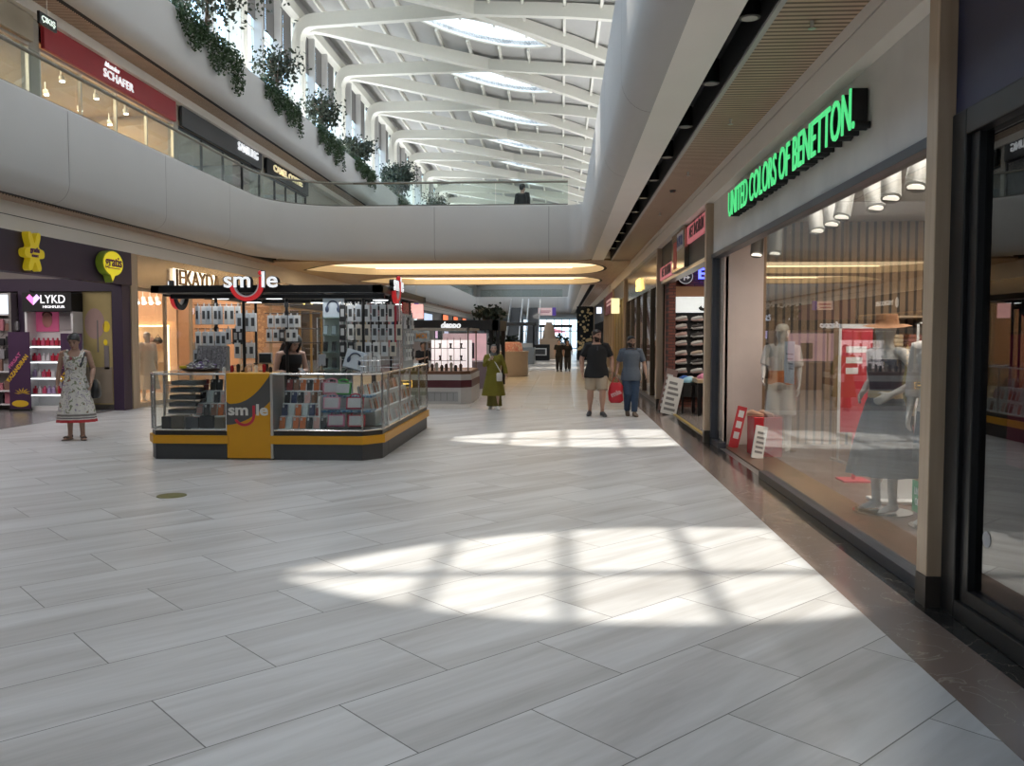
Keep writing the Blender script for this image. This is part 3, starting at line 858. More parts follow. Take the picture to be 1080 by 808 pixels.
# ------------------------------------------------------------------ plants on the second parapet
leaf_m = [mat('ivy_leaf', (.028, .062, .018), .6, var=.5, scale=9), mat('olive_leaf', (.040, .052, .030), .6, var=.4, scale=9), mat('dark_leaf', (.018, .032, .018), .6, var=.4, scale=9)]
bark = mat('bark', (.16, .12, .09), .9)
def leaves(mb, pts, size, rng):
    for p in pts:
        d = Vector((rng.gauss(0, 1), rng.gauss(0, 1), rng.gauss(0, .7))).normalized(); a = d.orthogonal().normalized()
        a = Matrix.Rotation(rng.uniform(0, 6.28), 3, d) @ a; c = d.cross(a); l = size * rng.uniform(.7, 1.35); w = l * .32
        p = Vector(p)
        mb.add([p - a * l / 2, p + c * w, p + a * l / 2, p - c * w], [(0, 1, 2, 3)], 0)
def plant(label, y0, y1, drop, tree_h, tree_y, dense, lm, seed, ztop=10.64):
    rng = random.Random(seed)
    t = thing('hanging_plant', label, 'plant', (-10.55, (y0 + y1) / 2, ztop))
    L = y1 - y0
    tr = MB().box(-.55, -.12, -L / 2, L / 2, -.30, .05, 0, .02); tr.obj('trough', mid_grey, t)
    pts = []
    for i in range(int(620 * L)):
        u = rng.random(); y = -L / 2 + L * u; q = rng.random() ** 1.4
        dd = drop * (.35 + .65 * abs(math.sin(u * 9 + seed)) * (.4 + .6 * u))
        x = .10 + rng.random() * .16; z = .16 - q * dd
        if z > -.02: x = rng.uniform(-.5, .25)
        pts.append((x, y + rng.gauss(0, .05), z + rng.gauss(0, .03)))
    m_ = MB(); leaves(m_, pts, .095, rng); m_.obj('trailing_foliage', leaf_m[0], t)
    stem = MB(); pts = []
    base = Vector((-.35, tree_y - (y0 + y1) / 2, 0))
    for b_ in range(7):
        a = rng.uniform(0, 6.28); r = tree_h * rng.uniform(.25, .42)
        mid = base + Vector((0, 0, tree_h * .38)); tip = base + Vector((math.cos(a) * r, math.sin(a) * r * 1.3, tree_h * rng.uniform(.65, 1)))
        stem.tube([base, mid * .6 + base * .4 + Vector((rng.gauss(0, .03),) * 3), mid, tip], .02, 6)
        for j in range(int(dense * 2.2)):
            t_ = rng.random(); p = mid + (tip - mid) * t_ ** .6; s_ = tree_h * .17
            pts.append(p + Vector((rng.gauss(0, s_), rng.gauss(0, s_), rng.gauss(0, s_ * .8))))
    stem.obj('stem', bark, t)
    m_ = MB(); leaves(m_, pts, .165, rng); m_.obj('crown', leaf_m[lm], t)
plant('large shrub over a long trailing plant, nearest on the upper parapet', 23.6, 28.4, 1.5, 3.2, 26.8, 170, 1, 3)
plant('thin olive tree above trailing ivy between the first two white columns', 30.6, 34.8, 1.35, 1.75, 33.4, 55, 1, 5)
plant('olive tree above a short trailing plant beside the second white column', 37.4, 41.6, 1.45, 1.8, 39.8, 80, 1, 8)
plant('rounded bush with trailing ivy just left of the bridge balustrade', 44.2, 48.6, 1.2, 1.6, 46.8, 100, 1, 11)
plant('big dark leafy plant behind the bridge balustrade', 56.0, 61.0, 1.6, 2.2, 58.5, 300, 2, 14)
plant('distant small plant on the upper parapet beyond the dark leafy one', 70.0, 74.0, 1.3, 2.4, 72, 90, 1, 17)

# ------------------------------------------------------------------ left ground-floor shops
purple = mat('deep_purple', (.035, .018, .045), .45)
purple_b = mat('banner_purple', (.05, .018, .06), .6)
yellow = mat('sign_yellow', (.80, .60, .02), .4, emit=.10)
struct('wall_left_shop', MB().box(-9.95, -9.72, 19.3, 19.62, 0, 3.53).box(-9.95, -9.72, 30.55, 30.85, 0, 3.53).box(-9.95, -9.72, 43.6, 43.9, 0, 3.53), pillar_wood)
struct('ceiling_left_shop', MB().box(-16.9, -9.9, Y0, Y1, 3.56, 3.62), mat('shop_ceiling', (.50, .44, .42), .8))
# beauty shop: corner unit, wall facing the camera
struct('trim_70', MB().box(-9.95, -9.70, 2.0, 19.3, 2.80, 3.53), purple)
struct('trim_71', MB().box(-9.98, -9.74, 18.92, 19.28, 0, 2.80), purple)
struct('wall_left_shop.001', MB().box(-17, -9.95, 19.28, 19.5, 0, 3.56), mat('shop_back_wall', (.40, .36, .33), .7))
struct('wall_left_shop.002', MB().box(-16.6, -9.8, 1.8, 2.0, 0, 3.56), mat('shop_back_wall', (.40, .36, .33), .7))
struct('floor_left_shop', MB().box(-16.9, -9.95, 2.0, 19.2, 0, .006), mat('shop_tile_grey', (.20, .19, .19), .22))
area('beauty_shop_lamp', (-12.6, 15.0, 3.5), (0, 0, 0), 4, 6, 150, (1, .90, .88))

t = thing('flower_sign', 'yellow six-petalled sign with purple lettering on the purple band', 'sign', (-9.68, 15.45, 3.17))
m_ = MB(); pts = []
lobes = [(90 + 23, .40, .20), (90 - 23, .40, .20), (183, .30, .32), (-3, .30, .32), (243, .36, .22), (297, .36, .22)]
out = []
for i in range(96):
    a = 2 * PI * i / 96; r = .15
    for la, lr, lw in lobes:
        d = math.atan2(math.sin(a - math.radians(la)), math.cos(a - math.radians(la)))
        r = max(r, .17 + (lr - .17) * math.exp(-abs(d / lw / 1.25) ** 3.2))
    out.append((math.cos(a) * r * 1.0, math.sin(a) * r))
m_.prism([(y, z) for y, z in out], 0, .12, 0, 'yzx'); m_.obj('face', yellow, t)
text('gratis', 'lettering', .13, mat('purple_ink', (.10, .01, .12), .5), (.125, 0, .05), FACE_RIGHT, t, .01, .004, width=.28)
text('BEAUTY', 'small_lettering', .06, mat('purple_ink', (.10, .01, .12), .5), (.125, 0, -.06), FACE_RIGHT, t, .01, .002, width=.2)
t = thing('speech_bubble_sign', 'round yellow speech-bubble sign with purple lettering', 'sign', (-9.68, 18.15, 3.20))
out = [(math.cos(2 * PI * i / 40) * .42, math.sin(2 * PI * i / 40) * .27) for i in range(40)]
out = out[:29] + [(-.04, -.40)] + out[31:]
out2 = [(y * .94, z * .93) for y, z in out]
MB().prism(out, 0, .16, 0, 'yzx').obj('case', mat('sign_green_edge', (.30, .42, .03), .4), t)
MB().prism(out2, .16, .17, 0, 'yzx').obj('face', mat('sign_yellow_face', (.9, .72, .03), .4, emit=.35), t)
text('gratis', 'lettering', .30, mat('purple_ink', (.10, .01, .12), .5), (.18, 0, .03), FACE_RIGHT, t, .012, .004, width=.68)
MB().box(.172, .18, -.22, .25, -.11, -.095).obj('underline', mat('purple_ink', (.10, .01, .12), .5), t)
# back wall things (facing the camera), y = 19.2
def wallx(px): return (px - 592) / 920 * 19.0 - .02 * 0
GY = 19.1
t = thing('make_up_display', 'lit make-up shelf with black header sign and pink face poster', 'shop display', (-11.30, GY, 0))
MB().box(-.55, .55, -.40, 0, 0, .10).box(-.55, -.50, -.40, 0, 0, 2.6).box(.50, .55, -.40, 0, 0, 2.6).box(-.5, .5, -.03, 0, 0, 2.6).obj('carcass', white_plastic, t)
h = MB().box(-.56, .56, -.46, 0, 2.20, 2.62, 0, .01).obj('header', black_matt, t)
text('LYKD', 'lettering', .26, letter_white, (.14, -.47, 2.46), FACE_CAM, h, .01, .002, width=.56)
text('HIGHFLEUR', 'small_lettering', .075, letter_white, (.16, -.47, 2.30), FACE_CAM, h, .01, .002, width=.5)
hm = MB(); hs = [(-.32 + .11 * s_, 2.50 + .0) for s_ in (0,)]
hm.add([(-.30, -.47, 2.34), (-.46, -.47, 2.50), (-.38, -.47, 2.58), (-.30, -.47, 2.50)], [(0, 1, 2, 3)], 0).add([(-.30, -.47, 2.34), (-.30, -.47, 2.50), (-.22, -.47, 2.58), (-.14, -.47, 2.50)], [(0, 1, 2, 3)], 1)
hm.obj('logo', [mat('pink_glow', (.9, .2, .6), .5, emit=.9), mat('lilac_glow', (.7, .5, .9), .5, emit=.9)], h)
pst = MB().box(-.50, .02, -.06, -.035, 1.76, 2.23, 0).obj('poster', mat('pink_poster', (.55, .10, .22), .5, emit=.15), t)
MB().ball((-.24, -.065, 2.02), .12, .012, .17, 16, 9).obj('face_print', mat('face_print', (.55, .25, .22), .6), pst)
MB().ball((-.24, -.055, 2.14), .135, .014, .08, 16, 9).obj('hair_print', mat('hair_print', (.12, .03, .03), .6), pst)
MB().box(.04, .50, -.06, -.035, 1.80, 2.23).obj('white_panel', mat('pale_panel', (.45, .42, .42), .6), t)
for i, z in enumerate((.35, .72, 1.08, 1.42)):
    s_ = MB().box(-.5, .5, -.38, -.03, z, z + .03).obj('shelf', white_plastic, t)
    MB().box(-.48, .48, -.385, -.38, z - .015, z + .0).obj('strip_light', mat('cool_strip', (1, 1, 1), .5, emit=3.0, ecol=(.9, .95, 1), var=0), s_)
rng = random.Random(4)
pk = [mat('lipstick_pink', (.55, .08, .16), .4), mat('lipstick_red', (.45, .02, .05), .4), mat('pack_white', (.6, .58, .6), .4), mat('pack_lilac', (.4, .3, .5), .4)]
for r, z in enumerate((.38, .75, 1.11, 1.45)):
    for i in range(9):
        o = MB().box(-.04, .04, -.04, .04, 0, .12, 0, .006).cyl((0, 0, .12), (0, 0, .17), .022, .02, 8).obj('cosmetic_pack', pk[rng.randrange(4)] if r < 3 else pk[i % 2], None, (-11.73 + .107 * i, GY - .26, z))
        tag(o, 'small cosmetic pack, %s from the left on the %s shelf of the make-up display' % (ordinal(i), ['bottom', 'second', 'third', 'top'][r]), 'cosmetics', 'packs on the make-up display')
# banners either side
for i, (x, hh) in enumerate(((-11.97, 1.75), (-10.78, 1.72))):
    t = thing('roll_up_banner', ['purple promotion banner with yellow flash left of the make-up shelf', 'purple promotion banner half hidden behind the woman in the dress'][i], 'banner', (x + .05, GY - .52, 0))
    MB().box(-.24, .24, -.05, .05, 0, .06, 0, .01).obj('foot', black_metal, t)
    MB().box(-.24, .24, -.012, .012, .06, hh).obj('sheet', purple_b, t)
    tm = mat('banner_yellow', (.65, .42, .02), .6)
    text('KAZANDIRAN', 'lettering', .13, tm, (-.04, -.014, .95), (PI / 2, PI / 2 * 0 - .9, 0), t, .004, .004, width=.72)
    text('FIRSAT', 'second_lettering', .10, mat('banner_pink', (.5, .10, .25), .6), (-.10, -.014, 1.12), (PI / 2, -.9, 0), t, .004, .003, width=.42)
    m2 = MB()
    for j in range(7):
        a = -.2 + j * .55; c_ = (.06, .40)
        m2.add([(c_[0], -.016, c_[1]), (c_[0] + .20 * math.cos(a), -.016, c_[1] + .13 * math.sin(a)), (c_[0] + .10 * math.cos(a + .28), -.016, c_[1] + .07 * math.sin(a + .28))], [(0, 1, 2)])
    m2.obj('star_print', tm, t)
    MB().prism([(math.cos(2 * PI * k / 20) * .19, .17 + math.sin(2 * PI * k / 20) * .075) for k in range(20)], -.018, -.013, 0, 'xzy').obj('oval_print', tm, t)
# mural with round pale disc
t = thing('wall_mural', 'pale yellow wall poster with a large pinkish disc beside the purple column', 'poster', (-10.42, GY + .03, 0)); t.scale = (.64, 1, .96)
MB().box(-.52, .52, -.02, .02, .12, 2.78).obj('sheet', mat('mural_yellow', (.50, .40, .17), .6), t)
def disc(mb, x, z, r, y=-.024, m=0, rz=None): mb.prism([(x + math.cos(2 * PI * k / 28) * r, z + math.sin(2 * PI * k / 28) * (rz or r)) for k in range(28)], y - .002, y, m, 'xzy')
m2 = MB(); disc(m2, -.10, 2.02, .36); m2.obj('disc_print', mat('mural_pink', (.50, .34, .30), .6), t)
m2 = MB(); disc(m2, .32, 1.95, .13); m2.obj('yellow_print', yellow, t)
m2 = MB(); disc(m2, .28, 1.58, .07); m2.obj('small_yellow_print', yellow, t)
m2 = MB(); m2.box(-.02, .03, -.03, -.022, 1.35, 2.1).box(.22, .40, -.03, -.022, .95, 1.5); m2.obj('brush_print', mat('mural_grey', (.25, .22, .22), .6), t)
m2 = MB(); m2.box(-.5, .5, -.03, -.022, .15, 1.0); m2.obj('lower_print', mat('mural_sand', (.33, .27, .20), .6), t)
struct('trim_72', MB().box(-16.0, -10.02, GY - .10, GY + .06, 2.66, 2.94), purple)
struct('trim_73', MB().box(-12.17, -11.89, GY - .12, GY + .06, 0, 2.70), purple)
# accessory wall with a pale lightbox at the left edge
t = thing('accessory_wall', 'white pegboard wall of small accessories under a pale lightbox', 'shop display', (-13.05, GY, 0))
MB().box(-1.0, .85, -.08, 0, .1, 2.05).obj('pegboard', mat('pegboard', (.36, .33, .32), .6), t)
lb = MB().box(-1.0, .85, -.14, 0, 2.12, 2.62, 0, .01).obj('lightbox', white_plastic, t)
MB().box(-.96, .81, -.146, -.14, 2.16, 2.58).obj('glow', mat('pale_blue_glow', (.6, .7, .8), .5, emit=.8, ecol=(.72, .85, .95), var=.15, scale=2), lb)
MB().box(.80, .86, -.35, 0, .1, 2.62).obj('side_frame', steel, t)
for z in (.12, .42, .85): MB().box(-1.0, .8, -.38, -.08, z, z + .03).obj('shelf', white_plastic, t)
am = [mat('acc_black', (.015, .015, .018), .5), mat('acc_pink', (.45, .16, .20), .5), mat('acc_brown', (.22, .12, .09), .5), mat('acc_grey', (.3, .3, .32), .5)]
n_ = 0
for r, z in enumerate((1.78, 1.45, 1.15, .88, .45, .15)):
    for i in range(8):
        c = MB().box(-.065, .065, -.03, .03, 0, .16 + .05 * ((i * 7 + r) % 3), 0, .01)
        if r < 3: c.cyl((0, -.01, .2), (0, .09, .26), .006, .006, 6)
        o = c.obj('accessory_pack', am[(i * 5 + r * 3) % 4] if r != 1 else am[0], None, (-13.75 + .17 * i + .35, GY - (.16 if r < 3 else .25), z))
        tag(o, 'small accessory pack, %s from the left in the %s row of the pegboard wall' % (ordinal(i), ['top', 'second', 'third', 'fourth', 'fifth', 'bottom'][r]), 'accessory', 'packs on the accessory wall')

# clothes shop with warm interior (backlit letters)
struct('trim_74', MB().box(-9.92, -9.72, 19.62, 30.55, 2.78, 3.53), mat('champagne_metal', (.50, .42, .33), .22, .75, var=.15, scale=1.5, bump=.03))
t = thing('shop_lettering', 'tall backlit letters over the warm clothes shop behind the kiosk', 'sign', (-9.70, 22.75, 3.12))
text('JEKAYDA', 'glow', .56, mat('letter_glow', (1, .9, .75), .5, emit=1.6, ecol=(1, .88, .68), var=0), (.02, 0, 0), FACE_RIGHT, t, .02, .022, width=2.9)
text('JEKAYDA', 'letters', .56, mat('letter_bronze', (.25, .15, .07), .3, .6), (.10, 0, 0), FACE_RIGHT, t, .04, .0, width=2.86)
shop_peach = mat('peach_plaster', (.58, .36, .23), .7)
struct('wall_left_shop.003', MB().box(-14.6, -14.5, 19.5, 30.6, 0, 3.56).box(-14.6, -9.95, 30.55, 30.7, 0, 3.56).box(-14.5, -11.2, 24.9, 25.0, 0, 3.56), shop_peach)
struct('floor_left_shop.001', MB().box(-14.6, -9.75, 19.5, 30.6, 0, .006), mat('pale_shop_floor', (.5, .44, .37), .25))
area('clothes_shop_lamp', (-12.2, 22.4, 3.5), (0, 0, 0), 3, 4, 200, (1, .78, .56))
area('clothes_shop_lamp', (-12.2, 28.0, 3.5), (0, 0, 0), 3, 4, 130, (1, .78, .56))
front(65, 19.65, 24.2, 0, 2.78, -9.82, 3, pillar_wood, clear_glass, .06)
front(66, 26.2, 30.5, 0, 2.78, -9.82, 3, pillar_wood, clear_glass, .06)
# niche on the back wall, facing the camera on the partition at y = 24.9
t = thing('lit_niche', 'glowing shelf niche in the warm clothes shop left of the kiosk poles', 'shelf', (-11.9, 24.88, 0)); t.scale = (.60, 1, .88)
MB().box(-.75, .75, -.03, 0, .4, 2.2).obj('back_panel', mat('niche_back', (.60, .45, .30), .6), t)
MB().box(-.8, -.75, -.12, 0, .4, 2.25).box(.75, .8, -.12, 0, .4, 2.25).box(-.8, .8, -.12, 0, 2.2, 2.25).obj('light_edge', mat('niche_glow', (1, .85, .6), .5, emit=2.2, ecol=(1, .8, .5), var=0), t)
for z in (1.0, 1.6): MB().box(-.7, .7, -.3, -.03, z, z + .03).obj('shelf', pillar_wood, t)
for i in range(3):
    o = MB().ball((0, 0, .09), .14, .10, .10).tube([(-.08, 0, .16), (0, 0, .27), (.08, 0, .16)], .01, 6).obj('handbag', [am[0], am[2], am[0]][i], None, (-12.12 + .22 * i, 24.72, 1.435 if i else .907))
    tag(o, ['dark handbag on the lower board of the glowing niche', 'brown handbag in the middle of the glowing niche', 'dark handbag at the right of the glowing niche'][i], 'handbag', 'bags in the niche')
sp2 = thing('track_spot', 'first white track spot in the warm clothes shop, from the left', 'ceiling light', (-11.95, 24.0, 2.75))
MB().cyl((0, 0, .0), (.06, -.05, -.16), .055, .065, 12).cyl((0, 0, 0), (0, 0, .80), .012).obj('housing', white_plastic, sp2)
MB().cyl((.062, -.052, -.165), (.064, -.054, -.17), .058, .058, 12).obj('lamp', mat('spot_lamp', (1, 1, 1), .5, emit=14, ecol=(1, .93, .8), var=0), sp2)
for i in range(1, 4): dup(sp2, (-11.95 + .20 * i, 24.0, 2.75), label='%s white track spot in the warm clothes shop, from the left' % ordinal(i))
# rails of clothes inside
def rail(name, label, loc, rz, n, cols, L=1.4, zt=1.45, hang=.85, pre=''):
    t = thing(name, label, 'clothes rail', loc, rz)
    m_ = MB()
    for s_ in (-1, 1): m_.cyl((s_ * L / 2, 0, .02), (s_ * L / 2, 0, zt), .018).box(s_ * L / 2 - .02, s_ * L / 2 + .02, -.22, .22, 0, .03)
    m_.cyl((-L / 2, 0, zt), (L / 2, 0, zt), .016); m_.obj('frame', steel, t)
    R_ = Matrix.Rotation(rz, 3, 'Z')
    for i in range(n):
        x = -L / 2 + L * (i + .5) / n; w = .21
        g = MB()
        g.loft([((0, 0, -hang), .016, w * .95), ((0, 0, -hang * .5), .018, w * .9), ((0, 0, -.16), .022, w), ((0, 0, -.07), .02, w * .7), ((0, 0, -.03), .012, .05)], 10, 0, flat=True)
        p = Vector(loc) + R_ @ Vector((x, 0, zt))
        o = thing('garment', '%s garment, %s along the %s' % (cols[i % len(cols)][1], ordinal(i), pre), 'clothes', p, rz, 'clothes on the ' + pre)
        g.obj('cloth', cols[i % len(cols)][0], o)
        MB().tube([(0, -.15, -.05), (0, 0, -.01), (0, .15, -.05)], .006, 6).tube([(0, 0, -.01), (0, 0, .03)], .004, 6).obj('hanger', steel, o)
cl = lambda n, c: (mat('cloth_' + n, c, .9), n)
rail('clothes_rail', 'clothes rail with pale garments in the warm shop', (-11.3, 27.4, 0), 1.2, 8, [cl('cream', (.6, .55, .45)), cl('grey', (.3, .3, .3)), cl('white', (.65, .63, .6))], pre='rail in the warm shop')
rail('clothes_rail', 'clothes rail with dark garments near the back of the warm shop', (-13.2, 23.2, 0), .2, 7, [cl('navy', (.03, .04, .10)), cl('black', (.02, .02, .02)), cl('brown', (.2, .12, .08))], zt=1.2, hang=.7, pre='rail at the back of the warm shop')

# following shops on the left
struct('wall_left_shop.004', MB().box(-13.5, -13.4, 30.8, 43.7, 0, 3.56).box(-13.4, -9.9, 36.9, 37.0, 0, 3.56), mat('dark_shop_wall', (.10, .08, .07), .6))
struct('trim_75', MB().box(-9.92, -9.72, 30.85, 36.9, 2.7, 3.53), mat('charcoal_band', (.03, .028, .027), .4))
struct('trim_76', MB().box(-9.92, -9.72, 36.9, 43.6, 2.7, 3.53), mat('green_black_band', (.02, .028, .024), .4))
front(67, 30.9, 36.8, 0, 2.7, -9.82, 4, gold, clear_glass, .05)
front(68, 37.0, 43.6, 0, 2.7, -9.82, 4, gold, clear_glass, .05)
t = thing('shop_lettering', 'yellow lit lettering with round logo on the left wall', 'sign', (-9.70, 33.6, 3.10))
yl = mat('yellow_letter', (.95, .75, .25), .5, emit=1.4, ecol=(1, .75, .25), var=0)
text('sunglass hut', 'lettering', .36, yl, (.02, .3, 0), FACE_RIGHT, t, .03, .01, width=2.2)
MB().prism([(-1.1 + math.cos(2 * PI * k / 20) * .16, math.sin(2 * PI * k / 20) * .25) for k in range(20)], 0, .03, 0, 'yzx').obj('logo', yl, t)
t = thing('shop_lettering', 'white lettering with oval logo on the dark band of the left wall', 'sign', (-9.70, 39.8, 3.12))
text('YVES ROCHER', 'lettering', .28, mat('dim_white_letter', (.8, .8, .75), .5, emit=.6), (.02, .2, 0), FACE_RIGHT, t, .03, .006, width=2.1)
MB().prism([(-1.25 + math.cos(2 * PI * k / 20) * .17, math.sin(2 * PI * k / 20) * .22) for k in range(20)], 0, .02, 0, 'yzx').obj('logo', mat('dim_white_letter', (.8, .8, .75), .5, emit=.6), t)
area('left_shop_lamp', (-11.6, 33.8, 3.5), (0, 0, 0), 2.5, 4, 60, (1, .76, .5))
area('left_shop_lamp', (-11.6, 40.2, 3.5), (0, 0, 0), 2.5, 4, 50, (1, .8, .6))
for j, (y, lab) in enumerate(((32.0, 'tall golden lit shelf column behind the kiosk'), (39.0, 'golden lit shelf behind the far shop glass'))):
    t = thing('lit_shelf', lab, 'shelf', (-10.6, y, 0))
    MB().box(-.18, .18, -.3, .3, 0, 2.5, 0, .01).obj('carcass', mat('shelf_brown', (.2, .12, .06), .5), t)
    for i in range(8): MB().box(.17, .19, -.22, .22, .35 + .26 * i, .55 + .26 * i).obj('lit_bay', mat('amber_bay', (.9, .65, .3), .5, emit=.9, ecol=(1, .62, .25), var=.3, scale=12), t)
    for i in range(8): MB().box(-.16, .16, -.31, -.30, .35 + .26 * i, .55 + .26 * i).obj('lit_bay', mat('amber_bay', (.9, .65, .3), .5, emit=.9, ecol=(1, .62, .25), var=.3, scale=12), t)
t = thing('shop_sign_board', 'dull red wall panel beyond the kiosk on the left', 'sign', (-9.72, 44.0, 1.9))
MB().box(-.04, .02, 0, 10.2, 0, 1.65, 0, .01).obj('board', mat('maroon_panel', (.22, .05, .06), .5), t)
struct('wall_left_shop.005', MB().box(-10.0, -9.76, 43.9, 54.4, 0, 3.53).box(-10.0, -9.76, 54.4, Y1, 2.1, 3.53), mat('left_far_wall', (.20, .18, .17), .6))
struct('wall_left_shop.006', MB().box(-12.6, -12.5, 54.4, Y1, 0, 3.56), mat('left_far_back', (.35, .30, .27), .6))
area('left_far_lamp', (-11.2, 75, 3.5), (0, 0, 0), 1.8, 40, 160, (1, .86, .78))
boxes = [(57.0, 2.9, 2.1, .85, (.75, .88, .92), 'pale'), (63.0, 2.95, 4.0, .8, (.55, .65, .85), 'bluish'), (72.5, 3.0, 3.2, .95, (1.0, .22, .07), 'orange'), (79.5, 3.0, 3.2, .95, (1.0, .20, .06), 'orange'),
         (86.5, 3.0, 3.2, .95, (1.0, .22, .07), 'orange'), (94.5, 2.9, 3.6, .9, (.25, .33, .36), 'slate'), (101, 2.9, 3.6, .9, (.4, .33, .25), 'tan')]
for i, (y, z, w, h_, c, nm) in enumerate(boxes):
    t = thing('lightbox_sign', '%s lit poster box on the far left wall, %s in the row' % (nm, ordinal(i)), 'lightbox', (-9.74, y, z))
    MB().box(0, .10, -w / 2, w / 2, -h_ / 2, h_ / 2, 0, .015).obj('frame', dark_grey, t)
    MB().box(.10, .108, -w / 2 + .08, w / 2 - .08, -h_ / 2 + .05, h_ / 2 - .05).obj('poster', mat('poster_glow_%d' % i, c, .5, emit=.75, var=.45, scale=3.5), t)
for i, (y, w, c) in enumerate([(58.5, 2.4, (.65, .50, .38)), (64.5, 1.8, (.45, .40, .75)), (70.0, 1.6, (.75, .40, .60)), (76, 3, (.6, .55, .75))]):
    t = thing('shop_screen', '%s screen in the left shop windows below the lit poster boxes' % ['tan', 'violet', 'pink', 'lilac'][i], 'screen', (-10.1, y, 2.15 - .25))
    MB().box(0, .06, -w / 2, w / 2, -.42, .30, 0, .01).obj('case', black_metal, t)
    MB().box(.06, .064, -w / 2 + .06, w / 2 - .06, -.38, .26).obj('display', mat('screen_glow_%d' % i, c, .5, emit=.8, var=.5, scale=3), t)
    MB().box(0, .05, -.2, .2, -1.9, -.42).obj('stand', dark_grey, t)

# ------------------------------------------------------------------ right-hand shop fronts
def pillar(n, y, z=3.69, w=.15, x0=2.22, x1=2.37, base=True):
    m_ = MB().box(x0, x1, y - w / 2, y + w / 2, .19 if base else 0, z, 0, .006)
    if base: m_.box(x0 - .002, x1 + .002, y - w / 2 - .002, y + w / 2 + .002, 0, .19, 1)
    struct('trim_%d' % n, m_, [pillar_wood, mat('pillar_base_bronze', (.06, .05, .042), .35, .3)])
for i, y in enumerate((5.45, 13.72, 20.62, 31.4, 38.4, 46.2, 60.8)): pillar(80 + i, y)
# -- nearest: dark glass front under a navy band
navy = mat('navy_band', (.018, .022, .06), .45, var=.15)
struct('trim_90', MB().box(2.32, 2.46, Y0, 5.36, 2.95, 3.72), navy)
m_ = MB()
m_.box(2.30, 2.42, 5.18, 5.36, 0, 2.95, 0, .008).box(2.33, 2.42, 5.08, 5.18, .1, 2.92, 0, .005)
m_.box(2.30, 2.42, Y0, 5.18, 0, .11, 0, .008).box(2.33, 2.40, Y0, 5.10, .11, .19, 0, .005)
m_.box(2.30, 2.42, Y0, 5.18, 2.80, 2.95, 0, .008)
for y in (2.6, 0.0, -4.0, -8.0): m_.box(2.33, 2.42, y - .05, y + .05, .1, 2.9)
m_.box(2.372, 2.380, Y0, 5.10, .15, 2.85, 1)
struct('window_70', m_, [black_metal, dark_glass])
struct('wall_right_shop', MB().box(7.2, 7.3, Y0, 5.3, 0, 3.7).box(2.5, 9.6, 5.36, 5.46, 0, 3.72), mat('dim_shop_wall', (.07, .065, .07), .7))
struct('ceiling_right_shop', MB().box(2.46, 9.6, Y0, 5.4, 3.66, 3.72), mat('dim_shop_ceiling', (.06, .06, .065), .8))
t = thing('hanging_banner', 'crimson banner inside the nearest dark glass front', 'banner', (2.44, 4.55, .95))
MB().box(-.004, .004, -.35, .35, 0, .72).obj('sheet', mat('crimson_banner', (.50, .01, .09), .6, emit=.12), t)
MB().cyl((0, -.36, .72), (0, .36, .72), .01).obj('rod', black_metal, t)
t = thing('door_sticker', 'small round white sticker low on the nearest dark glass', 'sticker', (2.370, 4.95, .52))
MB().prism([(math.cos(2 * PI * k / 24) * .045, math.sin(2 * PI * k / 24) * .045) for k in range(24)], -.001, 0, 0, 'yzx').obj('print', mat('sticker_grey', (.35, .35, .36), .6), t)
for i in range(5):
    t = thing('display_table', 'dim display table behind the nearest dark glass, %s from the corner pillar' % ordinal(i), 'table', (4.6, 3.8 - 2.2 * i, 0), 0, 'tables behind the nearest dark glass')
    MB().box(-.7, .7, -.4, .4, .78, .84, 0, .01).obj('top', dark_grey, t)
    for sx in (-.6, .6):
        for sy in (-.32, .32): MB().box(sx - .03, sx + .03, sy - .03, sy + .03, 0, .78).obj('leg', black_metal, t)

# -- Benetton front
struct('wall_right_shop.001', MB().box(2.33, 2.50, 5.52, 13.65, 2.90, 3.72), concrete)
m_ = MB()
bar = mat('window_bar', (.05, .055, .07), .35, .3)
m_.box(2.30, 2.44, 5.52, 13.65, 2.84, 2.91, 0, .004).box(2.31, 2.43, 5.52, 10.28, 0, .085, 0, .004).box(2.31, 2.43, 12.95, 13.65, 0, .085, 0, .004)
m_.box(2.31, 2.43, 13.55, 13.65, 0, 2.84, 0).box(2.36, 2.37, 12.95, 13.56, .08, 2.85, 1)
m_.box(2.36, 2.37, 5.52, 7.695, .08, 2.85, 1).box(2.36, 2.37, 7.705, 10.28, .08, 2.85, 1).box(2.37, 2.95, 10.27, 10.28, .02, 2.85, 1)
struct('window_71', m_, [bar, clear_glass])
t = thing('shop_lettering', 'green glowing capital letters with black sides over the clothes shop window', 'sign', (2.32, 9.27, 3.36))
blk = text('UNITED COLORS OF BENETTON.', 'letter_sides', .46, black_matt, (-.06, 0, 0), FACE_LEFT, t, .12, .0, width=4.95)
text('UNITED COLORS OF BENETTON.', 'letter_faces', .46, mat('green_letter', (.06, .55, .18), .4, emit=.62, ecol=(.10, .85, .28), var=0), (-.126, 0, 0), FACE_LEFT, t, .012, .0, width=4.95)
struct('floor.003', MB().box(2.43, 9.5, 5.5, 13.4, 0, .02), wood('shop_floor_wood', (.10, .052, .03), (.16, .085, .05), 'Y', .35))
struct('wall_right_shop.002', MB().box(2.46, 3.02, 13.30, 13.42, 0, 3.4).box(2.43, 2.50, 13.30, 13.6, 0, 2.85), mat('pinkish_white_panel', (.60, .51, .47), .6))
struct('wall_right_shop.003', MB().box(3.02, 9.6, 13.36, 13.46, 0, 3.6), slats('slatted_wall_across', (.27, .175, .105), (.05, .03, .02), 'X', .12, .66))
struct('wall_right_shop.004', MB().box(8.4, 8.5, 5.4, 13.5, 0, 3.6), mat('benetton_back', (.30, .25, .21), .7))
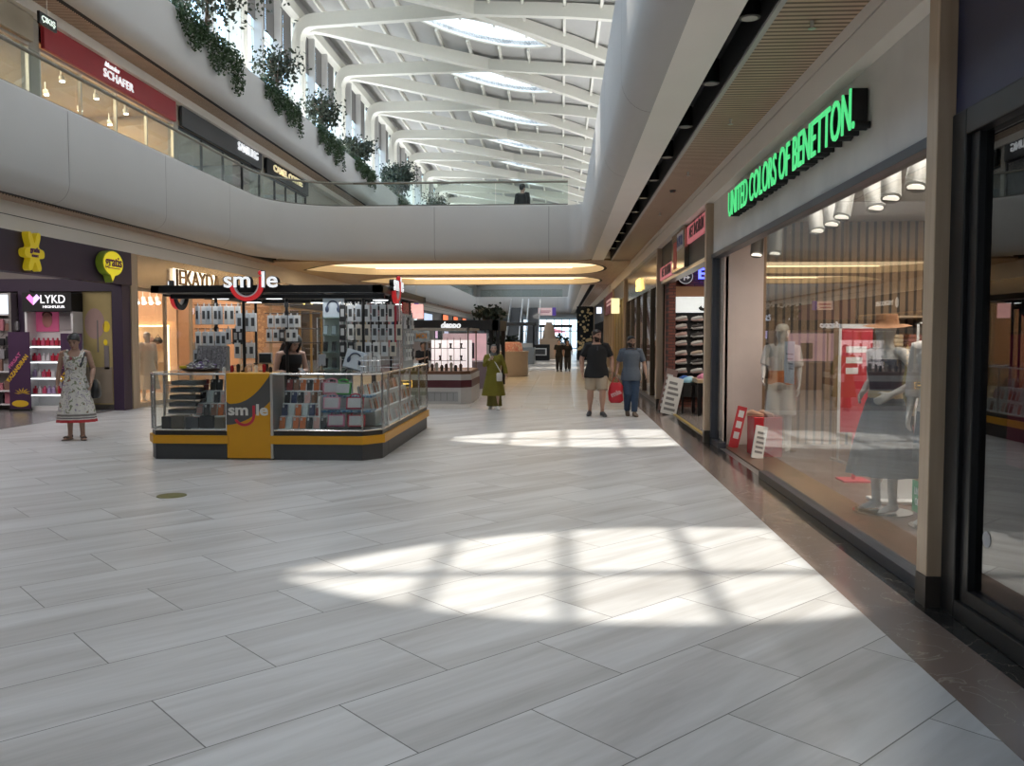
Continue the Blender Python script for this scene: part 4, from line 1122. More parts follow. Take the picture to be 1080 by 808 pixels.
struct('ceiling_right_shop.001', MB().box(2.44, 9.6, 5.46, 13.5, 3.36, 3.42), mat('benetton_ceiling', (.42, .41, .39), .8))
area('window_shop_lamp', (5.0, 9.2, 3.30), (0, 0, 0), 4, 6, 210, (1, .88, .74))
area('window_shop_lamp', (3.1, 8.2, 3.30), (0, -.25, 0), .5, 5, 90, (1, .93, .84))
spot = thing('ceiling_spotlight', 'nearest grey cylinder spotlight hanging in the clothes shop window', 'ceiling light', (3.05, 5.9, 3.33))
MB().cyl((0, 0, -.08), (-.05, -.16, -.42), .088, .088, 16).cyl((0, 0, 0), (0, 0, -.14), .018).box(-.03, .03, -.2, .2, -.03, 0, 0, .005).obj('housing', mat('spot_grey', (.15, .145, .135), .45), spot)
MB().cyl((-.0505, -.1605, -.422), (-.051, -.1615, -.426), .070, .070, 16).obj('lamp', mat('spot_warm', (1, 1, 1), .5, emit=1.1, ecol=(1, .9, .75), var=0), spot)
for i in range(1, 9): dup(spot, (3.05 + .03 * (i % 2), 5.9 + .62 * i, 3.33), rot=.3 * (i % 3 - 1), label='%s grey cylinder spotlight hanging in the clothes shop window, counted from the near pillar' % ordinal(i))
spot2 = dup(spot, (2.75, 12.5, 3.2), label='grey cylinder spotlight over the entrance of the clothes shop, left one')
dup(spot, (2.95, 12.3, 3.2), label='grey cylinder spotlight over the entrance of the clothes shop, right one')
t = thing('podium', 'glossy red display block just inside the clothes shop entrance', 'podium', (2.80, 12.15, .02))
MB().box(-.19, .19, -.22, .22, 0, .54, 0, .008).obj('block', mat('red_gloss', (.36, .012, .02), .25), t)
for i, dx in enumerate((-.08, .06)):
    o = MB().loft([((0, .11, .03), .03, .03), ((0, .05, .045), .036, .045), ((0, -.04, .03), .034, .03), ((0, -.12, .02), .012, .015)], 10).box(-.03, .03, -.12, .13, 0, .012, 0, .004).obj('sandal', mat('tan_leather', (.45, .25, .16), .5), None, (2.80 + dx - .06, 12.1, .56), (0, 0, .9))
    tag(o, ['left tan sandal on the red display block', 'right tan sandal on the red display block'][i], 'shoe', 'sandals on the red block')
t = thing('leaning_sign', 'white price card leaning against the red display block', 'sign', (2.62, 11.78, .02))
q = MB().box(-.085, .085, -.012, .012, 0, .44, 0, .003).obj('card', mat('card_white', (.62, .62, .60), .5), t); q.rotation_euler = (-.12, .22, .25)
for i in range(5): MB().box(-.055, .055, -.016, -.012, .07 + .065 * i, .10 + .065 * i).obj('print_line', mid_grey, q)
t = thing('leaning_sign', 'red and white sale strip standing behind the narrow entrance glass', 'sign', (2.52, 12.9, .02))
q = MB().box(-.07, .07, -.012, .012, 0, .62, 0, .003).obj('card', mat('sale_red', (.55, .04, .05), .5), t); q.rotation_euler = (-.05, .24, .1)
for i in range(3): MB().box(-.04, .04, -.016, -.012, .14 + .16 * i, .24 + .16 * i).obj('print_line', white_plastic, q)
t = thing('paper_notice', 'white paper notice taped inside the clothes shop window', 'notice', (2.375, 9.25, 1.16))
MB().box(0, .003, -.20, .20, 0, .44).obj('sheet', mat('paper', (.66, .66, .68), .7), t)
for i in range(4): MB().box(-.002, 0, -.15, .12 - .04 * i, .30 - .05 * i, .315 - .05 * i).obj('print_line', mid_grey, t)
t = thing('window_sticker', 'green square shop sticker low in the window corner beside the pillar', 'sticker', (2.374, 5.78, .58))
MB().box(0, .004, -.22, .22, -.105, .105).obj('square', mat('sticker_green', (.02, .26, .09), .5), t)
text('UNITED COLORS', 'lettering', .07, white_plastic, (-.002, 0, .035), FACE_LEFT, t, .002, .0, width=.36)
text('OF BENETTON.', 'second_lettering', .07, white_plastic, (-.002, 0, -.035), FACE_LEFT, t, .002, .0, width=.33)
t = thing('floor_sign', 'small white easel sign on the shop window floor behind the skirt', 'sign', (3.35, 8.75, .02))
MB().prism([(-.24, 0), (.24, 0), (.05, .62), (-.05, .62)], -.01, .01, 0, 'xzy').box(-.28, .28, -.16, .16, 0, .03, 0, .005).obj('board', white_plastic, t)
t = thing('wicker_basket', 'tall tan wicker basket between the two window mannequins', 'basket', (3.45, 8.15, .02))
MB().loft([((0, 0, 0), .14, .14), ((0, 0, .25), .20, .20), ((0, 0, .5), .19, .19), ((0, 0, .56), .20, .20), ((0, 0, .54), .17, .17), ((0, 0, .1), .12, .12)], 18, flat=True).obj('body', mat('wicker', (.34, .21, .13), .9, var=.4, scale=40, bump=.4), t)
t = thing('poster_stand', 'red poster panel with white print behind the window mannequin', 'poster', (3.30, 10.0, .02)); t.scale = (.75, 1, 1)
MB().box(-.24, .24, -.02, .02, .55, 1.75, 0, .004).box(-.02, .02, -.02, .02, 0, .55).box(-.2, .2, -.15, .15, 0, .02).obj('panel', mat('panel_red', (.50, .03, .05), .5), t)
MB().box(-.26, .26, -.024, -.02, 1.72, 1.77).box(-.26, -.22, -.024, -.02, .55, 1.77).obj('white_edge', white_plastic, t)
for i in range(3): MB().box(-.15, .15 - .06 * i, -.024, -.02, 1.45 - .12 * i, 1.52 - .12 * i).obj('print_line', white_plastic, t)
t = thing('garment_stand', 'thin white square frame stand behind the window mannequins', 'frame', (3.95, 9.3, .02))
MB().box(-.26, -.24, -.01, .01, 0, 1.78).box(.24, .26, -.01, .01, 0, 1.78).box(-.26, .26, -.01, .01, 1.76, 1.78).obj('frame', white_plastic, t)
cs = [cl('rust', (.45, .16, .06)), cl('olive', (.12, .12, .06)), cl('sand', (.45, .36, .25))]
rail('clothes_rail', 'clothes rail with rust and olive garments in the clothes shop', (4.3, 11.6, .02), .1, 8, cs, pre='rust rail in the clothes shop')
rail('clothes_rail', 'clothes rail with red and white garments deeper in the clothes shop', (5.6, 10.2, .02), .2, 8, [cl('red', (.5, .03, .04)), cl('white', (.65, .63, .6)), cl('navy', (.03, .04, .10))], pre='red rail in the clothes shop')
rail('clothes_rail', 'clothes rail with green garments at the slatted wall of the clothes shop', (6.6, 12.6, .02), 0, 8, [cl('green', (.05, .16, .07)), cl('cream', (.6, .55, .45))], pre='green rail in the clothes shop')
t = thing('folded_clothes_shelf', 'oak shelf of folded clothes on the slatted wall of the clothes shop', 'shelf', (5.3, 13.2, .02))
m_ = MB()
for z in (.1, .55, 1.0, 1.45, 1.9): m_.box(-.6, .6, -.35, .12, z, z + .03)
for x in (-.6, 0, .6): m_.box(x - .015, x + .015, -.35, .12, 0, 1.93)
m_.obj('carcass', pillar_wood, t)
fc = [mat('fold_a', (.5, .40, .28), .9), mat('fold_b', (.30, .12, .10), .9), mat('fold_c', (.12, .14, .2), .9)]
for r in range(4):
    for c in range(4):
        m_ = MB()
        for q in range(3): m_.box(-.11, .11, -.15, .12, .06 * q, .055 + .06 * q, 0, .015)
        o = m_.obj('folded_clothes', fc[(r + c) % 3], None, (4.86 + .29 * c, 13.15, .155 + .45 * r))
        tag(o, 'pile of folded clothes, %s from the left on the %s board of the oak shelf' % (ordinal(c), ['bottom', 'second', 'third', 'top'][r]), 'clothes', 'folded clothes on the oak shelf')

# -- trainer shop
mesh_m = mat('black_mesh_panel', (.022, .02, .018), .5, var=.8, scale=60, bump=.5)
struct('trim_91', MB().box(2.33, 2.48, 13.82, 20.52, 2.92, 3.72), mesh_m)
struct('trim_92', MB().box(2.31, 2.50, 13.82, 20.52, 2.86, 2.93), steel)
pink_sign = mat('pink_sign', (.75, .22, .26), .5, emit=.25)
for i, (y0, y1, z0, z1) in enumerate(((14.0, 16.15, 3.33, 3.64), (18.15, 20.45, 2.93, 3.22))):
    t = thing('shop_sign_board', ['pink sign board with dark lettering at the near end of the trainer shop', 'pink sign board with dark lettering at the far end of the trainer shop'][i], 'sign', (2.31, (y0 + y1) / 2, (z0 + z1) / 2))
    MB().box(-.03, .02, -(y1 - y0) / 2, (y1 - y0) / 2, -(z1 - z0) / 2, (z1 - z0) / 2, 0, .006).obj('board', pink_sign, t)
    text('NET İNDİRİM', 'lettering', .26, mat('sign_ink', (.05, .01, .02), .5), (-.034, 0, 0), FACE_LEFT, t, .006, .008, width=1.6)
t = thing('shop_sign_board', 'bronze sign panel with red and pale print in the middle of the trainer shop', 'sign', (2.27, 17.12, 3.28))
MB().box(-.03, .06, -.9, .9, -.36, .40, 0, .008).obj('panel', bronze_mirror, t)
MB().box(-.034, -.03, .15, .62, -.30, .22).obj('red_print', mat('print_red', (.5, .05, .05), .5), t)
MB().box(-.034, -.03, -.75, .12, .02, .34).obj('pale_print', mat('print_pale', (.5, .52, .58), .5), t)
text('N SPOR', 'lettering', .26, mat('print_blue', (.05, .07, .25), .5), (-.037, -.30, .17), FACE_LEFT, t, .004, .01, width=.75)
bricks = brick_mat('dark_red_brick', (.12, .035, .025), (.17, .055, .04), (.05, .03, .025))
struct('wall_right_shop.005', MB().box(2.45, 9.6, 20.52, 20.70, 0, 3.7).box(2.42, 2.58, 19.95, 20.5, 0, 2.9).box(9.4, 9.6, 13.5, 20.6, 0, 3.7).box(2.55, 9.6, 13.48, 13.6, 0, 3.7), bricks)
struct('ceiling_right_shop.002', MB().box(2.48, 9.6, 13.5, 31.3, 3.55, 3.6), mat('trainer_ceiling', (.10, .09, .09), .8))
struct('floor.004', MB().box(2.42, 9.5, 13.7, 20.5, 0, .008), mat('trainer_floor', (.20, .17, .15), .25))
struct('trim_93', MB().box(2.36, 2.42, 13.8, 20.5, 0, .02), mat('brass_threshold', (.45, .32, .08), .4, .5))
area('trainer_lamp', (4.2, 16.8, 3.5), (0, 0, 0), 3, 4, 130, (1, .9, .78))
t = thing('shoe_wall', 'black trainer display wall under a white lit header in the sports shop', 'shop display', (3.55, 20.45, 0))
MB().box(-1.0, 1.6, -.06, .06, .25, 2.20, 0, .005).obj('back_panel', black_matt, t)
MB().box(-1.05, 1.6, -.10, .06, 2.56, 2.80, 0, .005).obj('wood_band', mat('brown_band', (.28, .13, .05), .5), t)
hd = MB().box(-.98, 1.6, -.20, .0, 2.20, 2.56, 0, .005).obj('lit_header', mat('header_white', (.8, .84, .84), .5, emit=.42, ecol=(.88, .95, .94), var=.03), t)
text('NIKE', 'lettering', .20, black_matt, (-.06, -.205, 2.44), FACE_CAM, hd, .01, .02, width=.46, shear=.22)
sw = [(-.02, 2.30), (.03, 2.245), (.10, 2.235), (.62, 2.40), (.14, 2.30), (.08, 2.305), (.05, 2.33), (.055, 2.365)]
MB().prism([(x - .40, z) for x, z in sw], -.212, -.202, 0, 'xzy').obj('tick_logo', black_matt, hd)
shoe_w = [mat('shoe_white', (.62, .60, .58), .5), mat('shoe_pink', (.60, .40, .36), .5), mat('shoe_dark', (.05, .045, .045), .5), mat('shoe_sand', (.50, .40, .32), .5)]
def shoe(name, up, sole, loc, rz, label, group=None, s_=1.0):
    t = thing(name, label, 'shoe', loc, rz, group); t.scale = (s_,) * 3
    MB().loft([((.13, 0, .085), .030, .032), ((.10, 0, .075), .060, .040), ((.03, 0, .070), .058, .042), ((-.05, 0, .052), .036, .042), ((-.11, 0, .040), .022, .038), ((-.15, 0, .034), .008, .018)], 12).obj('upper', up, t)
    MB().loft([((.15, 0, .02), .012, .028), ((.10, 0, .018), .020, .042), ((0, 0, .014), .014, .040), ((-.09, 0, .014), .014, .046), ((-.15, 0, .022), .008, .026)], 12).obj('sole', sole, t)
    lc = MB()
    for q in range(4): lc.cyl((.02 - .026 * q, -.026, .112 - .014 * q), (.02 - .026 * q, .026, .112 - .014 * q), .005, .005, 6)
    lc.obj('laces', sole, t)
    return t
zr = [2.02, 1.84, 1.65, 1.46, 1.23, 1.03, .82]
for r, z in enumerate(zr):
    for c, x in enumerate((2.76, 3.12, 3.48)):
        MB().box(-.15, .15, -.12, .0, -.012, 0).obj('shoe_shelf', dark_grey, t, (x - 3.55, -.06, z))
        up = shoe_w[[0, 0, 1, 0, 3, 0, 1, 2, 0][(r * 3 + c) % 9]] if not (r == 1 and c == 1) else shoe_w[2]
        shoe('trainer', up, shoe_w[0] if up is not shoe_w[0] else shoe_w[1], (x, 20.32, z), .25 if r % 2 else .1, '%s trainer, %s from the left in the %s row of the shoe wall' % ({0: 'white', 1: 'pinkish', 2: 'dark', 3: 'sand coloured'}[shoe_w.index(up)], ordinal(c), ['top', 'second', 'third', 'fourth', 'fifth', 'sixth', 'bottom'][r]), 'trainers on the shoe wall', .95)
t = thing('direction_sign', 'round navy sign with white arrows above the shoe wall', 'sign', (2.85, 20.42, 3.03))
MB().prism([(math.cos(2 * PI * k / 28) * .17, math.sin(2 * PI * k / 28) * .17) for k in range(28)], -.05, .05, 0, 'xzy').obj('disc', mat('sign_navy', (.02, .02, .05), .5), t)
wm = mat('sign_white_mark', (.6, .6, .65), .5, emit=.3)
m_ = MB()
m_.prism([(math.cos(2 * PI * k / 28) * .165, math.sin(2 * PI * k / 28) * .165) for k in range(28)] , -.052, -.051, 0, 'xzy')
m_ = MB()
m_.box(-.04, -.015, -.06, -.055, -.09, .05).prism([(-.075, .04), (.02, .04), (-.027, .11)], -.06, -.055, 0, 'xzy')
m_.box(-.03, .05, -.06, -.055, -.035, -.01).prism([(.04, -.07), (.04, .025), (.105, -.022)], -.06, -.055, 0, 'xzy'); m_.obj('arrows', wm, t)
ring = MB(); ring.add([(math.cos(2 * PI * k / 28) * r, -.053, math.sin(2 * PI * k / 28) * r) for r in (.155, .17) for k in range(28)], [(k, (k + 1) % 28, 28 + (k + 1) % 28, 28 + k) for k in range(28)]); ring.obj('ring', wm, t)
t = thing('neon_sign', 'blue neon lettering on the brick wall of the sports shop', 'sign', (3.22, 20.40, 3.08))
text('EFS', 'lettering', .34, mat('blue_neon', (.05, .08, .9), .5, emit=4.0, ecol=(.06, .08, 1.0), var=0), (.22, -.05, 0), FACE_CAM, t, .03, .006, width=.62)
MB().box(0, .5, -.02, .0, -.16, -.14).obj('rail', black_metal, t)
# price boards leaning at the shop entrance and the goods table
for i, (x, y, w, h_, c, lab) in enumerate(((2.24, 19.3, .26, .95, 'dark', 'dark price board leaning behind the white one at the sports shop'), (2.25, 18.5, .34, .80, 'white', 'white price list board leaning at the sports shop entrance'))):
    t = thing('price_board', lab, 'sign', (x, y, .01))
    q = MB().box(-w / 2, w / 2, -.012, .012, 0, h_, 0, .004).obj('board', mat('board_' + c, (.62, .62, .60) if c == 'white' else (.16, .10, .09), .5), t)
    q.rotation_euler = (-.10, .24, .1)
    for k in range(6): MB().box(-w * .36, w * (.36 - .1 * (k % 3)), -.016, -.012, h_ * (.10 + .14 * k), h_ * (.17 + .14 * k)).obj('print_line', mid_grey if c == 'white' else light_grey, q)
    MB().box(-.1, .1, 0, .18, 0, .02).obj('foot', black_metal, t)
t = thing('goods_table', 'oak-topped goods table on black legs in the sports shop', 'table', (3.35, 18.6, .008))
MB().box(-.55, .7, -.45, .45, .68, .76, 0, .008).obj('top', wood('table_oak', (.36, .25, .15), (.48, .35, .22), 'X'), t)
for sx in (-.5, .64):
    for sy in (-.4, .4): MB().box(sx - .03, sx + .03, sy - .03, sy + .03, 0, .68).obj('leg', black_metal, t)
MB().box(-.3, .6, -.35, .35, .05, .50, 0, .01).obj('under_box', mat('dark_red_box', (.09, .03, .03), .6), t)
t = thing('goods_table', 'low black table with folded sportswear beside the oak-topped table', 'table', (2.78, 19.2, .008))
MB().box(-.22, .22, -.5, .5, .60, .66, 0, .008).obj('top', black_matt, t)
for sx in (-.19, .19):
    for sy in (-.45, .45): MB().box(sx - .02, sx + .02, sy - .02, sy + .02, 0, .60).obj('leg', black_metal, t)
gc = [('pale blue', (.25, .45, .55)), ('white', (.6, .6, .62)), ('blue', (.05, .12, .35)), ('pink', (.55, .2, .3)), ('black', (.02, .02, .025)), ('orange', (.5, .2, .08))]
for i in range(6):
    m_ = MB().loft([((0, 0, 0), .13, .10), ((0, 0, .05), .14, .11), ((.02, 0, .09), .10, .08), ((.03, .01, .12), .04, .03)], 12, flat=True)
    x, y, z = ((2.70 + .08 * (i % 2), 18.85 + .3 * i, .668) if i < 3 else (2.98 + .30 * (i - 3), 18.45, .768))
    o = m_.obj('folded_sportswear', mat('sport_' + gc[i][0], gc[i][1], .85), None, (x, y, z))
    tag(o, '%s crumpled sportswear lying on the %s table in the sports shop' % (gc[i][0], 'low black' if i < 3 else 'oak-topped'), 'clothes', 'sportswear on the tables')
o = MB().ball((0, 0, .12), .12).obj('ball', patches('ball_print', [(.05, .1, .4), (.5, .1, .12), (.6, .6, .6)], 9, .5), None, (3.62, 18.75, .768)); tag(o, 'blue and red ball on the oak-topped table', 'ball')

# -- further fronts on the right
def shop_front(n, y0, y1, band, zb, frame, gl, nb, back, lamp, lc):
    struct('trim_%d' % n, MB().box(2.30, 2.46, y0, y1, zb, 3.72), band)
    m_ = MB()
    for i in range(nb + 1):
        y = y0 + (y1 - y0) * i / nb; m_.box(2.30, 2.42, y - .05, y + .05, 0, zb)
    m_.box(2.30, 2.42, y0, y1, 0, .12); m_.box(2.36, 2.37, y0, y1, .1, zb, 1)
    struct('window_%d' % n, m_, [frame, gl])
    struct('wall_right_shop_%d' % n, MB().box(6.4, 6.5, y0, y1, 0, 3.7).box(2.45, 6.5, y1 - .05, y1, 0, 3.7), back)
    area('shop_lamp', (4.2, (y0 + y1) / 2, 3.5), (0, 0, 0), 2.5, min(6, y1 - y0 - 1), lamp, lc)
shop_front(100, 20.72, 31.3, bronze_mirror, 2.86, mat('front_bronze', (.10, .075, .05), .3, .6), clear_glass, 5, mat('far_back_a', (.42, .26, .22), .7), 90, (1, .85, .75))
shop_front(101, 31.5, 38.3, mat('front_bronze_b', (.16, .12, .08), .3, .6), 3.1, gold, clear_glass, 4, mat('far_back_b', (.08, .07, .07), .7), 25, (1, .9, .8))
shop_front(102, 38.5, 46.1, mat('red_band', (.30, .03, .03), .45), 2.75, pillar_wood, clear_glass, 4, mat('far_back_c', (.3, .2, .15), .7), 50, (1, .8, .6))
shop_front(103, 46.3, 60.7, mat('grey_band', (.06, .062, .065), .5), 2.5, dark_grey, dark_glass, 6, mat('far_back_d', (.1, .1, .1), .7), 30, (1, .95, .9))
shop_front(104, 92.0, 121.5, mat('beige_band', (.32, .27, .22), .6), 2.9, pillar_wood, clear_glass, 8, mat('far_back_e', (.3, .26, .22), .7), 60, (1, .9, .8))
struct('ceiling_right_shop.003', MB().box(2.48, 6.6, 31.3, Y1, 3.6, 3.66), mat('trainer_ceiling', (.10, .09, .09), .8))
t = thing('shop_lettering', 'yellow lit letters on the bronze band of the right wall', 'sign', (2.28, 25.9, 3.15))
text('SIA', 'lettering', .44, mat('yellow_letter', (.95, .75, .25), .5, emit=1.4, ecol=(1, .75, .25), var=0), (-.02, 0, 0), FACE_LEFT, t, .04, .02, width=1.6)
t = thing('projecting_sign', 'pale yellow vertical lit sign on the right wall', 'sign', (2.12, 34.6, 2.85))
MB().box(-.16, .16, -.06, .06, -.30, .30, 0, .02).obj('case', mat('pale_yellow_glow', (.85, .8, .5), .5, emit=.8, ecol=(1, .92, .5), var=.2), t)
MB().box(.16, .20, -.02, .02, -.05, .05).obj('bracket', black_metal, t)
t = thing('shop_lettering', 'pale lettering on the red band of the right wall', 'sign', (2.28, 42.0, 3.25))
MB().box(-.03, 0, -2.1, 2.1, .06, .16).box(-.03, 0, -1.6, 1.9, -.12, -.03).obj('lettering', mat('pale_red_letter', (.75, .45, .42), .5, emit=.3), t)
t = thing('projecting_sign', 'small white lit sign on the dark grey front of the right wall', 'sign', (2.16, 50.5, 3.15))
MB().box(-.14, .14, -.06, .06, -.18, .18, 0, .02).obj('case', mat('bluish_glow', (.7, .75, .95), .5, emit=1.2, ecol=(.8, .85, 1), var=0), t)
MB().box(.14, .16, -.02, .02, -.03, .03).obj('bracket', black_metal, t)
# black wall end set with golden discs, facing the camera
t = thing('disc_panel', 'tall black wall panel studded with golden discs on the right', 'wall panel', (1.70, 61.3, 0))
MB().box(-.62, .62, -.06, .20, 0, 3.75, 0, .01).obj('board', black_matt, t)
rng = random.Random(12); gm_ = mat('gold_disc', (.75, .58, .30), .35, .4)
for i in range(70):
    r = rng.uniform(.04, .12); x = rng.uniform(-.55, .55); z = rng.uniform(.2, 3.6); y = -.065 - .03 * rng.random()
    MB().prism([(math.cos(2 * PI * k / 16) * r, math.sin(2 * PI * k / 16) * r) for k in range(16)], y - .02, y, 0, 'xzy').obj('gold_disc', gm_, t, (x, 0, z))
struct('trim_105', MB().box(2.30, 2.46, 61.5, 92, 0, 3.72), mat('beige_band', (.32, .27, .22), .6))

# ------------------------------------------------------------------ main kiosk: counters, canopy, signs, goods
KX0, KX1, KY0, KY1 = -5.62, -2.42, 11.42, 15.62
k_yel = mat('kiosk_yellow', (.60, .285, .006), .38)
k_black = mat('kiosk_black', (.018, .018, .019), .35)
k_plinth = mat('kiosk_plinth', (.045, .046, .048), .45)

def counter(name, label, loc, outline, glass_edges, z1=1.16, back=True):
    """outline: plan polygon (local), glass_edges: indices of edges that carry a pane"""
    t = thing(name, label, 'display counter', loc)
    cx = sum(p[0] for p in outline) / len(outline); cy = sum(p[1] for p in outline) / len(outline)
    def sc(d):
        """offset polygon by d outward (simple, per vertex from the two edge normals)"""
        out = []; n = len(outline); A = sum(outline[i][0] * outline[(i + 1) % n][1] - outline[(i + 1) % n][0] * outline[i][1] for i in range(n)); sg = 1 if A > 0 else -1
        for i in range(n):
            p0, p1, p2 = outline[i - 1], outline[i], outline[(i + 1) % n]
            e1 = Vector((p1[0] - p0[0], p1[1] - p0[1])).normalized(); e2 = Vector((p2[0] - p1[0], p2[1] - p1[1])).normalized()
            n1 = Vector((e1.y, -e1.x)) * sg; n2 = Vector((e2.y, -e2.x)) * sg
            b_ = (n1 + n2); b_ = b_ / max(.2, b_.dot(n1)); out.append((p1[0] + b_.x * d, p1[1] + b_.y * d))
        return out
    MB().prism(outline, 0, .215).obj('plinth', k_plinth, t)
    MB().prism(sc(.035), .215, .325).obj('yellow_band', k_yel, t)
    MB().prism(sc(.0), .325, .385).obj('black_ledge', k_black, t)
    posts = MB(); pan = MB()
    for e in glass_edges:
        a, b_ = outline[e], outline[(e + 1) % len(outline)]
        d = Vector((b_[0] - a[0], b_[1] - a[1])); L = d.length; d /= L; nb = max(1, int(round(L / .95)))
        nn = Vector((-d.y, d.x)) * .003
        for i in range(nb + 1):
            x, y = a[0] + d.x * L * i / nb, a[1] + d.y * L * i / nb
            posts.cyl((x, y, .385), (x, y, z1), .014, .014, 8)
        posts.tube([(a[0], a[1], z1 - .012), (b_[0], b_[1], z1 - .012)], .014, 8).tube([(a[0], a[1], .395), (b_[0], b_[1], .395)], .010, 8)
        pan.add([(a[0] + nn.x * s_, a[1] + nn.y * s_, z) for s_ in (-1, 1) for z in (.39, z1 - .01)] + [(b_[0] + nn.x * s_, b_[1] + nn.y * s_, z) for s_ in (-1, 1) for z in (.39, z1 - .01)], [(0, 1, 5, 4), (2, 3, 7, 6)])
    posts.obj('metal_frame', chrome, t); pan.obj('glass_front', case_glass, t)
    MB().prism(sc(-.008), z1 - .008, z1).obj('glass_top', case_glass, t)
    return t

left_out = [(0, .25), (.16, 0), (1.14, 0), (1.14, .62), (0, .62)]
counter('glass_counter', 'left glass counter of the phone kiosk with grey boxes and phone cases', (KX0, KY0, 0), left_out, [0, 1, 4])
right_out = [(0, 0), (1.22, 0), (1.44, .26), (1.44, .66), (0, .66)]
counter('glass_counter', 'right front glass counter of the phone kiosk with toys and phone cases', (-3.86, KY0, 0), right_out, [0, 1, 2])
side_out = [(0, 0), (0, 3.5), (-.62, 3.5), (-.62, 0)]
counter('glass_counter', 'long side glass counter of the phone kiosk with leaning rows of cases', (KX1, KY0 + .67, 0), side_out, [0, 1])
lside_out = [(0, 0), (.6, 0), (.6, 3.5), (0, 3.5)]
counter('glass_counter', 'left side glass counter of the phone kiosk facing the beauty shop', (KX0, KY0 + .64, 0), lside_out, [3])
# yellow panel with the smile mark
t = thing('advertising_board', 'yellow front board of the phone kiosk with grey sweep and smile lettering', 'panel', (-4.17, KY0 - .02, 0))
MB().box(-.30, .30, -.0, .55, .02, 1.16, 0, .006).obj('board', k_yel, t)
sw = [(-.30, .78)] + [(-.30 + .60 * i / 14, .775 - .02 * math.sin(PI * i / 14) + .385 * (i / 14) ** 2.2 - .02) for i in range(1, 15)]
lo = [(-.30 + .60 * i / 14, .47 + .01 * i / 14 + .31 * (i / 14) ** 2.0) for i in range(15)][::-1]
MB().prism(sw + lo, -.004, .0, 0, 'xzy').obj('grey_sweep', mat('sweep_grey', (.075, .072, .07), .5), t)
lw = mat('panel_letter', (.62, .60, .56), .5); lr = mat('panel_red', (.22, .012, .02), .5)
text('sm', 'lettering', .205, lw, (-.135, -.008, .665), FACE_CAM, t, .006, .006, width=.27)
text('le', 'lettering', .205, lw, (.185, -.008, .665), FACE_CAM, t, .006, .006, width=.16)
def smile_arc(mb, cx, cz, r, w, y0, y1, a0=200, a1=372, tail=.0, m=0):
    pts = [(cx + (r + w / 2) * math.cos(math.radians(a0 + (a1 - a0) * i / 24)), cz + (r + w / 2) * math.sin(math.radians(a0 + (a1 - a0) * i / 24))) for i in range(25)]
    if tail: pts.append((cx + r + w / 2, cz + tail)); pts.append((cx + r - w / 2, cz + tail))
    pts += [(cx + (r - w / 2) * math.cos(math.radians(a1 + (a0 - a1) * i / 24)), cz + (r - w / 2) * math.sin(math.radians(a1 + (a0 - a1) * i / 24))) for i in range(25)]
    mb.prism(pts, y0, y1, m, 'xzy'); return mb
smile_arc(MB(), -.055, .60, .13, .035, -.010, -.004, 205, 360, .13).obj('red_smile', lr, t)
MB().box(.30, .335, -.01, .5, .02, 1.16, 0, .004).obj('steel_edge', steel, t)

# canopy: posts, black beams, round lamps
t = thing('kiosk_canopy', 'black canopy frame of the phone kiosk on thin posts with round lamps', 'canopy', (0, 0, 0))
CZ = 2.24
m_ = MB().box(-5.55, -2.40, 11.55, 11.70, CZ, CZ + .10, 0, .006)
m_.obj('beam', black_metal, t)
MB().box(-5.55, -2.40, 15.25, 15.40, CZ, CZ + .10, 0, .006).obj('beam', black_metal, t)
MB().box(-2.52, -2.40, 11.55, 15.40, CZ, CZ + .10, 0, .006).obj('beam', black_metal, t)
MB().box(-5.55, -5.43, 11.55, 15.40, CZ, CZ + .10, 0, .006).obj('beam', black_metal, t)
MB().box(-5.5, -2.45, 13.2, 13.3, CZ - .02, CZ + .08, 0, .006).obj('beam', black_metal, t)
MB().box(-5.48, -2.45, 12.0, 12.07, CZ - .06, CZ, 0, .006).obj('beam', black_metal, t)
for x, y in ((-4.38, 11.85), (-4.95, 12.3), (-3.92, 12.3), (-2.55, 14.6), (-2.80, 12.25), (-5.4, 15.2), (-3.0, 15.25)):
    zb = 1.162 if (x, y) in ((-2.55, 14.6), (-2.80, 12.25), (-4.38, 11.85), (-5.4, 15.2)) else 0
    MB().cyl((x, y, zb), (x, y, CZ), .022, .022, 10).cyl((x, y, zb), (x, y, zb + .02), .05, .05, 14).obj('post', black_metal, t)
for x, y in ((-5.0, 12.6), (-4.2, 12.6), (-3.3, 12.6), (-2.75, 13.2), (-5.0, 14.0), (-4.0, 14.2), (-3.0, 14.2), (-2.75, 15.0)):
    l = MB().cyl((x, y, CZ - .035), (x, y, CZ + .02), .13, .13, 20).obj('round_lamp', black_metal, t)
    MB().cyl((x, y, CZ - .040), (x, y, CZ - .035), .115, .115, 20).obj('diffuser', mat('kiosk_lamp', (1, 1, 1), .5, emit=3.0, ecol=(.95, .98, 1), var=0), l)
    MB().box(x - .01, x + .01, y - .7 if y > 13 else 12.0, y, CZ + .01, CZ + .03).obj('lamp_arm', black_metal, l)
area('kiosk_lamp', (-4.0, 13.2, CZ - .1), (0, 0, 0), 2.4, 2.6, 26, (.95, .98, 1))
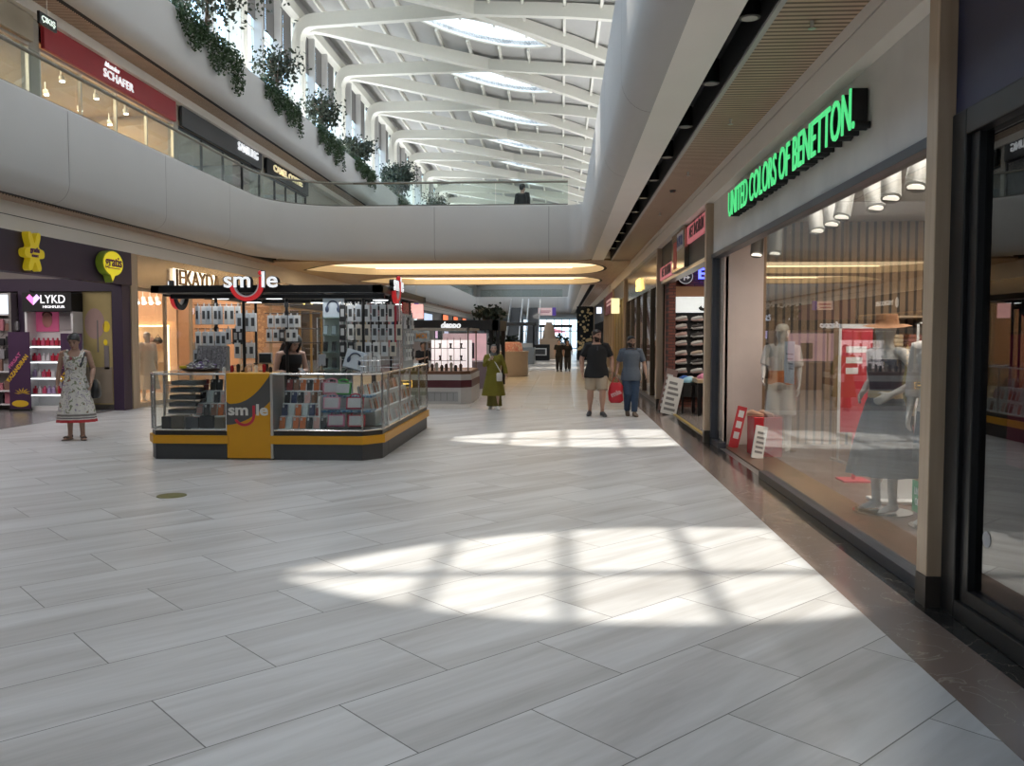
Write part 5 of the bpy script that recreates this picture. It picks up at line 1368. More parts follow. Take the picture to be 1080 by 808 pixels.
# raised smile sign on each side of the canopy
sg_red = mat('sign_red', (.55, .02, .03), .4, emit=.25, ecol=(.9, .04, .04))
def smile_sign(loc, rz, label):
    t = thing('raised_sign', label, 'sign', loc, rz)
    text('sm', 'letter_sides', .325, black_matt, (-.19, .03, .0), FACE_CAM, t, .06, .006, width=.40)
    text('le', 'letter_sides', .325, black_matt, (.245, .03, .0), FACE_CAM, t, .06, .006, width=.25)
    text('sm', 'lettering', .30, letter_white, (-.19, -.006, .0), FACE_CAM, t, .012, .004, width=.36)
    text('le', 'lettering', .30, letter_white, (.245, -.006, .0), FACE_CAM, t, .012, .004, width=.215)
    smile_arc(MB(), -.07, -.05, .20, .05, -.01, .05, 185, 365, .10).obj('red_smile', sg_red, t)
    smile_arc(MB(), -.07, -.05, .165, .022, .0, .05, 190, 360).obj('white_smile', white_plastic, t)
    smile_arc(MB(), -.07, -.05, .20, .07, .052, .08, 185, 365, .10).obj('back_of_smile', black_matt, t)
    MB().ball((.12, .02, .10), .035, .03, .035).obj('red_dot', sg_red, t)
    return t
sgn = smile_sign((-4.14, 11.50, 2.40), 0, 'smile sign with white letters and red arc on the front of the kiosk canopy')
dup(sgn, (-2.36, 12.6, 2.40), PI / 2, label='smile sign on the right side of the kiosk canopy, seen from its edge')
dup(sgn, (-5.60, 12.4, 2.32), -PI / 2, label='smile sign on the left side of the kiosk canopy, seen from its edge')
dup(sgn, (-3.35, 15.44, 2.22), PI, label='black back of the smile sign on the far side of the kiosk canopy')

# phone cases on stepped racks in the counters
case_cols = [('black', (.015, .015, .017)), ('orange', (.48, .12, .025)), ('grey', (.22, .24, .25)), ('dark red', (.20, .025, .025)), ('clear', (.45, .50, .50)), ('navy', (.025, .035, .09)), ('pale pink', (.55, .32, .28)), ('brown', (.16, .07, .035))]
case_proto = {}
def phone_case(ci):
    if ci in case_proto: return None
def put_case(ci, loc, rot, label, group, first=[{}]):
    nm, c = case_cols[ci]
    if ci not in first[0]:
        t = thing('phone_case', label, 'phone case', loc, 0, group); t.rotation_euler = rot
        MB().box(-.040, .040, -.006, .006, 0, .155, 0, .005).obj('case', mat('case_' + nm.replace(' ', '_'), c, .4), t)
        MB().box(-.030, -.005, -.009, -.006, .110, .145, 0, .001).cyl((0, 0, .155), (0, 0, .175), .004, .004, 6).obj('tag', light_grey, t)
        first[0][ci] = t; return t
    return dup(first[0][ci], loc, rot, label, group)
rng = random.Random(21)
def rack(label, loc, w, rows, dz, dy, group, place):
    t = thing('case_rack', label, 'rack', loc)
    m_ = MB()
    for r in range(rows):
        m_.box(-w / 2, w / 2, dy * r, dy * r + dy + .01, 0, .02 + dz * r, 0, .003)
    m_.obj('steps', mat('rack_white', (.55, .57, .57), .4), t)
    n = int(w / .088)
    for r in range(rows):
        for i in range(n):
            ci = rng.choice([0, 0, 1, 1, 2, 3, 4, 5, 6, 7]) if r else rng.choice([0, 1, 2, 4, 6, 0])
            p = (loc[0] - w / 2 + w * (i + .5) / n, loc[1] + dy * (r + .5), loc[2] + .022 + dz * r)
            put_case(ci, p, (-.22, 0, rng.uniform(-.06, .06)), '%s phone case, %s from left on the %s step of the %s' % (case_cols[ci][0], ordinal(i), ['lowest', 'second', 'third', 'top'][r], place), group)
rack('white stepped rack of phone cases beside the yellow panel, left counter', (-4.75, KY0 + .05, .386), .50, 4, .165, .12, 'phone cases in the left counter', 'left counter rack')
rack('white stepped rack of phone cases right of the yellow panel', (-3.48, KY0 + .05, .386), .66, 4, .165, .12, 'phone cases in the right counter', 'right counter rack')
# grey boxes stacked in the left counter
for i in range(5):
    o = MB().box(-.19, .19, -.15, .15, 0, .052, 0, .006).box(-.19, .19, -.152, -.148, .02, .03).obj('grey_box', mat('box_grey', (.10, .105, .11), .5), None, (-5.14 - .03 * (4 - i) * .4, KY0 + .36, .60 + .098 * i), (0, 0, .05 * (i % 2)))
    tag(o, 'flat grey box, %s from the bottom of the stack in the left counter' % ordinal(i), 'box', 'stacked grey boxes')
t = thing('glass_shelf', 'small shelf stack carrying the flat grey boxes in the left counter', 'shelf', (-5.14, KY0 + .36, .386))
for i in range(5): MB().box(-.24, .24, -.18, .18, .205 + .098 * i, .212 + .098 * i).obj('board', mat('shelf_smoke', (.2, .21, .21), .3), t)
MB().box(-.01, .01, .17, .19, 0, .62).obj('upright', steel, t)
for i in range(5):
    o = MB().box(-.09, .09, -.10, .10, 0, .17 + .02 * (i % 2), 0, .008).box(-.03, .03, -.104, -.10, .06, .09).obj('speaker_box', [k_black, dark_grey, mat('box_khaki', (.12, .10, .07), .5)][(i * 2) % 3], None, (-5.40 + .20 * i - (.0 if i else -.02), KY0 + .20 if i else KY0 + .30, .386))
    tag(o, 'dark gadget box, %s from the left on the floor of the left counter' % ordinal(i), 'box', 'gadget boxes in the left counter')
# children's tablet covers in the right counter
tc = [('green', (.03, .28, .03), -2.97, .86), ('pale pink', (.55, .25, .32), -3.10, .67), ('crimson', (.35, .02, .06), -2.78, .67), ('pink', (.50, .12, .22), -3.04, .43), ('red', (.40, .03, .05), -2.76, .43), ('rose', (.5, .2, .25), -3.12, .87)]
for i, (nm, c, x, z) in enumerate(tc):
    t = thing('tablet_cover', '%s tablet cover with handle, %s in the right counter' % (nm, ['on the upper blue ledge', 'left on the middle ledge', 'right on the middle ledge', 'at the left on the floor', 'at the right on the floor', 'left on the upper blue ledge'][i]), 'tablet cover', (x, KY0 + .17 + (.1 if z > .8 else 0), z))
    t.rotation_euler = (-.3, 0, .06 * (i - 2))
    m = mat('cover_' + nm.replace(' ', '_'), c, .6)
    MB().box(-.12, .12, -.014, .014, 0, .17, 0, .012).obj('bumper', m, t)
    MB().box(-.095, .095, -.018, -.013, .02, .15).obj('white_card', mat('pale_card', (.45, .43, .44), .4), t)
    MB().tube([(-.07, 0, .165), (-.06, 0, .20), (0, 0, .215), (.06, 0, .20), (.07, 0, .165)], .012, 8).obj('handle', m, t)
t = thing('ledge', 'blue crinkled stepped ledge under the tablet covers', 'shelf', (-2.93, KY0 + .10, .386))
bm_ = patches('blue_foil', [(.02, .10, .25), (.05, .22, .40), (.30, .42, .5), (.03, .08, .2)], 18, .35)
MB().box(-.34, .36, .10, .46, .235, .265, 0, .01).obj('middle_board', bm_, t); MB().box(-.34, .36, .2, .5, .43, .46, 0, .01).obj('upper_board', bm_, t)
MB().box(-.34, -.32, .05, .5, 0, .46).obj('side', white_plastic, t)
o = MB().box(-.12, .12, -.05, .05, 0, .14, 0, .006).obj('navy_box', mat('box_navy', (.03, .04, .11), .4), None, (-3.08, KY0 + .46, .848)); tag(o, 'navy blue box on the upper ledge behind the tablet covers', 'box')
# leaning case rows in the side counter
t = thing('case_rack', 'slanted white rack running along the side counter', 'rack', (-2.75, 13.85, .386))
m_ = MB()
for r in range(3): m_.box(-.28 + .0, .30 - .17 * r, -1.7, 1.7, .0 + .0, .02 + .19 * r, 0, .004)
m_.obj('steps', mat('rack_white', (.55, .57, .57), .4), t)
for r in range(3):
    for i in range(26):
        ci = rng.choice([4, 4, 2, 6, 1, 7, 4])
        put_case(ci, (-2.75 + .24 - .17 * r, 12.22 + .127 * i, .386 + .022 + .19 * r), (.45 * 0 - .2, rng.uniform(-.05, .05), PI / 2 + rng.uniform(-.1, .1)), '%s phone case, %s from the front on the %s step along the side counter' % (case_cols[ci][0], ordinal(i), ['outer', 'middle', 'inner'][r]), 'phone cases in the side counter')

# goods hung on posts and the grid panel
box_cols = [('white', (.60, .61, .62)), ('pale grey', (.42, .44, .46)), ('white', (.66, .66, .64)), ('black', (.02, .02, .022)), ('silver', (.50, .53, .56)), ('cream', (.55, .50, .42))]
hb = {}
def hang_box(ci, loc, rz, w, h, label, group):
    nm, c = box_cols[ci]
    if ci not in hb:
        t = thing('hanging_pack', label, 'boxed accessory', loc, rz, group)
        MB().box(-.05, .05, -.018, .018, -.20, 0, 0, .004).obj('box', mat('pack_%d' % ci, c, .45), t)
        MB().box(-.028, .028, -.020, -.018, -.14, -.05).obj('print', dark_grey if ci != 3 else light_grey, t)
        MB().box(-.012, .012, -.003, .003, 0, .035).obj('hang_tab', light_grey, t)
        hb[ci] = t; t.scale = (w / .1, 1, h / .2); return t
    return dup(hb[ci], loc, rz, label, group, (w / .1, 1, h / .2))
def pole_goods(px, py, rows, word):
    for r, (z, n, w, h, x0) in enumerate(rows):
        for i in range(n):
            ci = rng.choice([0, 1, 2, 4, 0, 3] if i % 3 else [0, 2, 4])
            hang_box(ci, (px + x0 + (w + .012) * i, py - .06 + .02 * (i % 2), z), rng.uniform(-.5, .5), w, h, '%s pack, %s from left in the %s row on the %s' % (box_cols[ci][0], ordinal(i), ordinal(r), word), 'packs on the ' + word)
pole_goods(-4.95, 12.25, [(2.08, 8, .07, .26, -.22), (1.98, 3, .09, .26, .38), (1.72, 5, .08, .24, -.22), (1.76, 3, .08, .22, .22), (1.56, 3, .09, .22, .35), (1.46, 4, .09, .2, -.25)], 'left black post')
pole_goods(-3.92, 12.25, [(1.95, 5, .085, .17, -.20), (1.75, 5, .08, .17, -.22)], 'post beside the seller')
# wire arms carrying those packs
for x, y, w in ((-4.95, 12.3, 'left black post'), (-3.92, 12.3, 'post left of the seller')):
    t = thing('wire_rack', 'black wire rack arms clamped to the %s' % w, 'rack', (x, y, 0))
    for z in (2.10, 1.98, 1.76, 1.56): MB().cyl((-.32, 0, z), (.50, 0, z), .006, .006, 6).cyl((0, 0, z - .03), (0, 0, z + .03), .032, .032, 10).obj('arm', black_metal, t)
# grid panel of packs at the right front
t = thing('grid_panel', 'chrome grid panel full of hanging packs above the right counter', 'rack', (-2.72, 12.32, 1.16))
m_ = MB()
for i in range(9): m_.cyl((-.42 + .105 * i, 0, .02), (-.42 + .105 * i, 0, .98), .004, .004, 6)
for i in range(9): m_.cyl((-.42, 0, .05 + .11 * i), (.42, 0, .05 + .11 * i), .004, .004, 6)
m_.obj('grid', chrome, t)
for s_ in (-1, 1): MB().cyl((s_ * .43, 0, 0), (s_ * .43, 0, 1.0), .014, .014, 8).obj('upright', chrome, t)
for r, (z, n, w, h) in enumerate(((2.10, 7, .085, .24), (1.82, 8, .085, .22), (1.57, 7, .09, .2))):
    for i in range(n):
        ci = rng.choice([0, 1, 2, 4, 5, 3, 0, 5])
        hang_box(ci, (-3.10 + (w + .03) * i, 12.26, z), rng.uniform(-.2, .2), w, h, '%s pack, %s from the left in the %s row of the chrome grid' % (box_cols[ci][0], ordinal(i), ordinal(r)), 'packs on the grid panel')
for i, (nm, c) in enumerate((('pink', (.55, .2, .2)), ('navy', (.04, .06, .14)), ('red', (.45, .03, .05)))):
    o = MB().box(-.014, .014, -.006, .006, 0, .58, 0, .003).cyl((0, 0, .58), (0, 0, .60), .006, .006, 6).obj('watch_strap', mat('strap_' + nm, c, .6), None, (-2.44 + .045 * i, 12.30, 1.50)); tag(o, 'long %s strap hanging at the right end of the grid panel' % nm, 'strap')
# pale acrylic panel with boxes on the right side
t = thing('acrylic_panel', 'pale acrylic board with gadget packs at the right corner of the kiosk', 'rack', (-2.36, 13.3, 1.17))
MB().box(-.008, .008, -.45, .45, 0, .82, 0, .004).obj('board', mat('acrylic_pale', (.42, .47, .50), .2), t)
MB().cyl((0, -.45, 0), (0, -.45, .86), .01).cyl((0, .45, 0), (0, .45, .86), .01).obj('upright', chrome, t)
for r in range(3):
    for i in range(4):
        ci = [0, 3, 1, 2, 4, 0][(r * 2 + i) % 6]
        hang_box(ci, (-2.33, 12.97 + .21 * i, 1.94 - .24 * r), PI / 2, .11, .17, '%s pack, %s from the front in the %s row of the acrylic board' % (box_cols[ci][0], ordinal(i), ordinal(r)), 'packs on the acrylic board')
t = thing('red_sign_board', 'small dark red header board above the acrylic board', 'sign', (-2.36, 13.1, 2.0))
MB().box(-.01, .01, -.2, .3, 0, .16, 0, .004).obj('board', mat('red_gloss', (.36, .012, .02), .25), t)
t = thing('lit_sign', 'small glowing pink sign on the far right post of the kiosk', 'sign', (-2.42, 14.62, 1.95))
MB().box(-.10, .10, -.02, .02, 0, .24, 0, .01).obj('case', mat('pink_lit', (.9, .45, .4), .5, emit=.8, var=.3, scale=14), t)
# glass display tower with a headphone box on top
t = thing('display_tower', 'glass display tower behind the right counter with phones on its shelves', 'display case', (-3.29, 12.55, 0))
m_ = MB()
for x in (-.21, .21):
    for y in (-.17, .17): m_.cyl((x, y, 0), (x, y, 1.92), .011, .011, 8)
m_.obj('metal_frame', chrome, t)
MB().box(-.21, .21, -.17, .17, 0, 1.0, 0, .005).obj('cabinet', mat('tower_grey', (.3, .32, .33), .4), t)
for z in (1.18, 1.42, 1.66, 1.91): MB().box(-.21, .21, -.17, .17, z, z + .008).obj('glass_shelf', mat('shelf_green', (.30, .40, .36), .15), t)
MB().box(-.212, .212, -.174, -.170, 1.0, 1.92).obj('glass_front', case_glass, t)
MB().box(-.2, .2, .16, .168, 1.0, 1.92).obj('back', mat('tower_back', (.42, .47, .45), .3), t)
for r, z in enumerate((1.19, 1.43, 1.67)):
    for i in range(3):
        m_ = MB().box(-.035, .035, -.005, .005, 0, .15, 0, .004).box(-.030, .030, -.007, -.005, .012, .138, 1)
        o = m_.obj('phone', [mat('phone_shell', (.55, .57, .58) if r == 2 else (.05, .05, .055), .3), mat('phone_face_%d' % (r == 2), (.5, .58, .62) if r == 2 else (.01, .012, .015), .1)], None, (-3.42 + .125 * i, 12.50, z + .002), (-.25, 0, .1 * (i - 1)))
        tag(o, '%s phone, %s from the left on the %s shelf of the glass tower' % ('pale' if r == 2 else 'dark', ordinal(i), ['bottom', 'middle', 'top'][r]), 'phone', 'phones in the glass tower')
def headphone_box(loc, rot, label, s_=1.0):
    t = thing('headphone_box', label, 'box', loc); t.rotation_euler = rot; t.scale = (s_,) * 3
    MB().box(-.13, .13, -.05, .05, 0, .25, 0, .006).obj('carton', mat('carton_pale', (.50, .55, .60), .4), t)
    m2 = MB(); m2.tube([(math.cos(a) * .075, -.056, .13 + math.sin(a) * .08) for a in [PI * i / 12 for i in range(13)]], .010, 6)
    m2.ball((-.075, -.056, .105), .024, .012, .042).ball((.075, -.056, .105), .024, .012, .042); m2.obj('headphone_print', mat('print_navy', (.03, .045, .09), .4), t)
    return t
headphone_box((-3.29, 12.5, 1.925), (0, 0, .05), 'pale box with headphone picture on top of the glass tower', 1.12)
t2 = headphone_box((-2.87, 11.85, 1.20), (-.25, .28, .15), 'white tilted headphone box on a black stand on the right counter', 1.05)
t = thing('box_stand', 'black wire stand under the tilted headphone box', 'stand', (-2.87, 11.85, 1.162))
MB().tube([(-.12, -.05, 0), (-.06, 0, .05), (.10, 0, .03), (.12, -.05, 0)], .008, 6).tube([(-.12, .1, 0), (-.05, .06, .12), (.08, .06, .1), (.12, .1, 0)], .008, 6).obj('wire', black_metal, t)
t = thing('wire_basket', 'chrome wire basket of small white packs on the right counter', 'basket', (-2.62, 11.85, 1.162))
m_ = MB()
for i in range(7):
    x = -.15 + .05 * i; m_.cyl((x, -.1, 0), (x, -.1, .16), .003, .003, 5).cyl((x, .1, 0), (x, .1, .16), .003, .003, 5)
for z in (.005, .08, .16): m_.tube([(-.15, -.1, z), (.15, -.1, z), (.15, .1, z), (-.15, .1, z), (-.15, -.1, z)], .004, 5)
m_.obj('wire', chrome, t)
for i in range(5):
    o = MB().box(-.022, .022, -.02, .02, 0, .2 + .03 * (i % 3), 0, .004).box(-.015, .015, -.022, -.02, .06, .15).obj('small_pack', white_plastic, None, (-2.74 + .06 * i, 11.85, 1.17)); tag(o, 'small white pack, %s from the left in the wire basket' % ordinal(i), 'boxed accessory', 'packs in the wire basket')
# till, tray and little things on the left counter
t = thing('goods_tray', 'dark oval tray heaped with cables and sachets on the left counter', 'tray', (-5.0, 11.85, 1.162))
MB().loft([((0, 0, 0), .20, .12), ((0, 0, .03), .27, .17), ((0, 0, .05), .28, .18), ((0, 0, .035), .25, .15)], 20, flat=True).obj('tray', mat('tray_brown', (.05, .025, .018), .5), t)
gl_ = patches('goods_heap', [(.42, .43, .46), (.06, .06, .07), (.20, .18, .22), (.5, .5, .52), (.10, .10, .11)], 45, .5)
m_ = MB(); r3 = random.Random(77)
for i in range(95):
    a = r3.uniform(0, 6.28); q = math.sqrt(r3.random()); x, y = .23 * q * math.cos(a), .14 * q * math.sin(a); z = .04 + .16 * (1 - q) * r3.uniform(.5, 1)
    if i % 3: m_.loft([((x - .03, y, z), .012, .008), ((x, y + r3.uniform(-.02, .02), z + .02), .016, .010), ((x + r3.uniform(.02, .05), y, z + r3.uniform(-.01, .03)), .010, .007)], 6, i % 5)
    else: m_.box(x - .022, x + .022, y - .016, y + .016, z - .012, z + .022, i % 5, .004)
m_.obj('heap', [mid_grey, k_black, light_grey, mat('sachet_violet', (.16, .10, .24), .4), mat('sachet_white', (.55, .55, .57), .4)], t)['kind'] = 'stuff'
o = MB().box(-.05, .05, -.03, .03, 0, .035, 0, .008).obj('yellow_sachet', mat('sachet_yellow', (.60, .48, .03), .4), t, (-.20, -.10, .05))
t = thing('counter_display', 'tilted grey display of small packs behind the oval tray', 'stand', (-4.93, 12.0, 1.162))
q = MB().prism([(0, 0), (.18, 0), (.18, .34), (.12, .36)], -.22, .22, 0, 'yzx').obj('body', mid_grey, t)
m_ = MB()
for r in range(3):
    for i in range(6): m_.box(-.20 + .07 * i, -.14 + .07 * i, .01 + .035 * r, .03 + .035 * r, .05 + .1 * r, .15 + .1 * r, 0, .004)
m_.obj('packs', gl_, t)
t = thing('card_terminal', 'small pale screen terminal on the counter left of the seller', 'screen', (-4.15, 12.05, 1.162))
MB().box(-.03, .03, -.03, .03, 0, .10).box(-.08, .08, -.06, .06, 0, .015, 0, .004).obj('foot', k_black, t)
MB().box(-.10, .10, -.02, .02, .10, .26, 0, .01).obj('case', mat('terminal_grey', (.35, .37, .38), .4), t)
MB().box(-.085, .085, -.023, -.02, .12, .245).obj('display', mat('terminal_dark', (.03, .035, .04), .15), t)
t = thing('phone_stand', 'small pale tablet on a black stand in front of the seller', 'stand', (-3.33, 12.0, 1.162))
MB().cyl((0, 0, 0), (0, 0, .012), .06, .06, 16).cyl((0, 0, 0), (0, 0, .10), .008).obj('foot', k_black, t)
MB().box(-.05, .05, -.006, .006, .08, .24, 0, .005).obj('tablet', mat('tablet_pale', (.35, .36, .38), .35), t)
for i in range(7):
    o = MB().cyl((0, 0, 0), (0, 0, .06 + .02 * (i % 3)), .022, .026, 12).cyl((0, 0, .06 + .02 * (i % 3)), (0, 0, .075 + .02 * (i % 3)), .016, .016, 10).obj('gadget_tub', [white_plastic, mat('red_gloss', (.36, .012, .02), .25), k_black, mat('tan_tub', (.45, .3, .2), .5)][i % 4], None, (-4.62 + .10 * i if i < 4 else -4.62 + .10 * i + .05, 11.72 + .03 * (i % 2), 1.161)); tag(o, 'small gadget tub, %s from the left behind the yellow panel' % ordinal(i), 'tub', 'tubs behind the yellow panel')
# inner storage cabinet of the kiosk
t = thing('storage_cabinet', 'low grey storage cabinet in the middle of the phone kiosk', 'cabinet', (-4.3, 14.2, 0))
MB().box(-.6, .6, -.3, .3, 0, .95, 0, .01).obj('body', mid_grey, t); 
for x in (-.3, .3):
    d = MB().box(x - .28, x + .28, -.32, -.30, .08, .88, 0, .004).obj('door', light_grey, t); MB().cyl((x, -.335, .42), (x, -.335, .56), .008).obj('handle', chrome, d)
t = thing('stool', 'black stool behind the seller', 'stool', (-3.55, 13.0, 0))
MB().cyl((0, 0, .60), (0, 0, .66), .17, .18, 18).obj('seat', k_black, t); MB().cyl((0, 0, .03), (0, 0, .6), .025).obj('column', chrome, t); MB().cyl((0, 0, 0), (0, 0, .03), .2, .18, 18).obj('foot', k_black, t)

# floor cap
o = MB().cyl((0, 0, 0), (0, 0, .006), .15, .145, 28).cyl((0, 0, .006), (0, 0, .008), .11, .11, 28).obj('floor_drain', mat('floor_cap_brass', (.16, .15, .05), .45, .4), None, (-4.03, 8.76, .0))
tag(o, 'round brassy floor cap set in the pale tiles left of centre', 'floor cap')

# ------------------------------------------------------------------ second kiosk (jewellery) and those behind
t = thing('jewellery_kiosk', 'white jewellery kiosk counter with wine red band behind the phone kiosk', 'kiosk', (-3.30, 21.2, 0))
kw = mat('kiosk_white', (.50, .48, .46), .4)
pl = [(-.9, 0), (.85, 0), (1.08, .26), (1.08, 2.4), (-.9, 2.4)]
MB().prism(pl, .0, .72).obj('counter', kw, t)
def offs(d): return [(-.9, -d), (.85 + d * .4, -d), (1.08 + d, .26 - d * .4), (1.08 + d, 2.4), (-.9, 2.4)]
MB().prism(offs(.012), .40, .58).obj('wine_band', mat('wine_red', (.075, .010, .016), .4), t)
MB().box(-.92, .55, -.02, -.012, .38, .60).obj('white_end', kw, t) if False else None
pn = MB().box(-.62, .78, -.012, -.0, .06, .30).obj('skirt_panel', mat('skirt_grey', (.33, .33, .33), .5), t)
m_ = MB()
for i in range(9): m_.box(-.58 + .155 * i, -.565 + .155 * i, -.016, -.012, .08, .28)
m_.box(-.6, .76, -.016, -.012, .275, .285)
m_.obj('line_pattern', mid_grey, pn)
bx = MB().box(-.62, -.36, -.03, -.012, .42, .56, 0, .004).obj('lit_logo', black_matt, t)
MB().box(-.635, -.345, -.026, -.02, .41, .42).box(-.635, -.345, -.026, -.02, .56, .57).box(-.635, -.62, -.026, -.02, .41, .57).box(-.36, -.345, -.026, -.02, .41, .57).obj('gold_edge', mat('gold_glow', (1, .6, .1), .5, emit=1.5, ecol=(1, .6, .12), var=0), bx)
MB().box(-.57, -.41, -.034, -.03, .475, .51).obj('gold_print', mat('gold_glow', (1, .6, .1), .5, emit=1.5, ecol=(1, .6, .12), var=0), bx)
MB().prism(offs(-.03), .72, .80).obj('glass_case', mat('case_brown', (.08, .05, .035), .25), t)
fr = MB()
for x, y in ((-.85, .1), (.25 - .3, .1), (1.0, .3), (1.0, 2.3), (-.85, 2.3)): fr.cyl((x, y, .72), (x, y, 1.84), .018, .018, 8)
for i in range(6): fr.cyl((.02 + .16 * i, .2, .8), (.02 + .16 * i, .2, 1.62), .008, .008, 6)
fr.obj('uprights', mat('bronze_post', (.16, .11, .07), .35, .5), t)
MB().box(-.92, 1.06, .02, .10, 1.80, 1.86, 0, .005).box(1.0, 1.08, .02, 2.4, 1.80, 1.86, 0, .005).box(-.92, 1.06, 2.3, 2.38, 1.80, 1.86).obj('top_beam', mat('beam_champagne', (.36, .30, .24), .4), t)
sb = MB().box(-.80, .08, .02, .08, 1.52, 1.80, 0, .004).obj('sign_panel', mat('sign_mirror', (.36, .37, .36), .2, .4), t)
text('YOU & MOI', 'lettering', .17, mat('copper_letter', (.50, .20, .04), .4, .3), (-.36, .015, 1.66), FACE_CAM, sb, .02, .006, width=.76)
MB().box(.0, 1.02, .04, .06, 1.56, 1.80).obj('glass_fascia', rail_glass, t)
MB().box(-.05, 1.0, 1.2, 1.22, .85, 1.56).obj('lit_back', mat('pale_screen', (.75, .68, .68), .5, emit=.5, ecol=(.95, .86, .86), var=.05), t)
for z in (1.05, 1.35): MB().box(.0, .95, .15, .35, z, z + .015).obj('glass_shelf', mat('shelf_smoke', (.2, .21, .21), .3), t)
jm_ = [mat('bust_black', (.02, .02, .02), .6), mat('bust_cream', (.5, .45, .38), .6), mat('bust_brown', (.12, .07, .05), .6)]
for i in range(14):
    x = -3.30 - .72 + .118 * i; c = jm_[(i * 5) % 3]
    o = MB().loft([((0, 0, 0), .04, .03), ((0, 0, .04), .03, .025), ((0, 0, .10 + .03 * (i % 3)), .045, .03), ((0, 0, .15 + .03 * (i % 3)), .02, .02)], 10, flat=True).obj('jewellery_bust', c, None, (x, 21.45 + .05 * (i % 2), .80))
    tag(o, 'small jewellery stand, %s from the left on the white kiosk counter' % ordinal(i), 'jewellery stand', 'stands on the jewellery kiosk')
for i in range(8):
    o = MB().loft([((0, 0, 0), .035, .03), ((0, 0, .05), .02, .02), ((0, 0, .12), .04, .03)], 10, flat=True).obj('jewellery_bust', jm_[(i * 2) % 3], None, (-3.25 + .26 * (i % 4), 21.45, 1.065 + .30 * (i // 4)))
    tag(o, 'small jewellery stand, %s from the left on the %s glass shelf of the white kiosk' % (ordinal(i % 4), ['lower', 'upper'][i // 4]), 'jewellery stand', 'stands on the jewellery kiosk shelves')
area('jewellery_lamp', (-3.2, 22.3, 1.78), (0, 0, 0), 1.4, 1.4, 9, (1, .9, .8))

t = thing('black_kiosk', 'black-framed kiosk with pinkish lit screens behind the jewellery kiosk', 'kiosk', (-2.9, 27.2, 0))
MB().box(-3.2, .95, -.1, .15, 1.84, 2.16, 0, .01).box(.75, 1.0, -.1, 3.0, 1.84, 2.16, 0, .01).obj('header', black_matt, t)
for x, y in ((.92, 0), (.68, .4), (-3.0, 0), (.9, 2.9), (-.9, 0)): MB().box(x - .06, x + .06, y - .06, y + .06, 0, 1.86, 0, .005).obj('post', black_matt, t)
text('deppo', 'lettering', .26, letter_white, (-.55, -.11, 2.0), FACE_CAM, t, .02, .012, width=.62, shear=.2)
MB().box(-.95, .55, .2, .8, 0, .85, 0, .01).obj('counter', mat('counter_plum', (.20, .15, .17), .4), t)
MB().box(-.9, .5, .7, .76, .88, 1.75).obj('screen', mat('pink_screen', (.45, .28, .30), .4, emit=.5, ecol=(.75, .45, .48), var=.5, scale=2.5), t)
MB().box(-.25, .12, .66, .69, .95, 1.45).obj('dark_print', mat('plum_print', (.06, .04, .06), .4), t)
t = thing('potted_plant', 'dark bushy plant standing on top of the black kiosk', 'plant', (-2.35, 28.6, 2.16))
MB().cyl((0, 0, 0), (0, 0, .16), .22, .26, 16).obj('pot', k_black, t)
rng = random.Random(5); pts = [(rng.gauss(0, .22), rng.gauss(0, .2), .27 + rng.gauss(0, .09)) for i in range(520)]
m_ = MB(); leaves(m_, pts, .16, rng); m_.obj('foliage', leaf_m[2], t)
t = thing('round_counter', 'beige rounded counter beyond the black kiosk', 'counter', (-2.05, 36.5, 0))
MB().loft([((0, 0, 0), .62, .8), ((0, 0, .05), .66, .85), ((0, 0, .95), .66, .85), ((0, 0, 1.0), .70, .9), ((0, 0, 1.04), .70, .9)], 28, flat=True).obj('body', mat('beige_counter', (.40, .34, .30), .5), t)
MB().loft([((0, 0, 1.04), .45, .6), ((0, 0, 1.35), .40, .55), ((0, 0, 1.42), .3, .4)], 24, flat=True).obj('goods', patches('pink_goods', [(.6, .3, .25), (.5, .2, .2), (.65, .5, .42)], 9), t)
t = thing('white_kiosk', 'white and dark display kiosk in the sunlit far part of the hall', 'kiosk', (-2.6, 52, 0))
MB().box(-1.0, 1.0, 0, 2.0, 0, 1.0, 0, .03).obj('counter', mat('kiosk_bluegrey', (.28, .31, .33), .4), t)
MB().box(-.9, .9, .2, 1.8, 1.0, 1.25, 0, .02).obj('case', mat('kiosk_case_white', (.6, .62, .62), .3), t)
for x in (-.95, .95): MB().cyl((x, .1, 0), (x, .1, 2.3), .05).obj('post', black_matt, t)
MB().box(-1.1, 1.1, 0, 2, 2.3, 2.5, 0, .02).obj('header', dark_grey, t)
t = thing('display_table', 'dark island with a white-framed screen beyond the white kiosk', 'table', (-1.7, 60, 0))
MB().box(-.9, .9, 0, 1.2, 0, 1.1, 0, .03).obj('body', black_matt, t); MB().box(-.7, .7, -.03, 0, .35, .85, 0, .01).obj('screen_frame', white_plastic, t); MB().box(-.6, .6, -.04, -.03, .42, .78).obj('screen', dark_grey, t)
t = thing('display_column', 'tan display column far down the hall', 'column', (-.9, 64, 0))
MB().box(-.7, .7, -.3, .3, 0, 1.5, 0, .02).loft([((0, 0, 1.5), .5, .25), ((0, 0, 2.2), .38, .2), ((0, 0, 2.7), .2, .12)], 14, flat=True).obj('body', mat('tan_column', (.45, .33, .24), .6), t)
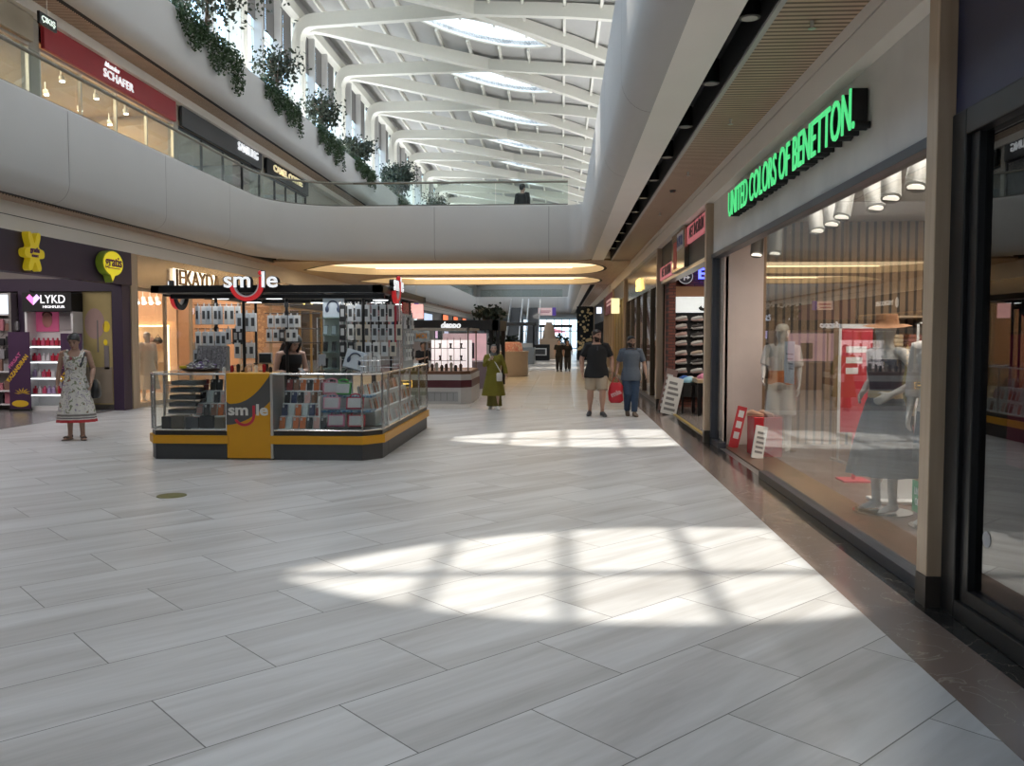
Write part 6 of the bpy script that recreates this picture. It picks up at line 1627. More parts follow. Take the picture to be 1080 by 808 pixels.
for i, (x, y) in enumerate(((-4.4, 66), (-.5, 79))):
    t = thing('far_kiosk', ['far dark-topped kiosk left of the hall centre', 'farthest dark-topped kiosk before the glass entrance'][i], 'kiosk', (x, y, 0))
    MB().box(-1.4, 1.4, 0, 2.5, 0, 1.0, 0, .03).obj('counter', mat('far_counter', (.40, .36, .33), .5), t)
    for sx in (-1.35, 1.35): MB().box(sx - .06, sx + .06, 0, .12, 0, 2.5).obj('post', black_matt, t)
    MB().box(-1.5, 1.5, -.1, 2.6, 2.5, 2.72, 0, .02).obj('header', black_matt, t)
    m_ = MB(); rng = random.Random(30 + i); leaves(m_, [(rng.uniform(-1.2, 1.2), rng.uniform(.2, .9), 1.3 + rng.gauss(0, .22)) for _ in range(200)], .3, rng); m_.obj('foliage', leaf_m[2], t)
# hanging direction boards
for i, (x, y, z, w) in enumerate(((-7.1, 40.4, 3.05, .9), (-1.45, 88, 4.15, 1.75))):
    t = thing('hanging_sign', ['pink and violet hanging board above the left shops', 'pink and violet hanging board in front of the far gallery'][i], 'sign', (x, y, z))
    MB().box(-w / 2, w / 2, -.04, .04, -.26 * w / 1.2, .26 * w / 1.2, 0, .01).obj('board', mat('board_pinkwhite', (.75, .55, .55), .5, emit=.35, var=.2, scale=6), t)
    MB().box(w * .30, w * .52, -.05, .05, -.28 * w / 1.2, .28 * w / 1.2, 0, .01).obj('violet_end', mat('board_violet', (.14, .08, .40), .5, emit=.2), t)
    MB().box(-w * .4, w * .22, -.046, -.04, .02, .10).box(-w * .4, w * .15, -.046, -.04, -.12, -.05).obj('print', mat('board_print', (.55, .18, .25), .5), t)
    for s_ in (-1, 1): MB().cyl((s_ * w * .4, 0, .2), (s_ * w * .4, 0, 1.0), .012).obj('hanger', steel, t)
# escalators near the end
for i, x in enumerate((-4.55, -2.75)):
    t = thing('escalator', ['left dark escalator rising at the far end of the hall', 'right dark escalator rising at the far end of the hall'][i], 'escalator', (x, 80.3, 0))
    a = [(0, 0), (1.2, 0), (10.5, 4.5), (10.5, 3.6), (9.6, 3.4), (.9, -.0)]
    MB().prism([(-y + 0, z) for y, z in [(-10, 4.6), (-9, 4.6), (0, .35), (0, 0), (-1.0, 0), (-10, 3.8)]], -.55, .55, 0, 'yzx').obj('truss', black_matt, t)
    for s_ in (-.6, .6): MB().prism([(9, 5.5), (10, 5.5), (10, 4.6), (9, 4.6), (0, .35), (-.2, .35), (-.2, 1.2), (0, 1.25)], s_ - .03, s_ + .03, 0, 'yzx').obj('side_panel', white_plastic if s_ * (1 - 2 * i) > 0 else light_grey, t)

# ------------------------------------------------------------------ glass entrance at the end
m_ = MB()
for i in range(9): m_.box(-5.2 + 1.05 * i - .05, -5.2 + 1.05 * i + .05, 119.6, 119.75, 0, 4.06)
for z in (0.05, 2.4, 4.0): m_.box(-5.2, 3.2, 119.6, 119.75, z - .06, z + .06)
m_.box(-5.2, 3.2, 119.66, 119.68, 0, 4.05, 1)
struct('window_90', m_, [mid_grey, window_glass])
struct('wall_end.001', MB().box(-9.6, -5.2, 119.5, 119.8, 0, 4.1), white_paint)
struct('floor.005', MB().box(-30, 30, Y1 + .3, 190, -.25, -.02), mat('street_paving', (.40, .38, .35), .8))
t = thing('parasol', 'red parasol outside the far glass entrance', 'parasol', (-1.0, 126, 0))
MB().cyl((0, 0, 0), (0, 0, 2.6), .04).obj('pole', steel, t); MB().loft([((0, 0, 2.2), 1.9, 1.9), ((0, 0, 2.6), .9, .9), ((0, 0, 2.8), .02, .02)], 12, flat=True).obj('canopy', mat('parasol_red', (.45, .06, .06), .8), t)
MB().cyl((0, 0, 0), (0, 0, .08), .35, .3, 16).obj('foot', dark_grey, t)

# ------------------------------------------------------------------ people and mannequins
def V(*a): return Vector(a)
BASE = dict(neck=V(0, .01, 1.49), shL=V(.185, .01, 1.425), shR=V(-.185, .01, 1.425), elL=V(.235, .03, 1.15), elR=V(-.235, .03, 1.15), wrL=V(.245, -.03, .90), wrR=V(-.245, -.03, .90),
            hiL=V(.085, 0, .93), hiR=V(-.085, 0, .93), knL=V(.095, -.01, .50), knR=V(-.095, -.01, .50), anL=V(.10, .02, .085), anR=V(-.10, .02, .085), toeL=V(.03, -.17, 0), toeR=V(-.03, -.17, 0),
            head=(0, 0, 0), lean=V(0, 0, 0), slim=1.0, bust=0.0, belly=0.0, curlL=.5, curlR=.5, palmL=V(-1, 0, 0), palmR=V(1, 0, 0))


def hand(mb, wr, d, palm, k, curl):
    """palm, four unequal bent fingers and a side thumb; d = direction of the hand, palm = normal the palm faces"""
    d = d.normalized(); palm = (palm - d * palm.dot(d)).normalized(); s = d.cross(palm)
    if s.y > 0: s = -s          # thumb side points forwards
    mb.loft([(wr - d * .01 * k, .024 * k, .018 * k), (wr + d * .03 * k, .036 * k, .016 * k), (wr + d * .075 * k, .041 * k, .015 * k), (wr + d * .095 * k, .034 * k, .012 * k)], 10) if False else None
    pts = [wr - d * .015 * k, wr + d * .03 * k, wr + d * .07 * k, wr + d * .095 * k]
    wid = [.026, .037, .041, .036]; thk = [.021, .017, .016, .012]
    vs = []
    for p, w, t in zip(pts, wid, thk):
        for q in range(10):
            a = 2 * PI * q / 10; vs.append(p + s * math.cos(a) * w * k + palm * math.sin(a) * t * k)
    mb.add(vs, [(i * 10 + q, i * 10 + (q + 1) % 10, i * 10 + 10 + (q + 1) % 10, i * 10 + 10 + q) for i in range(3) for q in range(10)] + [list(range(10))[::-1], list(range(30, 40))], 0, True)
    for j, (o, ln) in enumerate(((.030, .072), (.010, .082), (-.011, .076), (-.030, .060))):
        b0 = wr + d * .085 * k + s * o * k; c = curl
        p1 = b0 + (d * math.cos(c * .5) + palm * math.sin(c * .5)) * ln * .45 * k
        p2 = p1 + (d * math.cos(c * 1.3) + palm * math.sin(c * 1.3)) * ln * .32 * k
        p3 = p2 + (d * math.cos(c * 2.0) + palm * math.sin(c * 2.0)) * ln * .25 * k
        mb.loft([(b0 - d * .012 * k, .0095 * k, .0095 * k), (p1, .0092 * k, .0092 * k), (p2, .0085 * k, .0085 * k), (p3, .006 * k, .006 * k)], 8)
    t0 = wr + d * .025 * k + s * .026 * k
    t1 = t0 + (s * .65 + d * .7 + palm * .3).normalized() * .045 * k; t2 = t1 + (s * .15 + d * .9 + palm * .35).normalized() * .035 * k
    mb.loft([(t0, .013 * k, .013 * k), (t1, .011 * k, .011 * k), (t2, .007 * k, .007 * k)], 8)


def body_mesh(P, k=1.0, feet=True, only_head=False):
    mb = MB(); sl = P['slim']; le = P['lean']
    def T(x, y, z):
        t = max(0, (z - .95) / .55); return V(x, y, z) + le * t
    tor = [(.84, .150, .105, 0), (.92, .168, .118, .0), (1.0, .152, .108, -.0), (1.08, .138, .100, 0), (1.18, .148, .106, -.005), (1.28, .166, .116, -.01), (1.37, .172, .108, 0), (1.425, .150, .085, .005), (1.46, .085, .065, .01), (1.49, .060, .060, .012), (1.55, .055, .058, -.002)]
    mb.loft([(T(0, y - P['belly'] * max(0, 1 - abs(z - 1.1) / .2) * .5, z), rx * sl, ry * (1 + P['belly'] * 6 * max(0, 1 - abs(z - 1.1) / .2))) for z, rx, ry, y in tor], 20, flat=True)
    if P['bust']:
        for sx in (-1, 1): mb.ball(T(sx * .072, -.085, 1.285), .062 * sl, P['bust'], .062, 12, 8)
    # head
    hx, hy, hz = P['head']
    M = Matrix.Rotation(hz, 3, 'Z') @ Matrix.Rotation(hx, 3, 'X') @ Matrix.Rotation(hy, 3, 'Y')
    hc = T(0, 0, 1.535)
    def H(x, y, z): return hc + M @ V(x, y, z)
    P['_H'] = H; P['_T'] = T
    prof = [(-.045, .050, .055, .005), (.0, .056, .068, -.004), (.028, .062, .082, -.014), (.06, .070, .092, -.010), (.10, .075, .097, -.004), (.14, .077, .098, .0), (.175, .070, .088, .004), (.20, .050, .065, .008), (.214, .018, .025, .01)]
    vs = []; seg = 20
    for z, rx, ry, y in prof:
        for q in range(seg):
            a = 2 * PI * q / seg; vs.append(H(math.cos(a) * rx, y + math.sin(a) * ry, z))
    n = len(prof)
    mb.add(vs, [(i * seg + q, i * seg + (q + 1) % seg, (i + 1) * seg + (q + 1) % seg, (i + 1) * seg + q) for i in range(n - 1) for q in range(seg)] + [list(range(seg))[::-1], list(range((n - 1) * seg, n * seg))], 0, True)
    mb.loft([(H(0, -.098, .115), .008, .010), (H(0, -.112, .085), .011, .014), (H(0, -.118, .068), .016, .014), (H(0, -.100, .056), .010, .008)], 8)       # nose
    mb.loft([(H(-.026, -.090, .034), .006, .007), (H(0, -.100, .034), .010, .011), (H(.026, -.090, .034), .006, .007)], 8)                                        # lips
    mb.ball(H(0, -.085, .004), .022, .018, .018, 10, 6)                                                                                                            # chin
    for sx in (-1, 1): mb.ball(H(sx * .080, .008, .085), .010, .020, .032, 10, 6)                                                                                   # ears
    for S in 'LR':
        sg = 1 if S == 'L' else -1
        sh, el, wr = P['sh' + S] + le * .88, P['el' + S], P['wr' + S]
        if P.get('leanarms', True): el = el + le * .55; wr = wr + le * .3
        P['_sh' + S], P['_el' + S], P['_wr' + S] = sh, el, wr
        mb.loft([(sh + V(-sg * .07, 0, .01), .055 * sl, .055 * sl), (sh, .056 * sl, .056 * sl), (sh * .6 + el * .4, .048 * sl, .048 * sl), (el, .039 * sl, .039 * sl), (el * .7 + wr * .3, .041 * sl, .041 * sl), (wr, .026 * sl, .026 * sl)], 12)
        hand(mb, wr, wr - el, P['palm' + S], 1.0, P['curl' + S])
        hi, kn, an = P['hi' + S], P['kn' + S], P['an' + S]
        mb.loft([(hi + V(0, 0, .03), .088 * sl, .095 * sl), (hi * .7 + kn * .3, .083 * sl, .088 * sl), (kn, .055 * sl, .058 * sl), (kn * .68 + an * .32 + V(0, .012, 0), .054 * sl, .056 * sl), (kn * .3 + an * .7, .040, .042), (an, .036, .040)], 14)
        if feet:
            t = P['toe' + S]; a0 = an
            mb.loft([(a0 + V(0, .045, -.045), .030, .034), (a0 + V(0, .0, -.035), .036, .045), (a0 + t * .5 + V(0, 0, -.052), .040, .028), (a0 + t * .85 + V(0, 0, -.066), .036, .017), (a0 + t * 1.05 + V(0, 0, -.070), .018, .010)], 12)
    return mb


def scaled(mb, k):
    mb.v = [(x * k, y * k, z * k) for x, y, z in mb.v]; return mb


def cloth(mb, P, k, vox, m, name, parent, **kw):
    o = scaled(mb, k).obj(name, m, parent, **kw); remesh(o, vox, 2); return o


def sh_sleeve(mb, P, S, t1, add=.016, flare=0.0):
    sh, el, wr = P['_sh' + S], P['_el' + S], P['_wr' + S]; sg = 1 if S == 'L' else -1; sl = P['slim']
    pts = [sh + V(-sg * .07, 0, .0), sh, sh + (el - sh) * .5]; r = [.062, .062, .056]
    if t1 <= 1: pts.append(sh + (el - sh) * t1); r.append(.050 + flare)
    else: pts += [el, el + (wr - el) * (t1 - 1)]; r += [.048, .036 + flare]
    mb.loft([(p, (q + add - .006) * sl if i < 3 else q + add - .006, (q + add - .006)) for i, (p, q) in enumerate(zip(pts, r))], 14)


def torso_cloth(P, z0, z1, add=.014, hem=0.0, low=None):
    sl = P['slim']; T = P['_T']; mb = MB()
    low_add = lambda z: .020 * max(0, min(1, (1.08 - z) / .2))
    tor = [(.78, .175, .130), (.86, .172, .128), (.92, .168, .120), (1.0, .156, .112), (1.08, .146, .108), (1.18, .152, .112), (1.28, .168, .120), (1.37, .174, .112), (1.425, .150, .088), (1.455, .095, .072), (1.475, .070, .066)]
    secs = [(T(0, -P['belly'] * max(0, 1 - abs(z - 1.1) / .2) * .5, z), (rx + add + low_add(z) + (hem if z == tor[0][0] or z < z0 + .07 else 0)) * sl, (ry + add + low_add(z)) * (1 + P['belly'] * 6 * max(0, 1 - abs(z - 1.1) / .2)) + P['bust'] * .75 * max(0, 1 - abs(z - 1.28) / .12)) for z, rx, ry in tor if z0 <= z <= z1]
    return mb.loft(secs, 24, flat=True)


def trouser(P, zt, add=.014, loose=.0):
    """legs down to fraction zt (1 = knee, 2 = ankle)"""
    mb = MB(); sl = P['slim']
    mb.loft([(P['_T'](0, 0, 1.02), (.155 + add) * sl, (.108 + add)), (P['_T'](0, 0, .95), (.170 + add) * sl, .118 + add), (V(0, 0, .86), (.172 + add) * sl, .118 + add), (V(0, 0, .82), .13 * sl, .09)], 22, flat=True)
    for S in 'LR':
        hi, kn, an = P['hi' + S], P['kn' + S], P['an' + S]
        pts = [hi + V(0, 0, .04), hi * .6 + kn * .4]; r = [.096, .090 + loose * .5]
        if zt <= 1: pts.append(hi + (kn - hi) * zt); r.append(.075 + loose)
        else:
            pts.append(kn); r.append(.064 + loose)
            pts.append(kn + (an - kn) * (zt - 1) * .55); r.append(.056 + loose); pts.append(kn + (an - kn) * (zt - 1)); r.append(.048 + loose)
        mb.loft([(p, (q + add - .004) * (sl if i < 2 else 1), q + add - .004) for i, (p, q) in enumerate(zip(pts, r))], 16)
    return mb


def shoes(P, k, m, parent, sole=None, name='shoe', sandal=False):
    for S in 'LR':
        an, t = P['an' + S], P['toe' + S]; z = an.z - .085
        a0 = V(an.x, an.y, z)
        mb = MB()
        if not sandal:
            mb.loft([(a0 + V(0, .065, .06), .036, .05), (a0 + V(0, .02, .062), .046, .056), (a0 + t * .35 + V(0, 0, .058), .048, .046), (a0 + t * .75 + V(0, 0, .038), .049, .034), (a0 + t * 1.1 + V(0, 0, .026), .040, .024), (a0 + t * 1.22 + V(0, 0, .02), .018, .012)], 14)
        else:
            mb.loft([(a0 + t * .55 + V(0, 0, .052), .045, .022), (a0 + t * .75 + V(0, 0, .046), .046, .022)], 12)
            mb.loft([(a0 + V(0, .0, .065), .044, .04), (a0 + V(0, -.02, .062), .044, .03)], 12)
        o = scaled(mb, k).obj(name, m, parent)
        sb = MB().loft([(a0 + V(0, .085, .012), .030, .012), (a0 + V(0, .03, .012), .046, .012), (a0 + t * .5 + V(0, 0, .012), .044, .012), (a0 + t * .85 + V(0, 0, .012), .050, .012), (a0 + t * 1.2 + V(0, 0, .014), .028, .010)], 12)
        scaled(sb, k).obj('sole', sole or m, o)


def face(P, k, parent, eyes=True, brow=(.03, .02, .015), lips=(.30, .10, .09), beard=None):
    H = P['_H']
    e = MB()
    for sx in (-1, 1): e.ball(H(sx * .031, -.0925, .104), .013, .006, .007, 10, 6)
    scaled(e, k).obj('eyes', mat('eye_dark', (.03, .02, .018), .2), parent)
    b = MB()
    for sx in (-1, 1): b.loft([(H(sx * .014, -.100, .122), .004, .004), (H(sx * .032, -.098, .128), .006, .005), (H(sx * .052, -.082, .122), .003, .003)], 6)
    scaled(b, k).obj('eyebrows', mat('brow_dark', brow, .8), parent)
    l = MB().loft([(H(-.024, -.093, .034), .004, .005), (H(0, -.106, .034), .008, .007), (H(.024, -.093, .034), .004, .005)], 8)
    scaled(l, k).obj('lips', mat('lips_%d' % int(lips[0] * 100), lips, .5), parent)
    if beard:
        bd = MB(); vs = []; seg = 16
        for z, rx, ry, y in ((-.03, .050, .058, -.008), (-.004, .062, .080, -.014), (.022, .068, .090, -.016), (.045, .073, .096, -.010), (.075, .077, .094, -.0)):
            for q in range(seg + 1):
                a = PI + PI * q / seg; vs.append(H(math.cos(a) * rx, y + math.sin(a) * ry, z))
        bd.add(vs, [(i * (seg + 1) + q, i * (seg + 1) + q + 1, (i + 1) * (seg + 1) + q + 1, (i + 1) * (seg + 1) + q) for i in range(4) for q in range(seg)], 0, True)
        scaled(bd, k).obj('beard', mat('beard_dark', beard, .95), parent)


def hair(P, k, m, parent, style='short'):
    H = P['_H']; mb = MB(); seg = 18
    add = .010 if style == 'crop' else .016
    prof = [(.085, .079, .098), (.12, .080, .100), (.15, .080, .100), (.18, .072, .091), (.205, .052, .068), (.222, .015, .02)]
    vs = []
    for z, rx, ry in prof:
        for q in range(seg):
            a = 2 * PI * q / seg; fr = max(0, -math.sin(a))                 # front edge sits higher: a hairline
            zz = z + fr * (.080 if z < .10 else .052 if z < .13 else .028 if z < .16 else 0.0)
            vs.append(H(math.cos(a) * (rx + add - .004), .006 + math.sin(a) * (ry + add) * (1 - .06 * fr), zz))
    mb.add(vs, [(i * seg + q, i * seg + (q + 1) % seg, (i + 1) * seg + (q + 1) % seg, (i + 1) * seg + q) for i in range(5) for q in range(seg)] + [list(range(5 * seg, 6 * seg))], 0, True)
    mb.loft([(H(0, .05, .03), .060, .030), (H(0, .062, .06), .072, .042), (H(0, .060, .10), .076, .050), (H(0, .05, .15), .07, .06)], 16)   # nape
    if style == 'long':
        mb.loft([(H(0, .05, .17), .070, .050), (H(0, .085, .08), .088, .052), (H(0, .10, -.04), .105, .055), (H(.0, .105, -.16), .105, .050), (H(0, .10, -.27), .07, .03)], 16)
        for sx in (-1, 1): mb.loft([(H(sx * .06, -.03, .17), .03, .05), (H(sx * .085, -.03, .08), .022, .05), (H(sx * .09, -.02, -.03), .024, .05), (H(sx * .10, -.02, -.14), .02, .035)], 10)
    if style == 'bun': mb.ball(H(0, .12, .12), .05)
    return scaled(mb, k).obj('hair', m, parent)


def make(name, label, cat, loc, rz, h, skin, pose, vox=.008, group=None):
    P = dict(BASE); P.update(pose); k = h / 1.75
    t = thing(name, label, cat, loc, rz, group)
    b = scaled(body_mesh(P, feet=P.get('feet', True)), k).obj('body', skin, t); remesh(b, vox, 3)
    return t, P, k

skin_a = mat('skin_tan', (.42, .24, .17), .55, var=.08, scale=20)
skin_b = mat('skin_pale', (.48, .30, .23), .55, var=.08, scale=20)
skin_c = mat('skin_brown', (.34, .20, .14), .55, var=.08, scale=20)
hair_blk = mat('hair_black', (.010, .009, .009), .5, var=.4, scale=60)
hair_brn = mat('hair_brown', (.035, .02, .012), .55, var=.4, scale=60)
walk = dict(knL=V(.10, -.10, .51), anL=V(.10, -.06, .095), knR=V(-.09, .0, .50), anR=V(-.085, .16, .12), toeR=V(-.01, -.15, -.05), toeL=V(.03, -.17, .0), elL=V(.255, .08, 1.16), wrL=V(.265, .06, .90), elR=V(-.25, .0, 1.15), wrR=V(-.25, -.12, .92))

# man in black t-shirt and beige shorts
man, P, k = make('person', 'bearded man in black t-shirt and beige shorts walking towards the camera', 'person', (.73, 18.1, 0), .06, 1.79, skin_a,
                 dict(walk, slim=1.22, belly=.03, head=(.05, 0, .55), elR=V(-.30, .04, 1.16), wrR=V(-.29, -.02, .90), elL=V(.31, .02, 1.16), wrL=V(.31, -.05, .90), anL=V(.11, -.08, .085), knL=V(.115, -.10, .50), anR=V(-.13, .06, .085), knR=V(-.125, -.02, .5), toeR=V(-.04, -.165, 0), toeL=V(.04, -.165, 0)))
tee = torso_cloth(P, .76, 1.46); [sh_sleeve(tee, P, S, .80, .022) for S in 'LR']
s_ = cloth(tee, P, k, .011, mat('tee_black', (.011, .011, .012), .9), 'tshirt', man)
MB().box(-.012, .012, -.012, .012, 0, .10).obj('sunglasses', mat('glasses_dark', (.06, .06, .07), .2), s_, (P['_T'](0, -.150, 1.33)) * k)
cloth(trouser(P, .92, .016, .02), P, k, .011, mat('shorts_beige', (.36, .29, .21), .9), 'shorts', man)
shoes(P, k, mat('trainer_black', (.03, .028, .028), .6), man, mat('sole_grey', (.35, .33, .31), .6))
face(P, k, man, beard=(.035, .022, .016)); hair(P, k, hair_brn, man, 'crop')

# man in blue shirt and jeans
man2, P, k = make('person', 'man in grey-blue polo shirt and jeans carrying a red carrier bag', 'person', (1.44, 18.15, 0), .05, 1.66, skin_c,
                  dict(slim=1.08, head=(.05, 0, .25), knL=V(.09, -.05, .50), anL=V(.07, -.08, .085), knR=V(-.08, -.06, .50), anR=V(-.06, .12, .11), toeR=V(-.0, -.15, -.03), elR=V(-.27, .06, 1.16), wrR=V(-.32, -.04, .93), elL=V(.29, .04, 1.16), wrL=V(.31, -.08, .94), curlR=1.1))
tee = torso_cloth(P, .76, 1.46); [sh_sleeve(tee, P, S, .85, .020) for S in 'LR']
s_ = cloth(tee, P, k, .011, mat('polo_blue', (.095, .115, .145), .9, var=.15, scale=30), 'polo_shirt', man2)
MB().loft([(P['_T'](0, 0, 1.465) * k, .088 * k, .080 * k), (P['_T'](0, 0, 1.495) * k, .082 * k, .076 * k)], 18, flat=True, caps=False).obj('collar', mat('polo_collar', (.05, .06, .08), .9), s_)
cloth(trouser(P, 1.96, .012, .012), P, k, .011, mat('jeans_blue', (.035, .060, .105), .9, var=.25, scale=12), 'jeans', man2)
shoes(P, k, mat('shoe_brown', (.14, .10, .07), .6), man2)
face(P, k, man2, beard=(.16, .10, .08)); hair(P, k, hair_blk, man2, 'crop')
bg = P['_wrR'] * k + V(1.44, 18.15, 0)
t = thing('carrier_bag', 'red carrier bag hanging from the hand of the man in jeans', 'bag', (bg.x - .01, bg.y - .03, bg.z - .60))
m_ = MB().loft([((0, 0, 0), .10, .035), ((.01, 0, .05), .155, .065), ((-.01, 0, .2), .15, .07), ((.01, 0, .34), .145, .06), ((0, 0, .42), .10, .03)], 18, flat=True)
m_.obj('sack', mat('bag_red', (.52, .015, .03), .45, bump=.5, scale=14), t)
for s2 in (-1, 1): MB().tube([(-.08, s2 * .02, .41), (-.04, s2 * .015, .50), (0, 0, .535), (.04, s2 * .015, .50), (.08, s2 * .02, .41)], .008, 6).obj('handle', mat('bag_red', (.52, .015, .03), .45), t)
text('mia', 'print', .14, mat('bag_print', (.62, .35, .35), .5), (0, -.074, .2), (PI / 2, -.4, 0), t, .004, .006, width=.22)

# woman in a floral dress
wom, P, k = make('person', 'woman with short dark hair in a white floral midi dress looking down', 'person', (-7.72, 13.46, 0), .35, 1.70, skin_c,
                 dict(slim=.98, bust=.05, head=(.42, 0, -.12), elR=V(-.25, .05, 1.15), wrR=V(-.27, -.02, .91), elL=V(.26, .05, 1.17), wrL=V(.25, -.10, .95), knL=V(.08, -.06, .5), anL=V(.09, -.02, .085), anR=V(-.11, .06, .085), toeL=V(.05, -.16, 0), toeR=V(-.07, -.15, 0)))
m, nt, b = node_mat('floral_cloth')
tc = N(nt, 'ShaderNodeTexCoord'); sp_ = N(nt, 'ShaderNodeSeparateXYZ'); nt.links.new(tc.outputs['Object'], sp_.inputs[0])
nz = N(nt, 'ShaderNodeTexNoise'); nz.inputs['Scale'].default_value = 13; nz.inputs['Detail'].default_value = 3; nz.inputs['Distortion'].default_value = .7
nt.links.new(tc.outputs['Object'], nz.inputs[0])
rp = N(nt, 'ShaderNodeValToRGB'); rp.color_ramp.interpolation = 'CONSTANT'; e_ = rp.color_ramp.elements
e_[0].position = 0; e_[0].color = (.30, .06, .08, 1); e_[1].position = .33; e_[1].color = (.20, .22, .14, 1)
for p_, c_ in ((.40, (.56, .53, .48)), (.58, (.24, .20, .28)), (.62, (.54, .51, .46)), (.70, (.42, .20, .07))): q_ = e_.new(p_); q_.color = c_ + (1,)
nt.links.new(nz.outputs['Fac'], rp.inputs[0])
bandr = N(nt, 'ShaderNodeValToRGB'); bandr.color_ramp.interpolation = 'CONSTANT'; e_ = bandr.color_ramp.elements
e_[0].position = 0; e_[0].color = (.42, .035, .04, 1); e_[1].position = .335; e_[1].color = (.50, .46, .42, 1)
for p_, c_ in ((.355, (.10, .09, .09)), (.37, (.45, .42, .38)), (.39, (.16, .14, .13)), (.42, (.5, .47, .43))): q_ = e_.new(p_); q_.color = c_ + (1,)
nt.links.new(sp_.outputs['Z'], bandr.inputs[0])
gt = N(nt, 'ShaderNodeMath', operation='GREATER_THAN'); gt.inputs[1].default_value = .44; nt.links.new(sp_.outputs['Z'], gt.inputs[0])
nt.links.new(mixc(nt, gt.outputs[0], bandr.outputs[0], rp.outputs[0]), b.inputs['Base Color']); b.inputs['Roughness'].default_value = .9
T = P['_T']
def skirt(T, z0, z1, r0, r1, ry0, ry1, pleat=.012, n=12, seg=48, lag=0.0):
    mb = MB(); vs = []; R_ = 8
    for i in range(R_ + 1):
        t_ = i / R_; z = z1 + (z0 - z1) * t_; rx = r1 + (r0 - r1) * t_ ** .8; ry = ry1 + (ry0 - ry1) * t_ ** .8
        for q in range(seg):
            a = 2 * PI * q / seg; f = 1 + pleat * t_ / max(rx, .01) * math.sin(a * n); c = T(0, lag * t_, z); vs.append(c + V(math.cos(a) * rx * f, math.sin(a) * ry * f, 0))
    mb.add(vs, [(i * seg + q, i * seg + (q + 1) % seg, (i + 1) * seg + (q + 1) % seg, (i + 1) * seg + q) for i in range(R_) for q in range(seg)] + [list(range(seg))], 0, True)
    return mb
d_ = torso_cloth(P, .92, 1.38, .012)
d_.v += skirt(T, .30, 1.02, .30, .165, .22, .12, .018, 13).v; n0 = len(d_.v) - 48 * 9
for f in skirt(T, .30, 1.02, .30, .165, .22, .12, .018, 13).f: d_.f.append([i + n0 for i in f]); d_.m.append(0); d_.sm.append(True)
for sx in (-1, 1): d_.loft([(T(sx * .10, -.115, 1.36), .035, .012), (T(sx * .125, -.06, 1.45), .030, .012), (T(sx * .125, .03, 1.475), .028, .012), (T(sx * .10, .09, 1.40), .03, .012)], 8)
scaled(d_, k).obj('dress', MATS['floral_cloth'], wom)
st = MB().loft([(T(.10, -.14, 1.20) * k, .014, .008), (T(.155, -.085, 1.42) * k, .014, .008), (T(.15, .04, 1.49) * k, .014, .008), (T(.20, .13, 1.2) * k, .014, .008), (T(.22, .12, 1.0) * k, .014, .008)], 8)
bagw = thing('shoulder_bag', 'black shoulder bag of the woman in the floral dress', 'bag', (-7.72, 13.46, 0), .35)
st.obj('strap', k_black, bagw)
MB().loft([((.27, .10, .66), .06, .12), ((.28, .10, .70), .075, .15), ((.275, .10, .88), .07, .14), ((.26, .10, .96), .04, .10)], 16, flat=True).obj('pouch', k_black, bagw)
shoes(P, k, mat('sandal_brown', (.10, .07, .055), .6), wom, mat('sandal_sole', (.16, .12, .09), .6), 'sandal', True)
face(P, k, wom); hair(P, k, hair_blk, wom)

# woman in olive green with a headscarf
olive = mat('olive_cloth', (.155, .135, .012), .9, var=.12, scale=10)
wg, P, k = make('person', 'woman in long olive green coat and grey headscarf walking with a white bag', 'person', (-1.52, 19.6, 0), .12, 1.47, skin_b,
                dict(walk, bust=.03, slim=1.05, elR=V(-.26, -.02, 1.20), wrR=V(-.10, -.17, 1.36), elL=V(.29, .03, 1.16), wrL=V(.33, -.05, .93), palmR=V(0, -1, .2), anL=V(.09, -.1, .085), anR=V(-.09, .10, .10)), .010)
T = P['_T']
c_ = torso_cloth(P, .92, 1.46, .024); [sh_sleeve(c_, P, S, 1.85, .022, .012) for S in 'LR']
cloth(c_, P, k, .012, olive, 'coat', wg)
scaled(skirt(T, .38, 1.0, .31, .185, .25, .14, .02, 9, lag=.06), k).obj('coat_skirt', olive, wg)
scaled(skirt(lambda x, y, z: V(x + .02, y + .02, z), .10, .6, .20, .16, .17, .13, .012, 9), k).obj('trousers', mat('olive_dark', (.085, .07, .008), .9), wg)
hs_ = MB(); H = P['_H']
hs_.loft([(T(0, .02, 1.40), .135, .095), (T(0, .01, 1.47), .095, .085), (H(0, .012, .02), .075, .082), (H(0, .022, .08), .083, .094), (H(0, .016, .13), .085, .102), (H(0, .012, .18), .076, .095), (H(0, .01, .225), .03, .04)], 18, flat=True)
o = scaled(hs_, k).obj('headscarf', mat('scarf_grey', (.14, .14, .14), .9, var=.3, scale=20), wg)
scaled(MB().ball(H(0, -.078, .075), .052, .026, .062, 14, 10), k).obj('face_front', skin_b, wg)
face(P, k, wg)
shoes(P, k, mat('trainer_white', (.5, .48, .45), .6), wg)
bagg = thing('shoulder_bag', 'small white shoulder bag on the woman in olive green', 'bag', (-1.52, 19.6, 0), .12)
MB().loft([((.14 * k, -.26 * k, .78 * k), .055, .03), ((.14 * k, -.26 * k, .81 * k), .065, .038), ((.14 * k, -.255 * k, .98 * k), .065, .035), ((.14 * k, -.25 * k, 1.0 * k), .05, .02)], 14, flat=True).obj('pouch', mat('bag_white', (.55, .52, .48), .5), bagg)
MB().tube([V(.20, -.22, .98) * k, V(.05, -.165, 1.25) * k, V(-.10, -.10, 1.44) * k, V(-.11, .03, 1.50) * k], .012 * k, 8).obj('strap', mat('bag_white', (.55, .52, .48), .5), bagg)

